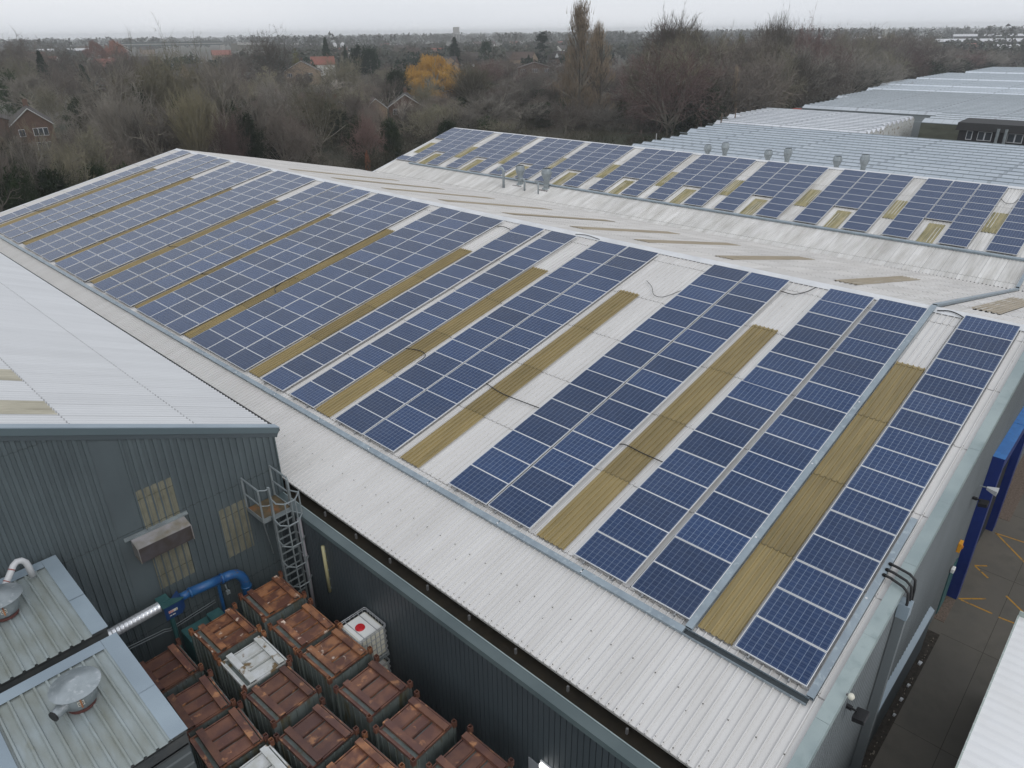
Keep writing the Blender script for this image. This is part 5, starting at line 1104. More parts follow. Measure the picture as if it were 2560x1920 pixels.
MB().tube([(-5.76, 15.25, -2.66), (-5.74, 15.22, -2.9)], .02, 6).box(-5.79, -5.68, 15.18, 15.28, -3.02, -2.9).obj('valve', M['galv_dull'], o)
for dz, w_ in ((0, 'upper'), (-.09, 'lower')):
    mb = MB().tube([(-9.3, 15.72, -3.32 + dz), (-8.63, 15.72, -3.38 + dz), (-7.6, 15.72, -3.46 + dz), (-7.46, 15.72, -3.53 + dz), (-6.0, 15.72, -3.40 + dz)], .018, 6)
    o = mb.obj('thin_pipe', M['galv_dull'], smooth=True); tag(o, '%s of two thin pipes fixed low on the dark gable wall' % w_, 'pipe', 'thin pipes on the gable wall')
t = thing('pump_set', 'teal pump set on the ground under the blue pipe', 'pump', (-6.6, 14.9, YG))
MB().box(-.7, .5, -.35, .35, 0, 1.95).obj('casing', M['teal'], t); MB().lathe([(.15, 0), (.15, .22), (0, .23)], (-.35, -.1, 1.955), 16).obj('motor', M['teal'], t); MB().box(.05, .45, -.3, .2, 1.955, 2.15).obj('control_box', M['teal'], t)

# ================================================================= access platform with caged ladder
t = thing('access_ladder', 'galvanised caged ladder rising to a small rusty platform in the wall corner', 'ladder')
G_ = M['galv_dull']
MB().box(-4.31, -3.36, 14.97, 15.93, -.93, -.90).obj('platform_deck', mat('rusty_deck', (.13, .095, .05), .85, col2=(.075, .06, .035), nscale=4, col3=(.22, .10, .04), n3=3, ramp3=(.55, .68)), t)
mb = MB().box(-4.33, -4.31, 14.95, 15.95, -1.02, -.86).box(-3.36, -3.34, 14.95, 15.95, -1.02, -.86).box(-4.33, -4.06, 14.94, 14.97, -1.02, -.86)
for k in range(5): mb.box(-4.05, -3.40, 14.76 + k * .045, 14.78 + k * .045, -.92, -.89)
mb.obj('edge_channel', G_, t)
def rail(x, lab):
    mb = MB()
    mb.tube([(x, 15.95, -.95), (x, 15.95, .22)], .032, 6).tube([(x, 14.95, -.95), (x, 14.95, .20)], .032, 6).tube([(x, 15.95, .2), (x, 14.95, .2)], .032, 6).tube([(x, 15.95, -.36), (x, 14.95, -.36)], .028, 6)
    return mb
mb = rail(-4.31, ''); mb.tube([(-4.31, 14.95, .2), (-4.16, 14.80, .2), (-4.04, 14.80, .2)], .02, 6).tube([(-4.31, 14.95, -.36), (-4.16, 14.80, -.36), (-4.04, 14.80, -.36)], .018, 6); mb.obj('guard_rail', G_, t)
mb = rail(-3.35, ''); mb.tube([(-3.35, 14.95, .2), (-3.42, 14.80, .2)], .02, 6); mb.obj('guard_rail', G_, t)
for x in (-4.04, -3.42): MB().box(x - .028, x + .028, 14.75, 14.85, YG, .25).obj('stile', G_, t)
zz = -1.15; k = 0
while zz > YG: MB().box(-4.03, -3.43, 14.78, 14.82, zz - .02, zz + .02).obj('rung', G_, t); zz -= .29
for i in range(5):
    z_ = -.15 - i * .80
    mb = MB().tube([(-4.04, 14.78, z_), (-4.07, 14.42, z_), (-3.90, 14.20, z_), (-3.56, 14.20, z_), (-3.28, 14.46, z_), (-3.42, 14.78, z_)], .024, 5); mb.obj('cage_hoop', G_, t)
mb = MB()
for x, y in ((-3.90, 14.20), (-3.56, 14.20), (-3.28, 14.46)): mb.box(x - .02, x + .02, y - .01, y + .01, -3.6, -.10)
mb.obj('cage_strap', G_, t)
MB().tube([(-4.31, 15.0, -1.0), (-3.8, 15.9, -3.0)], .022, 5).tube([(-3.36, 15.0, -1.0), (-3.36, 15.9, -2.2)], .022, 5).obj('brace', G_, t)
mb = MB().tube([(-3.42, 14.45, -1.06), (-3.42, 14.45, YG)], .062, 12).tube([(-3.42, 14.45, -2.45), (-3.42, 14.45, -2.55)], .075, 12)
o = mb.obj('drainpipe', mat('mauve_grey_pvc', (.34, .33, .36), .5), smooth=True); tag(o, 'pale grey drainpipe in the corner behind the ladder', 'drainpipe')
mb = MB().tube([(-3.37, 13.32, -1.55), (-3.37, 13.32, -3.35)], .055, 10)
o = mb.obj('wall_pipe', mat('cream_pipe', (.42, .39, .22), .5), smooth=True); tag(o, 'short cream yellow pipe fixed upright on the yard wall', 'pipe')
mb = MB()
for k in range(5): mb.box(-3.36, -3.31, 13.24, 13.40, -1.75 - k * .36, -1.72 - k * .36)
mb.obj('saddle_clip', M['galv_dull'], o)
t = thing('bulkhead_lamp', 'lit white lamp with louvres on the yard wall over the grey door', 'lamp', (-3.33, 4.28, -3.22))
em = bpy.data.materials.new('lit_lamp'); nt, N, L_n, b = nodes_of(em); b.inputs['Base Color'].default_value = (.8, .8, .8, 1); b.inputs['Emission Color'].default_value = (1, .98, .95, 1); b.inputs['Emission Strength'].default_value = 1.6
MB().box(-.04, .0, -.22, .22, -.07, .07).obj('base', M['upvc'], t); mb = MB()
for k in range(9): mb.box(-.12, -.041, -.2 + k * .044, -.2 + k * .044 + .034, -.055, .055)
mb.obj('louvred_lens', em, t)

# ================================================================= stacked bins (stillages) in the yard
random.seed(12)
def bin_parts(top, side, white=False):
    W = 1.34; H_ = 2.62
    parts = []
    b_ = MB(); x0, x1 = 0, W
    b_.box(.02, W - .02, .02, W - .02, -H_, -.12)
    for k in range(5): b_.box(.15 + k * .25, .19 + k * .25, -.0, .018, -H_ + .1, -.16)
    for k in range(5): b_.box(W - .018, W, .15 + k * .25, .19 + k * .25, -H_ + .1, -.16); b_.box(.0, .018, .15 + k * .25, .19 + k * .25, -H_ + .1, -.16)
    b_.box(.0, W, -.012, .0, -1.42, -1.34); b_.box(-.012, .0, 0, W, -1.42, -1.34); b_.box(W, W + .012, 0, W, -1.42, -1.34)
    parts.append(('body', b_, side))
    l = MB(); l.box(.05, W - .05, .05, W - .05, -.17, -.155)
    for ya, yb in ((.06, .45), (.51, .83), (.89, W - .06)): l.hexa([(.36, ya, -.154), (1.05, ya, -.154), (1.05, yb, -.154), (.36, yb, -.154), (.36, ya + .02, -.075), (1.05, ya + .02, -.075), (1.05, yb - .02, -.075), (.36, yb - .02, -.075)])
    l.box(.05, .12, .05, W - .05, -.154, -.10); l.box(W - .09, W - .05, .05, W - .05, -.154, -.06)
    l.box(.05, W - .05, .02, .049, -.17, -.07); l.box(.05, W - .05, W - .049, W - .02, -.17, -.07)
    l.box(.01, .049, .05, W - .05, -.12, -.03)
    parts.append(('lid_plate', l, top))
    for yy in (.475, .855):
        s = MB(); s.box(.37, 1.03, yy + .012, yy + .026, -.154, -.045)
        parts.append(('lid_rib', s, top))
    for xa in (.20, 1.03):
        s = MB(); s.box(xa, xa + .17, .01, W - .01, .02 - .012, .02); s.box(xa, xa + .010, .01, W - .01, -.07, .007); s.box(xa + .16, xa + .17, .01, W - .01, -.07, .007)
        parts.append(('beam', s, top))
    for xx in (0, W):
        for yy in (0, W):
            s = MB(); c = .052; w_ = .011
            s.box(xx - c, xx + c, yy - c, yy - c + w_, -.14, .055); s.box(xx - c, xx + c, yy + c - w_, yy + c, -.14, .055)
            s.box(xx - c, xx - c + w_, yy - c + w_ + .0005, yy + c - w_ - .0005, -.14, .054); s.box(xx + c - w_, xx + c, yy - c + w_ + .0005, yy + c - w_ - .0005, -.14, .054)
            s.box(xx - c + w_, xx + c - w_, yy - c + w_, yy + c - w_, -.14, -.03)
            b_.box(xx - .03, xx + .03, yy - .03, yy + .03, -H_, -.141)
            parts.append(('corner_post', s, top if not white else M['rust']))
    return parts
BINK = {'rust': bin_parts(M['rust'], M['bin']), 'dark': bin_parts(M['rust_dark'], M['bin']), 'white': bin_parts(M['whitepaint'], M['bin'], True)}
protos = {}
for k_, ps in BINK.items(): protos[k_] = [(n_, mb_.obj(n_, m_)) for n_, mb_, m_ in ps]
used = set()
def bin_(kind, x, y, rz, z, label):
    t = thing('steel_bin', label, 'steel bin', (x, y, z), rz, 'lidded steel bins packed in the yard')
    for n_, pr_ in protos[kind]:
        o = pr_ if kind not in used else pr_.copy()
        if kind in used: COL.objects.link(o)
        o.parent = t
    used.add(kind)
bin_('rust', -5.67, 13.12, 0, -2.66, 'flaking orange rusty bin farthest back, beside the caged ladder')
bin_('rust', -7.27, 12.88, .035, -2.70, 'patchy rusty bin directly in front of the teal pump')
bin_('rust', -5.68, 11.38, .01, -2.68, 'orange streaked bin immediately left of the white liquid tank')
bin_('white', -7.28, 11.27, .01, -2.70, 'white painted bin in the middle of the rusty ones')
bin_('rust', -5.62, 9.86, .035, -2.68, 'glossy patchy rusty bin overlapping the white tank corner')
bin_('dark', -7.29, 9.80, .05, -2.74, 'dark brown bin directly in front of the white painted one')
bin_('dark', -5.60, 8.16, .045, -2.70, 'plain brown bin beside the yard wall, third from the ladder')
bin_('dark', -7.36, 8.05, .06, -2.72, 'brown bin with orange beam, in the middle column toward the camera')
bin_('dark', -5.62, 6.45, .045, -2.70, 'brown bin with pale scratches, second from the bottom edge by the wall')
bin_('dark', -9.03, 12.86, .01, -2.78, 'low brown bin half hidden beside the upper plant enclosure')
bin_('dark', -9.0, 11.16, -.03, -2.74, 'brown bin in the left column under the grey flashing edge')
bin_('dark', -8.96, 9.62, -.03, -2.72, 'dark brown bin in the left column just below the grey roof corner')
bin_('white', -8.90, 8.02, .02, -2.74, 'white painted bin cut by the bottom picture edge')
bin_('rust', -7.22, 6.48, .05, -2.72, 'rusty bin with white scratches at the bottom edge, middle')
bin_('dark', -5.43, 4.74, .02, -2.70, 'brown bin at the bottom edge nearest the grey door lamp')
# ================================================================= liquid tanks in cages
def ibc(z, label):
    t = thing('liquid_tank', label, 'liquid tank', (-4.32, 10.36, z), 0, 'caged white liquid tanks stacked by the wall')
    W, D, H_ = .94, 1.02, 1.02
    o = MB().box(.03, W - .03, .03, D - .03, .14, H_ + .08).obj('tank', M['plastic'], t); bevel(o, .07, 3)
    o = MB().box(.10, W - .10, .10, D - .10, H_ + .081, H_ + .09).obj('top_panel', M['plastic_top'], t)
    c = MB().lathe([(.0, .05), (.035, .05), (.035, .033), (.125, .03), (.145, .0), (.145, -.012)], (W * .42, D * .5, H_ + .105), 24).obj('cap', M['red'], t, smooth=False)
    cg = MB(); r = .013
    def loop(z_, rr=r):
        k = .06; pts = []
        for cx, cy, a in ((W - k, D - k, 0), (k, D - k, 90), (k, k, 180), (W - k, k, 270)):
            for j in range(4): an = R(a + j * 30); pts.append((cx + k * math.cos(an), cy + k * math.sin(an), z_))
        pts.append(pts[0]); cg.tube(pts, rr, 6, caps=False)
    for j in range(6): loop(.15 + j * .195, r)
    loop(H_ + .17, .014)
    for j in range(6):
        x = .10 + j * (W - .2) / 5
        for y in (-.0, D): cg.tube([(x, y, .12), (x, y, H_ + .17)], r * .9, 5)
    for j in range(7):
        y = .10 + j * (D - .2) / 6
        for x in (.0, W): cg.tube([(x, y, .12), (x, y, H_ + .17)], r * .9, 5)
    cg.obj('cage', M['cage'], t)
    tb = MB()
    for x in (.22, .66): tb.tube([(x, 0, H_ + .17), (x, .03, H_ + .115), (x, D - .03, H_ + .115), (x, D, H_ + .17)], .011, 6)
    tb.obj('top_bar', M['cage'], t)
    MB().box(0, W, 0, D, .0, .02).box(0, W, 0, D, .10, .12).box(0, .1, 0, D, .021, .099).box(W - .1, W, 0, D, .021, .099).box(.42, .52, 0, D, .021, .099).obj('pallet', M['galv_dull'], t)
ibc(-3.93, 'white caged liquid tank with red cap, standing on another tank')
ibc(-5.345, 'lower white caged liquid tank, mostly hidden under the red capped one')

# ================================================================= second hall fittings
def stackpipe(x, y, z, top, r, kind, label, group='vent pipes at the foot of the rear roof'):
    t = thing('vent_stack', label, 'vent pipe', (x, y, z), 0, group); h = top - z
    MB().box(-r * 2.2, r * 2.2, -r * 2.2, r * 2.2, -.1, .05).obj('base_flashing', mat('pinkish_grey_base', (.22, .2, .2), .8), t)
    if kind == 'cowl':
        MB().lathe([(r, 0), (r, h * .48), (r * 1.65, h * .66), (r * 1.75, h * .78)], n=20).obj('shaft', M['galv'], t, smooth=True)
        MB().lathe([(r * 1.85, h * .76), (r * 1.85, h * .80), (r * 1.45, h)], n=20).obj('flared_cap', M['galv'], t, smooth=True)
        MB().lathe([(0, h * .95), (r * 1.42, h * .95)], n=20).obj('mouth', M['dark'], t)
        MB().lathe([(r * 1.5, 0), (r * 1.5, .12), (r, .2)], n=20).obj('collar', M['galv_dull'], t, smooth=True)
    elif kind == 'goose':
        k = r * 2.6; pts = [(0, 0, 0), (0, 0, h - k - r)]
        for j in range(1, 8): a = R(j * 180 / 7); pts.append((-.5 * k * (1 - math.cos(a)) * .8, k * (1 - math.cos(a)) * .75, h - k - r + k * math.sin(a)))
        MB().tube(pts, r, 12).obj('pipe', M['galv'], t, smooth=True)
    else:
        MB().tube([(0, 0, 0), (0, 0, h)], r, 10).tube([(0, 0, h - r), (-.05, .28, h - r)], r, 10).tube([(-.05, .28, h - r), (-.06, .32, h - .2)], r * 1.1, 10).obj('pipe', M['galv'], t, smooth=True)
stackpipe(36.87, 44.2, -.70, 1.36, .12, 'goose', 'tall swan neck vent pipe, leftmost at the foot of the rear roof')
stackpipe(38.02, 43.15, -.40, 1.42, .24, 'cowl', 'left one of two flared galvanised exhaust cowls on the rear roof foot')
stackpipe(36.99, 41.68, -.68, .60, .09, 'goose', 'short swan neck vent pipe between the two flared cowls')
stackpipe(36.85, 39.9, -.72, .52, .06, 'tee', 'thin vent pipe with short arm left of the right flared cowl')
stackpipe(38.02, 39.94, -.40, 1.47, .26, 'cowl', 'right one of two flared galvanised exhaust cowls on the rear roof foot')
for i, (y, tp) in enumerate([(32.4, 2.55), (30.6, 2.88), (26.3, 2.60), (24.5, 2.92), (20.1, 2.66), (17.9, 3.0)]):
    stackpipe(53, y, 1.1, tp, .205, 'cowl', '%s flared cowl from the left peeping over the rear ridge' % ('first', 'second', 'third', 'fourth', 'fifth', 'sixth')[i], 'flared cowls behind the rear ridge')

# ================================================================= white shed roof at bottom right and the ground
t = thing('white_shed', 'low shed with bright white ribbed roof in the bottom right corner', 'shed', (0, -7, GZ))
def PS(u, v, h): return (v, -2.78 - u, -2.62 + u * .03 + h)
mb = MB(); corr(mb, lambda u, v, h: PS(v, u, h), -7, 8.95, 0, 9, .33, PROF_WAVE, .03)
o = mb.obj('ribbed_roof', uvmat('white_shed_sheet', (.86, .87, .88), (.7, .68, .64), .4, streak=(.4, .4)), t); o.matrix_parent_inverse = Matrix.Translation((0, 7, -GZ))
mb = MB(); mb.box(-7, 8.97, -2.82, -2.785, -2.72, -2.59); mb.box(8.96, 9.0, -11.8, -2.79, -2.72, -2.45); o = mb.obj('edge_trim', mat('pale_green_trim', (.42, .48, .45), .5), t); o.matrix_parent_inverse = Matrix.Translation((0, 7, -GZ))
mb = MB(); mb.box(-6.9, 8.9, -11.7, -2.9, GZ, -2.66); o = mb.obj('walls', M['wall_side'], t); o.matrix_parent_inverse = Matrix.Translation((0, 7, -GZ))
struct(MB().add([(-9000, -9000, GZ - .02), (9000, -9000, GZ - .02), (9000, 9000, GZ - .02), (-9000, 9000, GZ - .02)], [(0, 1, 2, 3)]).obj('ground', M['grass']))
struct(MB().box(-40, 60, -40, -.6, GZ - .3, GZ).obj('service_road', M['asphalt']))
struct(MB().box(-16, -3.3, -10, 16, GZ - .3, YG).obj('yard_pavement', M['yardpave']))
struct(MB().box(-3.3, 10.6, -1.06, -.6, GZ, GZ + .012).obj('planting_strip', M['soil']))
struct(MB().box(11.3, 12.75, -1.0, -.6, GZ, GZ + .015).obj('gravel_patch', M['gravel']))
struct(MB().box(19.2, 30, -1.35, -.6, GZ, GZ + .015).obj('gravel_strip', M['gravel']))
# yellow markings
def line(a, b, w=.07):
    d = Vector((b[0] - a[0], b[1] - a[1], 0)).normalized() * .5 * w; n_ = Vector((-d.y, d.x, 0))
    mbm.add([(a[0] + n_.x, a[1] + n_.y, GZ + .004), (a[0] - n_.x, a[1] - n_.y, GZ + .004), (b[0] - n_.x, b[1] - n_.y, GZ + .004), (b[0] + n_.x, b[1] + n_.y, GZ + .004)], [(3, 2, 1, 0)])
mbm = MB()
for a, b in (((17.98, -1.1), (18.1, -2.4)), ((18.0, -1.13), (16.6, -2.45)), ((15.25, -1.01), (15.54, -1.36)), ((15.23, -1.03), (14.81, -1.55)), ((12.91, -1.05), (13.55, -1.76)), ((12.9, -1.12), (12.88, -2.1)), ((12.84, -2.3), (12.88, -2.75)), ((14.2, -2.25), (13.6, -2.95))): line(a, b)
struct(mbm.obj('road_markings', M['paint_y']))
jm = MB()
for x in (1.5, 6.0, 10.7, 15.2, 19.8, 24.4): jm.box(x, x + .016, -9, -1.06, GZ + .0005, GZ + .003)
jm.box(-3, 30, -2.312, -2.295, GZ + .0005, GZ + .0025)
struct(jm.obj('pavement_joints', mat('joint_dirt', (.052, .047, .034), .9)))
# rubbish and dead leaves in the strip
rb = MB(); random.seed(3)
for i in range(60):
    x = random.uniform(2, 10.4); y = random.uniform(-1.0, -.92); s_ = random.uniform(.01, .03)
    rb.box(x, x + s_ * 2, y, y + s_, GZ + .013, GZ + .02 + s_ * .3)
o = rb.obj('leaf_litter', mat('litter', (.2, .17, .13), .9)); tag(o, 'scattered leaves and scraps along the dark planting strip', 'litter', kind='stuff')
for i, (x, y, s_) in enumerate([(8.75, -.97, .16), (7.6, -.97, .12), (6.9, -.98, .13), (6.2, -1.0, .10)]):
    o = MB().hexa([(x, y, GZ + .02), (x + s_ * 1.3, y - .03, GZ + .02), (x + s_ * 1.2, y + s_ * .5, GZ + .02), (x + .02, y + s_ * .5, GZ + .02), (x + .02, y, GZ + .07), (x + s_ * 1.2, y, GZ + .05), (x + s_ * 1.1, y + s_ * .45, GZ + .06), (x + .04, y + s_ * .45, GZ + .07)]).obj('plastic_scrap', M['upvc'])
    tag(o, 'pale plastic scrap on the dark strip, %s from the side door' % ('first', 'second', 'third', 'fourth')[i], 'litter', 'plastic scraps on the strip')

# ================================================================= glasshouses
def glasshouse(label, blocks, mg, mw, group='long glasshouses'):
    x_, y_ = blocks[0][0], blocks[0][3]
    t = thing('glasshouse', label, 'glasshouse', (x_, y_, GZ), 0, group)
    rf_, wl, gu = MB(), MB(), MB()
    for (x0, x1, y0, y1, ze, zr, sp) in blocks:
        n = max(1, round((x1 - x0) / sp)); sp = (x1 - x0) / n; L_ = math.hypot(sp / 2, zr - ze)
        for k in range(n):
            a = x0 + k * sp; m_ = a + sp / 2; b = a + sp
            rf_.add([(a, y0, ze), (a, y1, ze), (m_, y1, zr), (m_, y0, zr), (b, y1, ze), (b, y0, ze), (m_, y1, zr), (m_, y0, zr)], [(0, 3, 2, 1), (7, 5, 4, 6)],
                    [(y0, k * 9), (y1, k * 9), (y1, k * 9 + L_), (y0, k * 9 + L_), (y1, k * 9 + 5 + L_), (y0, k * 9 + 5 + L_), (y1, k * 9 + 5), (y0, k * 9 + 5)])
            gu.box(a - .12, a + .12, y0, y1 + 1.1, ze - .02, ze + .07)
            gu.box(m_ - .035, m_ + .035, y0, y1, zr - .01, zr + .05)
            wl.add([(a, y1 - .02, GZ), (b, y1 - .02, GZ), (b, y1 - .02, ze), (m_, y1 - .02, zr), (a, y1 - .02, ze)], [(0, 1, 2, 3, 4)])
            wl.add([(a, y0 + .02, GZ), (b, y0 + .02, GZ), (b, y0 + .02, ze), (m_, y0 + .02, zr), (a, y0 + .02, ze)], [(4, 3, 2, 1, 0)])
        wl.add([(x0, y0, GZ), (x0, y1, GZ), (x0, y1, ze), (x0, y0, ze)], [(3, 2, 1, 0)])
    def g(mb, n_, m_): o = mb.obj(n_, m_, t); o.matrix_parent_inverse = Matrix.Translation((-x_, -y_, -GZ))
    g(rf_, 'glazed_roof', mg); g(wl, 'glazed_walls', mw); g(gu, 'gutters_and_ridges', M['galv_dull'])
glasshouse('grey blue glasshouse directly behind the rear hall ridge', [(60, 91, -60, 54.5, -1.9, -1.3, 2.3), (91, 103, -60, 57.0, -1.9, -1.3, 2.3)], M['glass_a'], M['glass_wall'])
glasshouse('whitened glasshouse block with bright roof in the middle', [(104, 114, 35, 59.5, -1.9, -1.3, 2.0), (114, 131, 36, 62.5, -1.9, -1.3, 2.0)], M['glass_b'], M['whitepaint'])
glasshouse('pinkish grey glasshouse behind the bright block', [(137, 162, -70, 58.5, -1.7, -1.1, 2.4), (162, 186, -70, 61.5, -1.7, -1.1, 2.4)], M['glass_c'], M['glass_wall_pale'])
glasshouse('low glasshouse with dark greenish glass wall left of the timber office', [(124, 136.9, -70, 33.0, -1.6, -1.0, 3.2)], M['glass_c'], M['glass_wall'])
glasshouse('farthest pale glasshouse against the tree belt', [(186.1, 200, -80, 63.5, -1.6, -.9, 3.2), (200, 224, -80, 65, -1.4, -.6, 3.2), (224, 256, -80, 63.5, -1.2, -.3, 3.2), (256, 292, -90, 59, -.9, .1, 3.2)], M['glass_d'], M['glass_wall_pale'])
t = thing('timber_office', 'black timber office with white windows among the glasshouses', 'office building', (113, 24.8, GZ))
MB().box(0, 5, -50, 0, 0, 4.7).obj('wall', M['timber'], t)
MB().hexa([(-.5, -50.3, 4.70), (5.5, -50.3, 4.7), (5.5, .4, 4.7), (-.5, .4, 4.7), (-.3, -50.3, 5.75), (5.3, -50.3, 5.9), (5.3, .3, 5.9), (-.3, .3, 5.75)]).obj('roof', mat('black_felt', (.022, .022, .022), .8), t)
for y0, y1 in ((-1.84, -1.05), (-4.3, -2.5), (-8.1, -6.2), (-12, -10.2)):
    w = MB().box(-.06, -.02, y0 - .0, y1, 3.42, 4.68).obj('window', M['upvc'], t)
    n = 1 if y1 - y0 < 1 else 2
    for j in range(n): MB().box(-.075, -.061, y0 + .1 + j * (y1 - y0) / n, y0 + (j + 1) * (y1 - y0) / n - .08, 3.52, 4.58).obj('pane', M['glass_win'], w)
for y in (-5.0, -6.0): MB().tube([(-.4, y, 3.2), (-.4, y, 5.2)], .2, 10).obj('flue', M['galv_dull'], t)
for x, y, h, l in ((104.4, 58.4, 1.4, 'left'), (109.6, 58.6, 1.4, 'right')):
    o = MB().tube([(x, y, -1.9), (x, y, -.25 + (.45 if l == 'right' else 0))], .10, 8).lathe([(.18, 0), (0, .15)], (x, y, -.25 + (.45 if l == 'right' else 0)), 10).obj('stove_pipe', mat('brown_flue', (.14, .1, .07), .6)); tag(o, '%s of two brown flues at the left end of the whitened glasshouse' % l, 'flue', 'brown flues')
o = MB().tube([(81.8, 56.5, -3), (81.8, 56.5, -1.0)], .06, 6).obj('white_post', M['upvc']); tag(o, 'thin white post at the near left glasshouse corner', 'post')
t = thing('orange_container', 'orange red container between glasshouses and tree belt', 'container', (143, 63.5, GZ)); MB().box(-2, 6, -1.2, 1.4, 0, 2.9).obj('body', mat('orange_red_paint', (.45, .05, .02), .5), t)
# ================================================================= trees
def rvec(rng):
    v = rng.normal(size=3); return v / np.linalg.norm(v)
def slivers(P, D, Ls, W, rng):
    """thin tapering twigs: arrays of base points, directions, lengths, widths -> verts, faces"""
    n = len(P); S = np.cross(D, rng.normal(size=(n, 3))); S /= np.linalg.norm(S, axis=1)[:, None] + 1e-9
    a = P - S * W[:, None]; b = P + S * W[:, None]; c = P + D * Ls[:, None]
    V = np.stack([a, b, c], 1).reshape(-1, 3); F = np.arange(3 * n).reshape(-1, 3)
    return V, F
def leaves(P, s, rng):
    n = len(P); A = rng.normal(size=(n, 3)); A /= np.linalg.norm(A, axis=1)[:, None]
    B = np.cross(A, rng.normal(size=(n, 3))); B /= np.linalg.norm(B, axis=1)[:, None]
    s = s * rng.uniform(.6, 1.4, (n, 1))
    V = np.stack([P - A * s, P + B * s * .8, P + A * s], 1).reshape(-1, 3); F = np.arange(3 * n).reshape(-1, 3)
    return V, F
def mesh_np(name, V, F, m):
    me = bpy.data.meshes.new(name); me.vertices.add(len(V)); me.vertices.foreach_set('co', V.astype(np.float32).ravel())
    F = np.asarray(F, dtype=np.int32); k = F.shape[1]
    me.loops.add(F.size); me.loops.foreach_set('vertex_index', F.ravel()); me.polygons.add(len(F))
    me.polygons.foreach_set('loop_start', np.arange(0, F.size, k, dtype=np.int32)); me.polygons.foreach_set('loop_total', np.full(len(F), k, dtype=np.int32))
    me.update(calc_edges=True)
    if m: me.materials.append(m)
    return me
SPEC = {  # trunk frac, limbs, limb angle range, length factors, sub counts, droop, twig len, twig count factor, start of crown
    'bareA': dict(stems=1, trunk=.28, limbs=11, ang=(20, 62), l1=.62, sub=(7, 7, 6), a2=42, tw=.085, up=.25),
    'bareB': dict(stems=1, trunk=.62, limbs=15, ang=(38, 72), l1=.40, sub=(7, 6, 6), a2=38, tw=.08, up=.35),
    'bareC': dict(stems=3, trunk=.20, limbs=9, ang=(10, 75), l1=.55, sub=(6, 6, 6), a2=48, tw=.085, up=.2),
    'fan': dict(stems=13, trunk=.12, limbs=5, ang=(6, 26), l1=.62, sub=(6, 6, 5), a2=24, tw=.11, up=.5),
    'poplar': dict(stems=3, trunk=.84, limbs=20, ang=(8, 20), l1=.27, sub=(4, 4, 3), a2=15, tw=.05, up=1.0),
    'birch': dict(stems=1, trunk=.55, limbs=8, ang=(18, 48), l1=.42, sub=(5, 4, 3), a2=32, tw=.06, up=.4),
    'willow': dict(stems=3, trunk=.18, limbs=11, ang=(15, 75), l1=.48, sub=(6, 6, 7), a2=50, tw=.15, up=-.9),
}
def special(kind, rng):
    tm = MB(); P = []; D_ = []; Ls = []
    if kind == 'poplar':
        env = lambda z: .5 * min(1, (z / .22) ** .7) * max(.06, (1 - z)) ** .75 * 1.55 if z > .22 else .5 * (z / .22) ** .7 * 1.28
        for k in range(60):
            z0 = .04 + .78 * rng.uniform(0, 1) ** 1.35; L_ = rng.uniform(.12, .22); a = rng.uniform(0, 6.28); r0 = .04; r1 = min(env(min(z0 + L_, .99)) * rng.uniform(.3, 1.0), .5)
            c, s_ = math.cos(a), math.sin(a)
            pts = [(r0 * c, r0 * s_, z0), (r1 * .6 * c, r1 * .6 * s_, z0 + L_ * .5), (r1 * c, r1 * s_, z0 + L_)]
            tm.tube(pts, [.018, .012, .005], 4, caps=False)
            n = 75
            for j in range(n):
                t_ = rng.uniform(.3, 1.15); q = np.array(pts[1]) * (1 - t_) * 1.0 + np.array(pts[2]) * t_ + rng.normal(size=3) * [.045, .045, .015]
                d = np.array([q[0] * .35, q[1] * .35, .35]) + rng.normal(size=3) * [.10, .10, .02]; P.append(q); D_.append(d / np.linalg.norm(d)); Ls.append(rng.uniform(.03, .085))
        for x, y, h in ((0, 0, 1.0), (.07, .03, .93), (-.06, -.05, .86), (.02, .1, .78)): tm.tube([(x, y, 0), (x * 1.3, y * 1.3, h * .6), (x, y, h)], [.035, .018, .003], 5, caps=False)
        W_ = rng.uniform(.0028, .0055, len(P))
    else:
        for k in range(120):
            v = rvec(rng); v[2] = abs(v[2]) if k % 2 else v[2] * .8; c = v * [.47, .47, .56] * rng.uniform(.6, 1.0) + [0, 0, .40]
            n = 75
            q = c + rng.normal(size=(n, 3)) * [.045, .045, .03]
            for p_ in q:
                d = np.array([p_[0] * .7, p_[1] * .7, -.5 - .5 * rng.random()]) + rng.normal(size=3) * .18; P.append(p_); D_.append(d / np.linalg.norm(d)); Ls.append(rng.uniform(.05, .16))
            if k < 22: tm.tube([(0, 0, .18), (c[0] * .5, c[1] * .5, c[2] * .75), tuple(c)], [.02, .012, .005], 4, caps=False)
        tm.tube([(0, 0, 0), (.01, 0, .25)], [.035, .025], 6); W_ = rng.uniform(.0022, .0045, len(P))
    V, F = slivers(np.array(P), np.array(D_), np.array(Ls), W_, rng); V[:, 2] = np.maximum(V[:, 2], .01)
    return V, F, tm
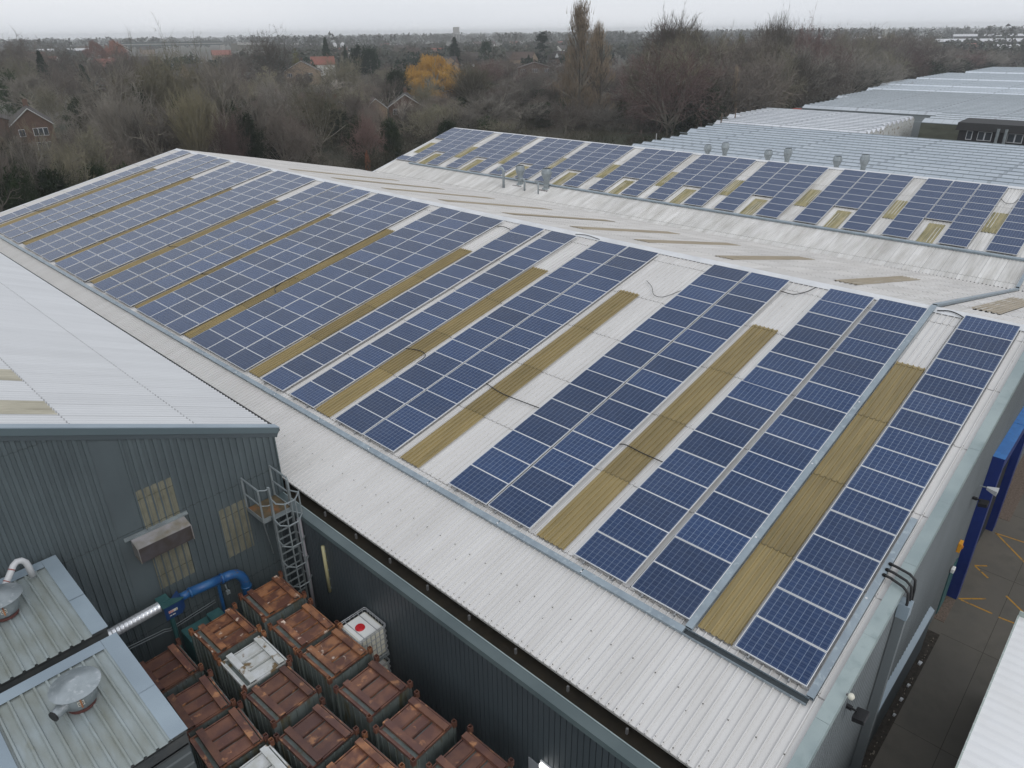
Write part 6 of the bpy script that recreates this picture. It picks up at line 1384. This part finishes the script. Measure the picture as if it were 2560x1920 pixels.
def grow(kind, seed):
    rng = np.random.default_rng(seed); s = SPEC[kind]
    limbs = []; tp, td, tl = [], [], []
    def bend(d, a, tw=None):
        ax = np.cross(d, rvec(rng)); ax /= np.linalg.norm(ax) + 1e-9
        a = math.radians(a); return d * math.cos(a) + np.cross(ax, d) * math.sin(a) + ax * ax.dot(d) * (1 - math.cos(a))
    def branch(p, d, L_, r, lev):
        pts = [p]; n = 4 if lev < 2 else 3
        for i in range(n):
            d = d + rvec(rng) * (.13 if lev else .06) + np.array([0, 0, s['up'] * .10 if lev else .0]); d = d / np.linalg.norm(d)
            pts.append(pts[-1] + d * L_ / n)
        limbs.append((pts, r, r * .45, lev))
        if lev < 3:
            cnt = s['sub'][lev - 1] if lev else s['limbs']
            for k in range(cnt):
                t_ = rng.uniform(.35 if lev else (.08 if kind == 'poplar' else .75 if s['stems'] > 1 or s['trunk'] < .4 else .3), 1.0); i = min(int(t_ * n), n - 1); q = pts[i] + (pts[i + 1] - pts[i]) * (t_ * n - i)
                dd = (pts[i + 1] - pts[i]); dd /= np.linalg.norm(dd)
                if lev == 0:
                    a = rng.uniform(*s['ang']); nd = bend(np.array([0, 0, 1.]), a)
                    nl = s['l1'] * rng.uniform(.75, 1.15) * (1.15 - (.75 if kind == 'poplar' else .35) * (t_ if s['trunk'] > .4 else 0))
                else:
                    nd = bend(dd, s['a2'] * rng.uniform(.5, 1.3)); nl = L_ * rng.uniform(.42, .68)
                branch(q, nd, nl, r * rng.uniform(.38, .55), lev + 1)
        if lev >= 2:
            m = s['sub'][2] if lev == 3 else 3
            for k in range(m):
                t_ = rng.uniform(.2, 1.0); i = min(int(t_ * n), n - 1); q = pts[i] + (pts[i + 1] - pts[i]) * (t_ * n - i)
                nd = bend((pts[i + 1] - pts[i]) / np.linalg.norm(pts[i + 1] - pts[i]), s['a2'] * rng.uniform(.4, 1.5))
                if kind == 'willow': nd = nd * .5 + np.array([0, 0, -1.0]); nd /= np.linalg.norm(nd)
                tp.append(q); td.append(nd); tl.append(s['tw'] * rng.uniform(.5, 1.3))
    for k in range(s['stems']):
        a = k * 2.4; o = np.array([math.cos(a), math.sin(a), 0]) * (.02 if s['stems'] > 1 else 0)
        lean = {'fan': 24, 'bareC': 20, 'poplar': 5, 'willow': 22}.get(kind, 3)
        d = bend(np.array([0, 0, 1.]), lean * rng.uniform(.3, 1.2)) if s['stems'] > 1 else np.array([0.02, 0, 1.])
        branch(o * (2 if kind == 'poplar' else 1), d / np.linalg.norm(d), s['trunk'] * rng.uniform(.8, 1.1), .030 if s['stems'] == 1 else .019, 0)
    # meshes
    if kind in ('poplar', 'willow'): return special(kind, rng)
    tm = MB(); lv = []
    for pts, r0, r1, lev in limbs:
        nr = len(pts)
        if lev <= 1 or (lev == 2 and kind in ('fan', 'birch', 'bareB')): tm.tube(pts, [r0 + (r1 - r0) * i / (nr - 1) for i in range(nr)], 5, caps=False)
        else: lv.append((pts, max(r0, .0022), max(r1, .0014)))
    V = []; F = []; n0 = 0
    for pts, r0, r1 in lv:
        pp = np.array(pts); side = rvec(rng); d = pp[-1] - pp[0]; side = np.cross(side, d); side /= np.linalg.norm(side) + 1e-9
        nr = len(pts); rr = np.linspace(r0, r1, nr)[:, None]
        a = pp - side * rr; b = pp + side * rr
        V.append(np.concatenate([a, b])); F += [(n0 + i, n0 + i + 1, n0 + nr + i + 1, n0 + nr + i) for i in range(nr - 1)]; n0 += 2 * nr
    tp, td, tl = np.array(tp), np.array(td), np.array(tl)
    SV, SF = slivers(tp, td, tl, rng.uniform(.0016, .0030, len(tp)), rng)
    LV = np.concatenate(V); LF = np.array(F)
    tri = np.concatenate([LF[:, [0, 1, 2]], LF[:, [0, 2, 3]]]) if len(LF) else LF
    CV = np.concatenate([LV, SV]); CF = np.concatenate([tri, SF + len(LV)])
    TV = np.array([list(v) for v in tm.v])
    zmax = np.percentile(CV[:, 2], 99.7); c = np.median(CV[:, :2], axis=0); w = (np.percentile(CV[:, 0] - c[0], 97.5) - np.percentile(CV[:, 0] - c[0], 2.5))
    for A_ in (CV, TV):
        A_[:, 2] /= zmax; A_[:, 0] /= w; A_[:, 1] /= w
    tm.v = [tuple(v) for v in TV]
    return CV, CF, tm
def leafy(kind, seed):
    rng = np.random.default_rng(seed); N_ = {'conifer': 5200, 'cedar': 5200, 'pine': 5200, 'bush': 4200, 'ivy': 5200}[kind]
    P = []
    if kind == 'conifer':
        for k in range(150):
            z = rng.uniform(.04, 1); r = .5 * (1 - z) ** .6 * rng.uniform(.75, 1.1); a = rng.uniform(0, 6.28); c = np.array([r * math.cos(a), r * math.sin(a), z])
            n = 30; t_ = rng.uniform(.2, 1, (n, 1)); q = c * np.array([1, 1, 0]) * t_ + np.array([0, 0, z]) + rng.normal(size=(n, 3)) * [.035, .035, .018] - np.array([0, 0, .05]) * t_; P.append(q)
        P.append(np.stack([np.zeros(40), np.zeros(40), rng.uniform(.7, 1, 40)], 1) + rng.normal(size=(40, 3)) * .012)
    elif kind == 'cedar':
        for k in range(44):
            z = rng.uniform(.15, .98); r = (.5 * (1 - max(z - .2, 0) ** 1.3 * .95)) * rng.uniform(.5, 1.0); a = rng.uniform(0, 6.28)
            n = 90; t_ = rng.uniform(0, 1, (n, 1)) ** .7; q = np.array([r * math.cos(a), r * math.sin(a), 0]) * t_ + np.array([0, 0, z]) + rng.normal(size=(n, 3)) * [.04, .04, .012]; P.append(q)
    elif kind in ('pine', 'bush'):
        for k in range(80 if kind == 'pine' else 70):
            d = rvec(rng); d[2] = abs(d[2]) if kind == 'bush' else d[2]; r = rng.uniform(.55, 1.05)
            c = d * [.5, .5, .48 if kind == 'pine' else .9] * r + [0, 0, .52 if kind == 'pine' else .1]
            n = 55; P.append(c + rng.normal(size=(n, 3)) * [.07, .07, .045])
    else:
        for k in range(90):
            z = rng.uniform(.02, .86); a = rng.uniform(0, 6.28); r = .42 * math.sin(min(z + .35, 1.25) * 2.3) * rng.uniform(.2, 1.1); n = 50
            P.append(np.array([r * math.cos(a), r * math.sin(a), z]) + rng.normal(size=(n, 3)) * [.06, .06, .04])
    P = np.concatenate(P); P[:, 2] = np.clip(P[:, 2], .0, 1.02)
    V, F = leaves(P, {'conifer': .030, 'cedar': .028, 'pine': .032, 'bush': .034, 'ivy': .030}[kind], rng)
    tm = MB().tube([(0, 0, 0), (.01, 0, .4), (0, 0, .9)], [.03, .02, .008], 6)
    if kind == 'ivy':
        CV, CF, tb = grow('bareC', seed + 9); CV = CV * [.9, .9, 1]; F = np.concatenate([F, CF + len(V)]); V = np.concatenate([V, CV]); tm.add(tb.v, tb.f)
    return V, F, tm
TM = {}
BARK = {'brown': 'bark_brown', 'olive': 'bark_olive', 'paleolive': 'bark_paleolive', 'grey': 'bark_grey', 'pale': 'bark_pale', 'red': 'bark_red', 'dark': 'bark_dark', 'tan': 'bark_tan', 'orange': 'twig_orange', 'russet': 'twig_russet', 'green': 'leaf_green', 'yellow': 'leaf_yellow', None: None}
NV = {'bareA': 3, 'bareB': 3, 'bareC': 4, 'fan': 2, 'poplar': 1, 'birch': 2, 'willow': 1, 'conifer': 1, 'cedar': 1, 'pine': 1, 'bush': 2, 'ivy': 2}
def tree_mesh(kind, i):
    k = (kind, i % NV[kind])
    if k not in TM:
        if kind in SPEC: V, F, tm = grow(kind, 11 + 7 * k[1] + len(kind))
        else: V, F, tm = leafy(kind, 5 + 3 * k[1])
        cm = mesh_np(kind + '_crown', V, F, M['bark_brown'])
        if kind == 'ivy':   # foliage first, bare twigs after: two slots
            pass
        t_ = tm.obj('trunk', M['bark_grey']); me = t_.data; bpy.data.objects.remove(t_)
        TM[k] = (cm, me)
    return TM[k]
KIND = {'bareA': 'bare_tree', 'bareB': 'bare_tree', 'bareC': 'bare_tree', 'fan': 'bare_tree', 'poplar': 'poplar_tree', 'birch': 'birch_tree', 'willow': 'willow_tree', 'conifer': 'conifer_tree', 'cedar': 'cedar_tree', 'pine': 'pine_tree', 'bush': 'evergreen_bush', 'ivy': 'ivy_covered_tree'}
DEFM = {'conifer': 'leaf_dark', 'cedar': 'leaf_dark', 'pine': 'leaf_dark', 'bush': 'leaf_green', 'ivy': 'leaf_ivy'}
random.seed(77)
def tree(i, kind, x, y, h, w, label, group, mt):
    t = thing(KIND[kind], label, 'tree' if kind != 'bush' else 'bush', (x, y, GZ - .1), random.uniform(0, 6.28), group); t.scale = (w, w, h)
    cm, tm = tree_mesh(kind, i)
    m_ = M[BARK.get(mt) or DEFM.get(kind, 'bark_brown')]
    for n_, me, mm in (('crown', cm, m_), ('trunk', tm, M['bark_pale'] if kind == 'birch' else M['limb_dark'] if mt in ('dark', 'red', 'tan', None) else M['limb'])):
        o = bpy.data.objects.new(n_, me); COL.objects.link(o); o.parent = t
        o.material_slots[0].link = 'OBJECT'; o.material_slots[0].material = mm
for i, (kind, x, y, h, w, label, group, mt) in enumerate(TREES):
    if h < 3.2 and kind != 'willow': continue
    tree(i, kind, x, y, max(h, 2.5) * (1.1 if kind in ('bareA', 'bareB', 'bareC', 'fan') else 1), w * (1.3 if kind in ('bareA', 'bareB', 'bareC', 'ivy') else 1), label, group, mt)

# undergrowth and hedge masses
rng = np.random.default_rng(8)
def scatter(n, region, hmin, hmax):
    out = []
    while len(out) < n:
        x, y = rng.uniform(*region[0]), rng.uniform(*region[1])
        if (-14 < x < 62 and y < 66.3) or (60 < x < 300 and y < 63.5): continue
        out.append((x, y, rng.uniform(hmin, hmax)))
    return out
def shrub_mass(name, pts, m, label, per=70, leaf=.16, twig=True):
    P = []; sc = []
    for x, y, h in pts:
        q = rng.normal(size=(per, 3)) * [h * .5, h * .5, h * .28] + [x, y, GZ + h * .45]; P.append(q)
    P = np.concatenate(P); P[:, 2] = np.maximum(P[:, 2], GZ)
    if twig:
        D_ = rng.normal(size=P.shape) + [0, 0, 1.2]; D_ /= np.linalg.norm(D_, axis=1)[:, None]
        V, F = slivers(P, D_, rng.uniform(.4, 1.5, len(P)), rng.uniform(.012, .035, len(P)), rng)
    else: V, F = leaves(P, leaf, rng)
    o = bpy.data.objects.new(name, mesh_np(name, V, F, m)); COL.objects.link(o); tag(o, label, 'undergrowth', kind='stuff')
near = scatter(150, ((-20, 64), (66, 100)), 1.5, 3.2) + scatter(60, ((60, 110), (64, 130)), 1.5, 3.5)
shrub_mass('undergrowth', near + scatter(420, ((50, 200), (64, 230)), 1.5, 3.5) + scatter(160, ((0, 90), (95, 180)), 1.5, 3.5), M['undergrowth'], 'tangled brown undergrowth beneath the bare trees', 260)
shrub_mass('leafy_undergrowth', scatter(70, ((-20, 70), (66.5, 84)), 1.2, 2.6) + scatter(90, ((60, 320), (64, 72)), 1.5, 3.4) + scatter(120, ((20, 260), (90, 300)), 1.5, 4), M['leaf_ivy'], 'dark leafy undergrowth along the feet of the tree belts', 130, .22, False)

# ================================================================= houses
def house(x, y, rz, w, l, eave, rise, wall, roof, label, group=None, wins=(), chim=True, detail=True, name='house', gz=GZ, hip=False):
    t = thing(name, label, 'house', (x, y, gz), rz, group); e = .25
    MB().add([(0, 0, 0), (w, 0, 0), (w, l, 0), (0, l, 0), (0, 0, eave), (w, 0, eave), (w, l, eave), (0, l, eave), (w / 2, 0, eave + rise), (w / 2, l, eave + rise)],
             [(0, 1, 5, 8, 4), (1, 2, 6, 5), (2, 3, 7, 9, 6), (3, 0, 4, 7)]).obj('wall', M[wall], t)
    k = rise / (w / 2); th = .14; m = MB()
    for s_ in (0, 1):
        xa, za = (-e, eave - e * k) if s_ == 0 else (w + e, eave - e * k); xm = w / 2; zm = eave + rise
        m.hexa([(xa, -e, za + .03), (xm, -e, zm + .03), (xm, l + e, zm + .03), (xa, l + e, za + .03), (xa, -e, za + th), (xm, -e, zm + th), (xm, l + e, zm + th), (xa, l + e, za + th)])
    rf_ = m.obj('roof', M[roof], t)
    if chim: MB().box(w * .5 - .4, w * .5 + .4, l * .72, l * .72 + .6, eave + rise * .5, eave + rise + 1.1).obj('chimney', M['brick'], rf_)
    if detail:
        b_ = MB()
        for s_ in (0, 1):
            xa, za = (-e, eave - e * k) if s_ == 0 else (w + e, eave - e * k)
            b_.hexa([(xa, -e - .04, za - .06), (w / 2, -e - .04, eave + rise - .06), (w / 2, -e - .005, eave + rise - .06), (xa, -e - .005, za - .06), (xa, -e - .04, za + .13), (w / 2, -e - .04, eave + rise + .13), (w / 2, -e - .005, eave + rise + .13), (xa, -e - .005, za + .13)])
        b_.obj('bargeboard', mat('off_white_board', (.45, .45, .44), .6), rf_)
    for (face, a, b, z0, z1) in wins:
        if face == 'front': q = MB().box(a, b, -.06, -.005, z0, z1); g_ = MB(); n = max(1, round((b - a) / .7)); [g_.box(a + .07 + j * (b - a) / n, a + (j + 1) * (b - a) / n - .04, -.075, -.061, z0 + .08, z1 - .08) for j in range(n)]
        elif face == 'right': q = MB().box(w + .005, w + .06, a, b, z0, z1); g_ = MB(); n = max(1, round((b - a) / .7)); [g_.box(w + .061, w + .075, a + .07 + j * (b - a) / n, a + (j + 1) * (b - a) / n - .04, z0 + .08, z1 - .08) for j in range(n)]
        else: q = MB().box(-.06, -.005, a, b, z0, z1); g_ = MB(); n = max(1, round((b - a) / .7)); [g_.box(-.075, -.061, a + .07 + j * (b - a) / n, a + (j + 1) * (b - a) / n - .04, z0 + .08, z1 - .08) for j in range(n)]
        wo = q.obj('window', M['upvc'], t); g_.obj('pane', M['glass_win'], wo)
    return t
house(22.6, 145.2, R(-14), 6.1, 9.5, 5.1, 2.5, 'brick', 'tiles', 'brown brick house with white gable edge and dark roof at the left', wins=(('front', .9, 1.8, 3.2, 4.4), ('front', 3.0, 5.2, 3.2, 4.5), ('front', 3.0, 5.2, .8, 2.2), ('right', 5, 6.2, 3.3, 4.4)))
house(10.5, 158, R(-14), 16, 8, 4.7, 3.0, 'brick', 'tiles', 'dark roofed house wing behind the brown brick house at the left edge', chim=False, detail=False)
house(31.0, 134.5, R(-20), 7, 8, 4.2, 2.9, 'brick_pale', 'tiles', 'steep dark roofed house right of the brown brick house', wins=(('front', .8, 2.6, 2.2, 3.6),))
house(24.4, 119.5, R(-38), 6.5, 6, 4.9, .5, 'brick_pale', 'tiles_brown', 'pale brick extension with white fascia, right of the brown brick house', chim=False, wins=(('front', 1.2, 3.0, 2.6, 4.2),))
house(88, 151, R(52), 7, 15, 2.9, 3.0, 'brick_pale', 'tiles_brown', 'brown roofed bungalow with small white gable in the middle distance', wins=(('front', 1, 3, 1, 2.2), ('right', 2, 3.4, 1, 2.3)))
house(92, 141, R(-30), 5.0, 5, 2.9, 2.0, 'brick_pale', 'tiles_brown', 'small gabled porch wing in front of the brown roofed bungalow', chim=False)
house(99.5, 142, R(-40), 8, 9, 2.7, 2.6, 'brick', 'tiles', 'bungalow with brick chimney right of the brown roofed bungalow', wins=(('front', 1, 3, .9, 2.2),))
house(78, 138, R(-25), 9, 9, 2.5, 2.8, 'brick_pale', 'tiles', 'dark hipped roofed bungalow under the big olive tree')
house(201, 333, R(-120), 7, 11, 5.2, 3.3, 'render', 'tiles_red', 'red tiled house with white gable beside the tall conifer', wins=(('front', 1, 3, 3, 4.3),))
house(152, 276, R(-35), 14, 9, 5.2, 3.6, 'brick_pale', 'tiles', 'large grey roofed house below the great round tree', wins=(('front', 1, 3, 3, 4.4), ('front', 9, 11, 3, 4.4)))
house(80, 174, R(-25), 8, 6, 3.6, 1.6, 'render', 'far_white', 'white roofed low house left of the bungalows', chim=False)
for i, (x, y, w_) in enumerate([(322, 283, 17), (306, 300, 15), (288, 318, 14)]):
    t = house(x, y, R(-50), w_, 9, 4.6, .3, 'brick', 'tiles', '%s dark roofed row house left of the tall poplar' % ('dormer windowed', 'middle', 'leftmost')[i], chim=False, detail=False)
    MB().prism([(-.4, 4.5), (9.4, 4.5), (4.5, 8.4)], 0, -.4, w_ + .4).obj('main_roof', M['tiles'], t)
    if i == 0:
        for xx in (4, 11): MB().hexa([(xx, -.3, 5.2), (xx + 2, -.3, 5.2), (xx + 2, 2, 5.4), (xx, 2, 5.4), (xx + .9, -.3, 7.4), (xx + 1.1, -.3, 7.4), (xx + 1.1, 2, 7.2), (xx + .9, 2, 7.2)]).obj('dormer', M['upvc'], t)
    for xx in (2, 6, 10): MB().box(xx, xx + 1.6, -.08, -.01, 1, 2.3).obj('window', M['upvc'], t)
for i, (x, y, w_) in enumerate([(216, 232, 14), (228, 219, 14), (238, 206, 15)]):
    house(x, y, R(-47), w_, 9, 4.6, 2.0, 'brick', 'tiles_brown', '%s brick terrace house with white windows between the conifer and poplar' % ('left', 'middle', 'right')[i], 'brick terrace houses', wins=(('front', 1, 3.4, 2.9, 4.3), ('front', 6, 8.4, 2.9, 4.3), ('front', w_ - 3, w_ - 1, 2.9, 4.3)), detail=False)
random.seed(21)
def far_house(d, az, label, red):
    x, y = -11.9 + d * math.cos(az), -2.9 + d * math.sin(az)
    house(x, y, random.uniform(0, 6.28), random.uniform(7, 9), random.uniform(9, 15), 5, 3.2, random.choice(['brick', 'render', 'brick_pale']), 'tiles_red' if red else random.choice(['tiles', 'tiles_brown']), label, 'distant houses among the trees', detail=False, chim=False)
for i in range(70):
    far_house(random.uniform(330, 1000), R(random.uniform(12, 74)), 'distant house scattered among the far trees', random.random() < .25)

# viaduct, embankment, water tower, sheds, tanks, field
t = thing('road_bridge', 'long flat dark green bridge spanning between embankments at far left', 'bridge', (373, 1027, GZ), math.atan2(979.7 - 1027.4, 482.6 - 373.4))
MB().box(0, 119, 0, 12, 7.5, 9.0).obj('girder', M['bridge_green'], t); MB().box(-6, 119, -.5, 12, 9.01, 10.1).box(-200, -6.1, -.5, 12, 7.5, 8.3).obj('parapet', M['concrete'], t)
MB().box(0, 119, -.3, 0.2, 10.1, 11.8).obj('railing', M['bridge_green'], t)
for x in (0, 115): MB().box(x, x + 6, -1, 13, 0, 7.5).obj('abutment', M['concrete'], t)
MB().box(58, 60, 0, 12, 0, 7.5).obj('pier', M['concrete'], t)
def strip(name, pts, w, h, m):
    mb = MB()
    for (x0, y0, z0), (x1, y1, z1) in zip(pts, pts[1:]):
        d = Vector((x1 - x0, y1 - y0, 0)).normalized(); n_ = Vector((-d.y, d.x, 0))
        a, b = Vector((x0, y0, 0)), Vector((x1, y1, 0))
        mb.hexa([(*(a - n_ * (w / 2 + h * 1.6)).xy, GZ), (*(b - n_ * (w / 2 + h * 1.6)).xy, GZ), (*(b + n_ * (w / 2 + h * 1.6)).xy, GZ), (*(a + n_ * (w / 2 + h * 1.6)).xy, GZ), (*(a - n_ * w / 2).xy, z0), (*(b - n_ * w / 2).xy, z1), (*(b + n_ * w / 2).xy, z1), (*(a + n_ * w / 2).xy, z0)])
    return struct(mb.obj(name, m))
strip('embankment', [(492, 975, 3.4), (640, 880, -.5), (760, 760, -4.6)], 14, 8, M['grass'])
strip('embankment', [(373, 1030, 3), (240, 1085, 2.5), (20, 1160, 2.5)], 14, 8, M['grass'])
strip('far_road', [(495, 965, 4.2), (640, 872, 0.2), (760, 752, -3.8)], 4, 1, M['concrete'])
struct(MB().add([(610, 790, GZ + .3), (760, 640, GZ + .3), (900, 760, GZ + .3), (740, 940, GZ + .3)], [(0, 1, 2, 3)]).obj('field', M['field']))
t = thing('water_tower', 'square concrete water tower on the misty horizon', 'water tower', (1007, 1097, GZ), R(-43))
MB().box(-6, 6, -6, 6, 17, 28).obj('tank', M['concrete'], t); mb = MB()
for x in (-5, 0, 5):
    for y in (-5, 5): mb.box(x - .8, x + .8, y - .8, y + .8, 0, 17)
mb.obj('legs', M['concrete'], t)
for i, (x, y) in enumerate(((437, 659), (443, 654))):
    o = MB().lathe([(2.2, 0), (2.2, 7), (1.3, 8.6), (0, 9.2)], (x, y, GZ + 2), 14).obj('storage_tank', M['far_white'], smooth=True); tag(o, '%s of two small white storage tanks beyond the tall conifer' % ('left', 'right')[i], 'tank', 'white storage tanks')
for i, (x, y, L_, w_, rz, h_) in enumerate([(618, 161, 95, 30, -75, 6.5), (700, 200, 160, 40, -72, 9), (560, 270, 90, 30, -60, 7), (1000, 250, 200, 60, -75, 10), (235, 900, 60, 20, -12, 8), (900, 420, 160, 60, -60, 8)]):
    t = thing('warehouse', '%s long low white roofed warehouse far behind the trees' % ('rightmost', 'larger right', 'middle', 'farthest right', 'far left', 'hazy middle')[i], 'warehouse', (x, y, GZ), R(rz), 'far white warehouses')
    MB().box(0, L_, 0, w_, 0, h_ - 2).obj('wall', M['trim_dark'], t); MB().prism([(-1, h_ - 2), (w_ + 1, h_ - 2), (w_ / 2, h_)], 0, -1, L_ + 1).obj('roof', M['far_white'], t)
# distant woodland: clumps thickening toward the horizon
rng = np.random.default_rng(31)
def far_wood(n, d0, d1, hh, label, m, per=46, name='distant_woodland'):
    P = []; S = []
    for k in range(n):
        d = math.exp(rng.uniform(math.log(d0), math.log(d1))); az = R(rng.uniform(6, 82)); cl = rng.integers(1, 5)
        for j in range(cl):
            x = -11.9 + d * math.cos(az) + rng.normal() * d * .03; y = -2.9 + d * math.sin(az) + rng.normal() * d * .03
            if (595 < x < 800 and 650 < y < 900 and d < 1200) or (50 < x < 310 and y < 72): continue
            if 1.06 < math.atan2(y, x) < 1.27 and 500 < d < 1180: continue
            h = hh * rng.uniform(.6, 1.25); w = h * rng.uniform(.35, .6)
            dirs = rng.normal(size=(per, 3)); dirs /= np.linalg.norm(dirs, axis=1)[:, None]
            P.append(dirs * rng.uniform(.5, 1, (per, 1)) * [w, w, h * .42] + [x, y, GZ + h * .55]); S.append(np.full(per, h * .13))
    P = np.concatenate(P); S = np.concatenate(S)[:, None]
    A = rng.normal(size=P.shape); A /= np.linalg.norm(A, axis=1)[:, None]; B = np.cross(A, rng.normal(size=P.shape)); B /= np.linalg.norm(B, axis=1)[:, None]
    V = np.stack([P - A * S, P + B * S, P + A * S], 1).reshape(-1, 3); F = np.arange(len(V)).reshape(-1, 3)
    o = bpy.data.objects.new(name, mesh_np(name, V, F, m)); COL.objects.link(o); tag(o, label, 'woodland', kind='stuff')
far_wood(700, 430, 1000, 9, 'scattered far trees fading into the mist', M['far_tree'], 70)
far_wood(900, 900, 3200, 16, 'far wooded plain at the misty horizon', M['far_tree'], 36)
far_wood(150, 380, 900, 8, 'dark green far trees among the houses', M['leaf_dark'], 70, 'distant_evergreens')
far_wood(170, 300, 560, 5, 'brown brushwood filling the middle distance', M['bark_brown'], 90, 'distant_brushwood')

# ================================================================= air, sky, light, camera
hz = MB().box(-300, 3600, -900, 3600, GZ - 1, 24).obj('haze', None)
vm_ = bpy.data.materials.new('haze_air'); vm_.use_nodes = True; nt = vm_.node_tree; nt.nodes.remove(nt.nodes['Principled BSDF'])
pv = nt.nodes.new('ShaderNodeVolumePrincipled'); pv.inputs['Color'].default_value = (.96, .98, 1.0, 1); pv.inputs['Density'].default_value = HAZE; pv.inputs['Anisotropy'].default_value = .2
nt.links.new(pv.outputs[0], nt.nodes['Material Output'].inputs['Volume']); hz.data.materials.append(vm_); hz['kind'] = 'stuff'; hz['label'] = 'thin winter mist over the plain'; hz['category'] = 'haze'; hz.display_type = 'WIRE'

W = bpy.data.worlds.new('World'); SC.world = W; W.use_nodes = True; nt = W.node_tree; N = nt.nodes; L = nt.links
bg = N['Background']; sky = N.new('ShaderNodeTexSky'); sky.sky_type = 'NISHITA'; sky.sun_disc = False; sky.sun_elevation = R(28); sky.sun_rotation = R(200); sky.dust_density = 2
tc = N.new('ShaderNodeTexCoord'); mp = N.new('ShaderNodeMapping'); mp.inputs['Scale'].default_value = (1, 1, 7); L.new(tc.outputs['Generated'], mp.inputs[0])
nz = N.new('ShaderNodeTexNoise'); nz.inputs['Scale'].default_value = 1.3; nz.inputs['Detail'].default_value = 3; nz.inputs['Roughness'].default_value = .45; L.new(mp.outputs[0], nz.inputs['Vector'])
mr = N.new('ShaderNodeMapRange'); mr.inputs[1].default_value = .3; mr.inputs[2].default_value = .7; L.new(nz.outputs[0], mr.inputs[0])
cl = mixcol(nt, mr.outputs[0], (6.5, 6.9, 7.55), (7.9, 8.1, 8.5))
mx = mixcol(nt, .93, sky.outputs[0], cl)
L.new(mx, bg.inputs['Color']); bg.inputs['Strength'].default_value = SKYS
sd = bpy.data.lights.new('sun', 'SUN'); sd.energy = .6; sd.angle = R(25); sd.color = (1, .97, .93); so = bpy.data.objects.new('sun', sd); COL.objects.link(so); so.rotation_euler = (R(50), 0, R(-20))
cd = bpy.data.cameras.new('camera'); co = bpy.data.objects.new('camera', cd); COL.objects.link(co); SC.camera = co
F_PX, PIT, ROL, YAW = 1782.575, 0.45851456, -0.01262326, 0.75916301
cd.sensor_width = 36; cd.lens = F_PX / 2560 * 36; cd.clip_start = .1; cd.clip_end = 20000
fw = Vector((math.cos(PIT) * math.cos(YAW), math.cos(PIT) * math.sin(YAW), -math.sin(PIT))); rt = Vector((math.sin(YAW), -math.cos(YAW), 0)); up = rt.cross(fw)
r2 = rt * math.cos(ROL) + up * math.sin(ROL); u2 = -rt * math.sin(ROL) + up * math.cos(ROL)
mw = Matrix((r2, u2, -fw)).transposed().to_4x4(); mw.translation = (-11.9405601, -2.86331, 12.4526175); co.matrix_world = mw
SC.view_settings.view_transform = 'Standard'; SC.view_settings.look = 'None'; SC.view_settings.gamma = 1; SC.view_settings.exposure = EXPO
SC.cycles.max_bounces = 6; SC.cycles.diffuse_bounces = 3; SC.cycles.glossy_bounces = 3; SC.cycles.transparent_max_bounces = 4; SC.cycles.volume_bounces = 1
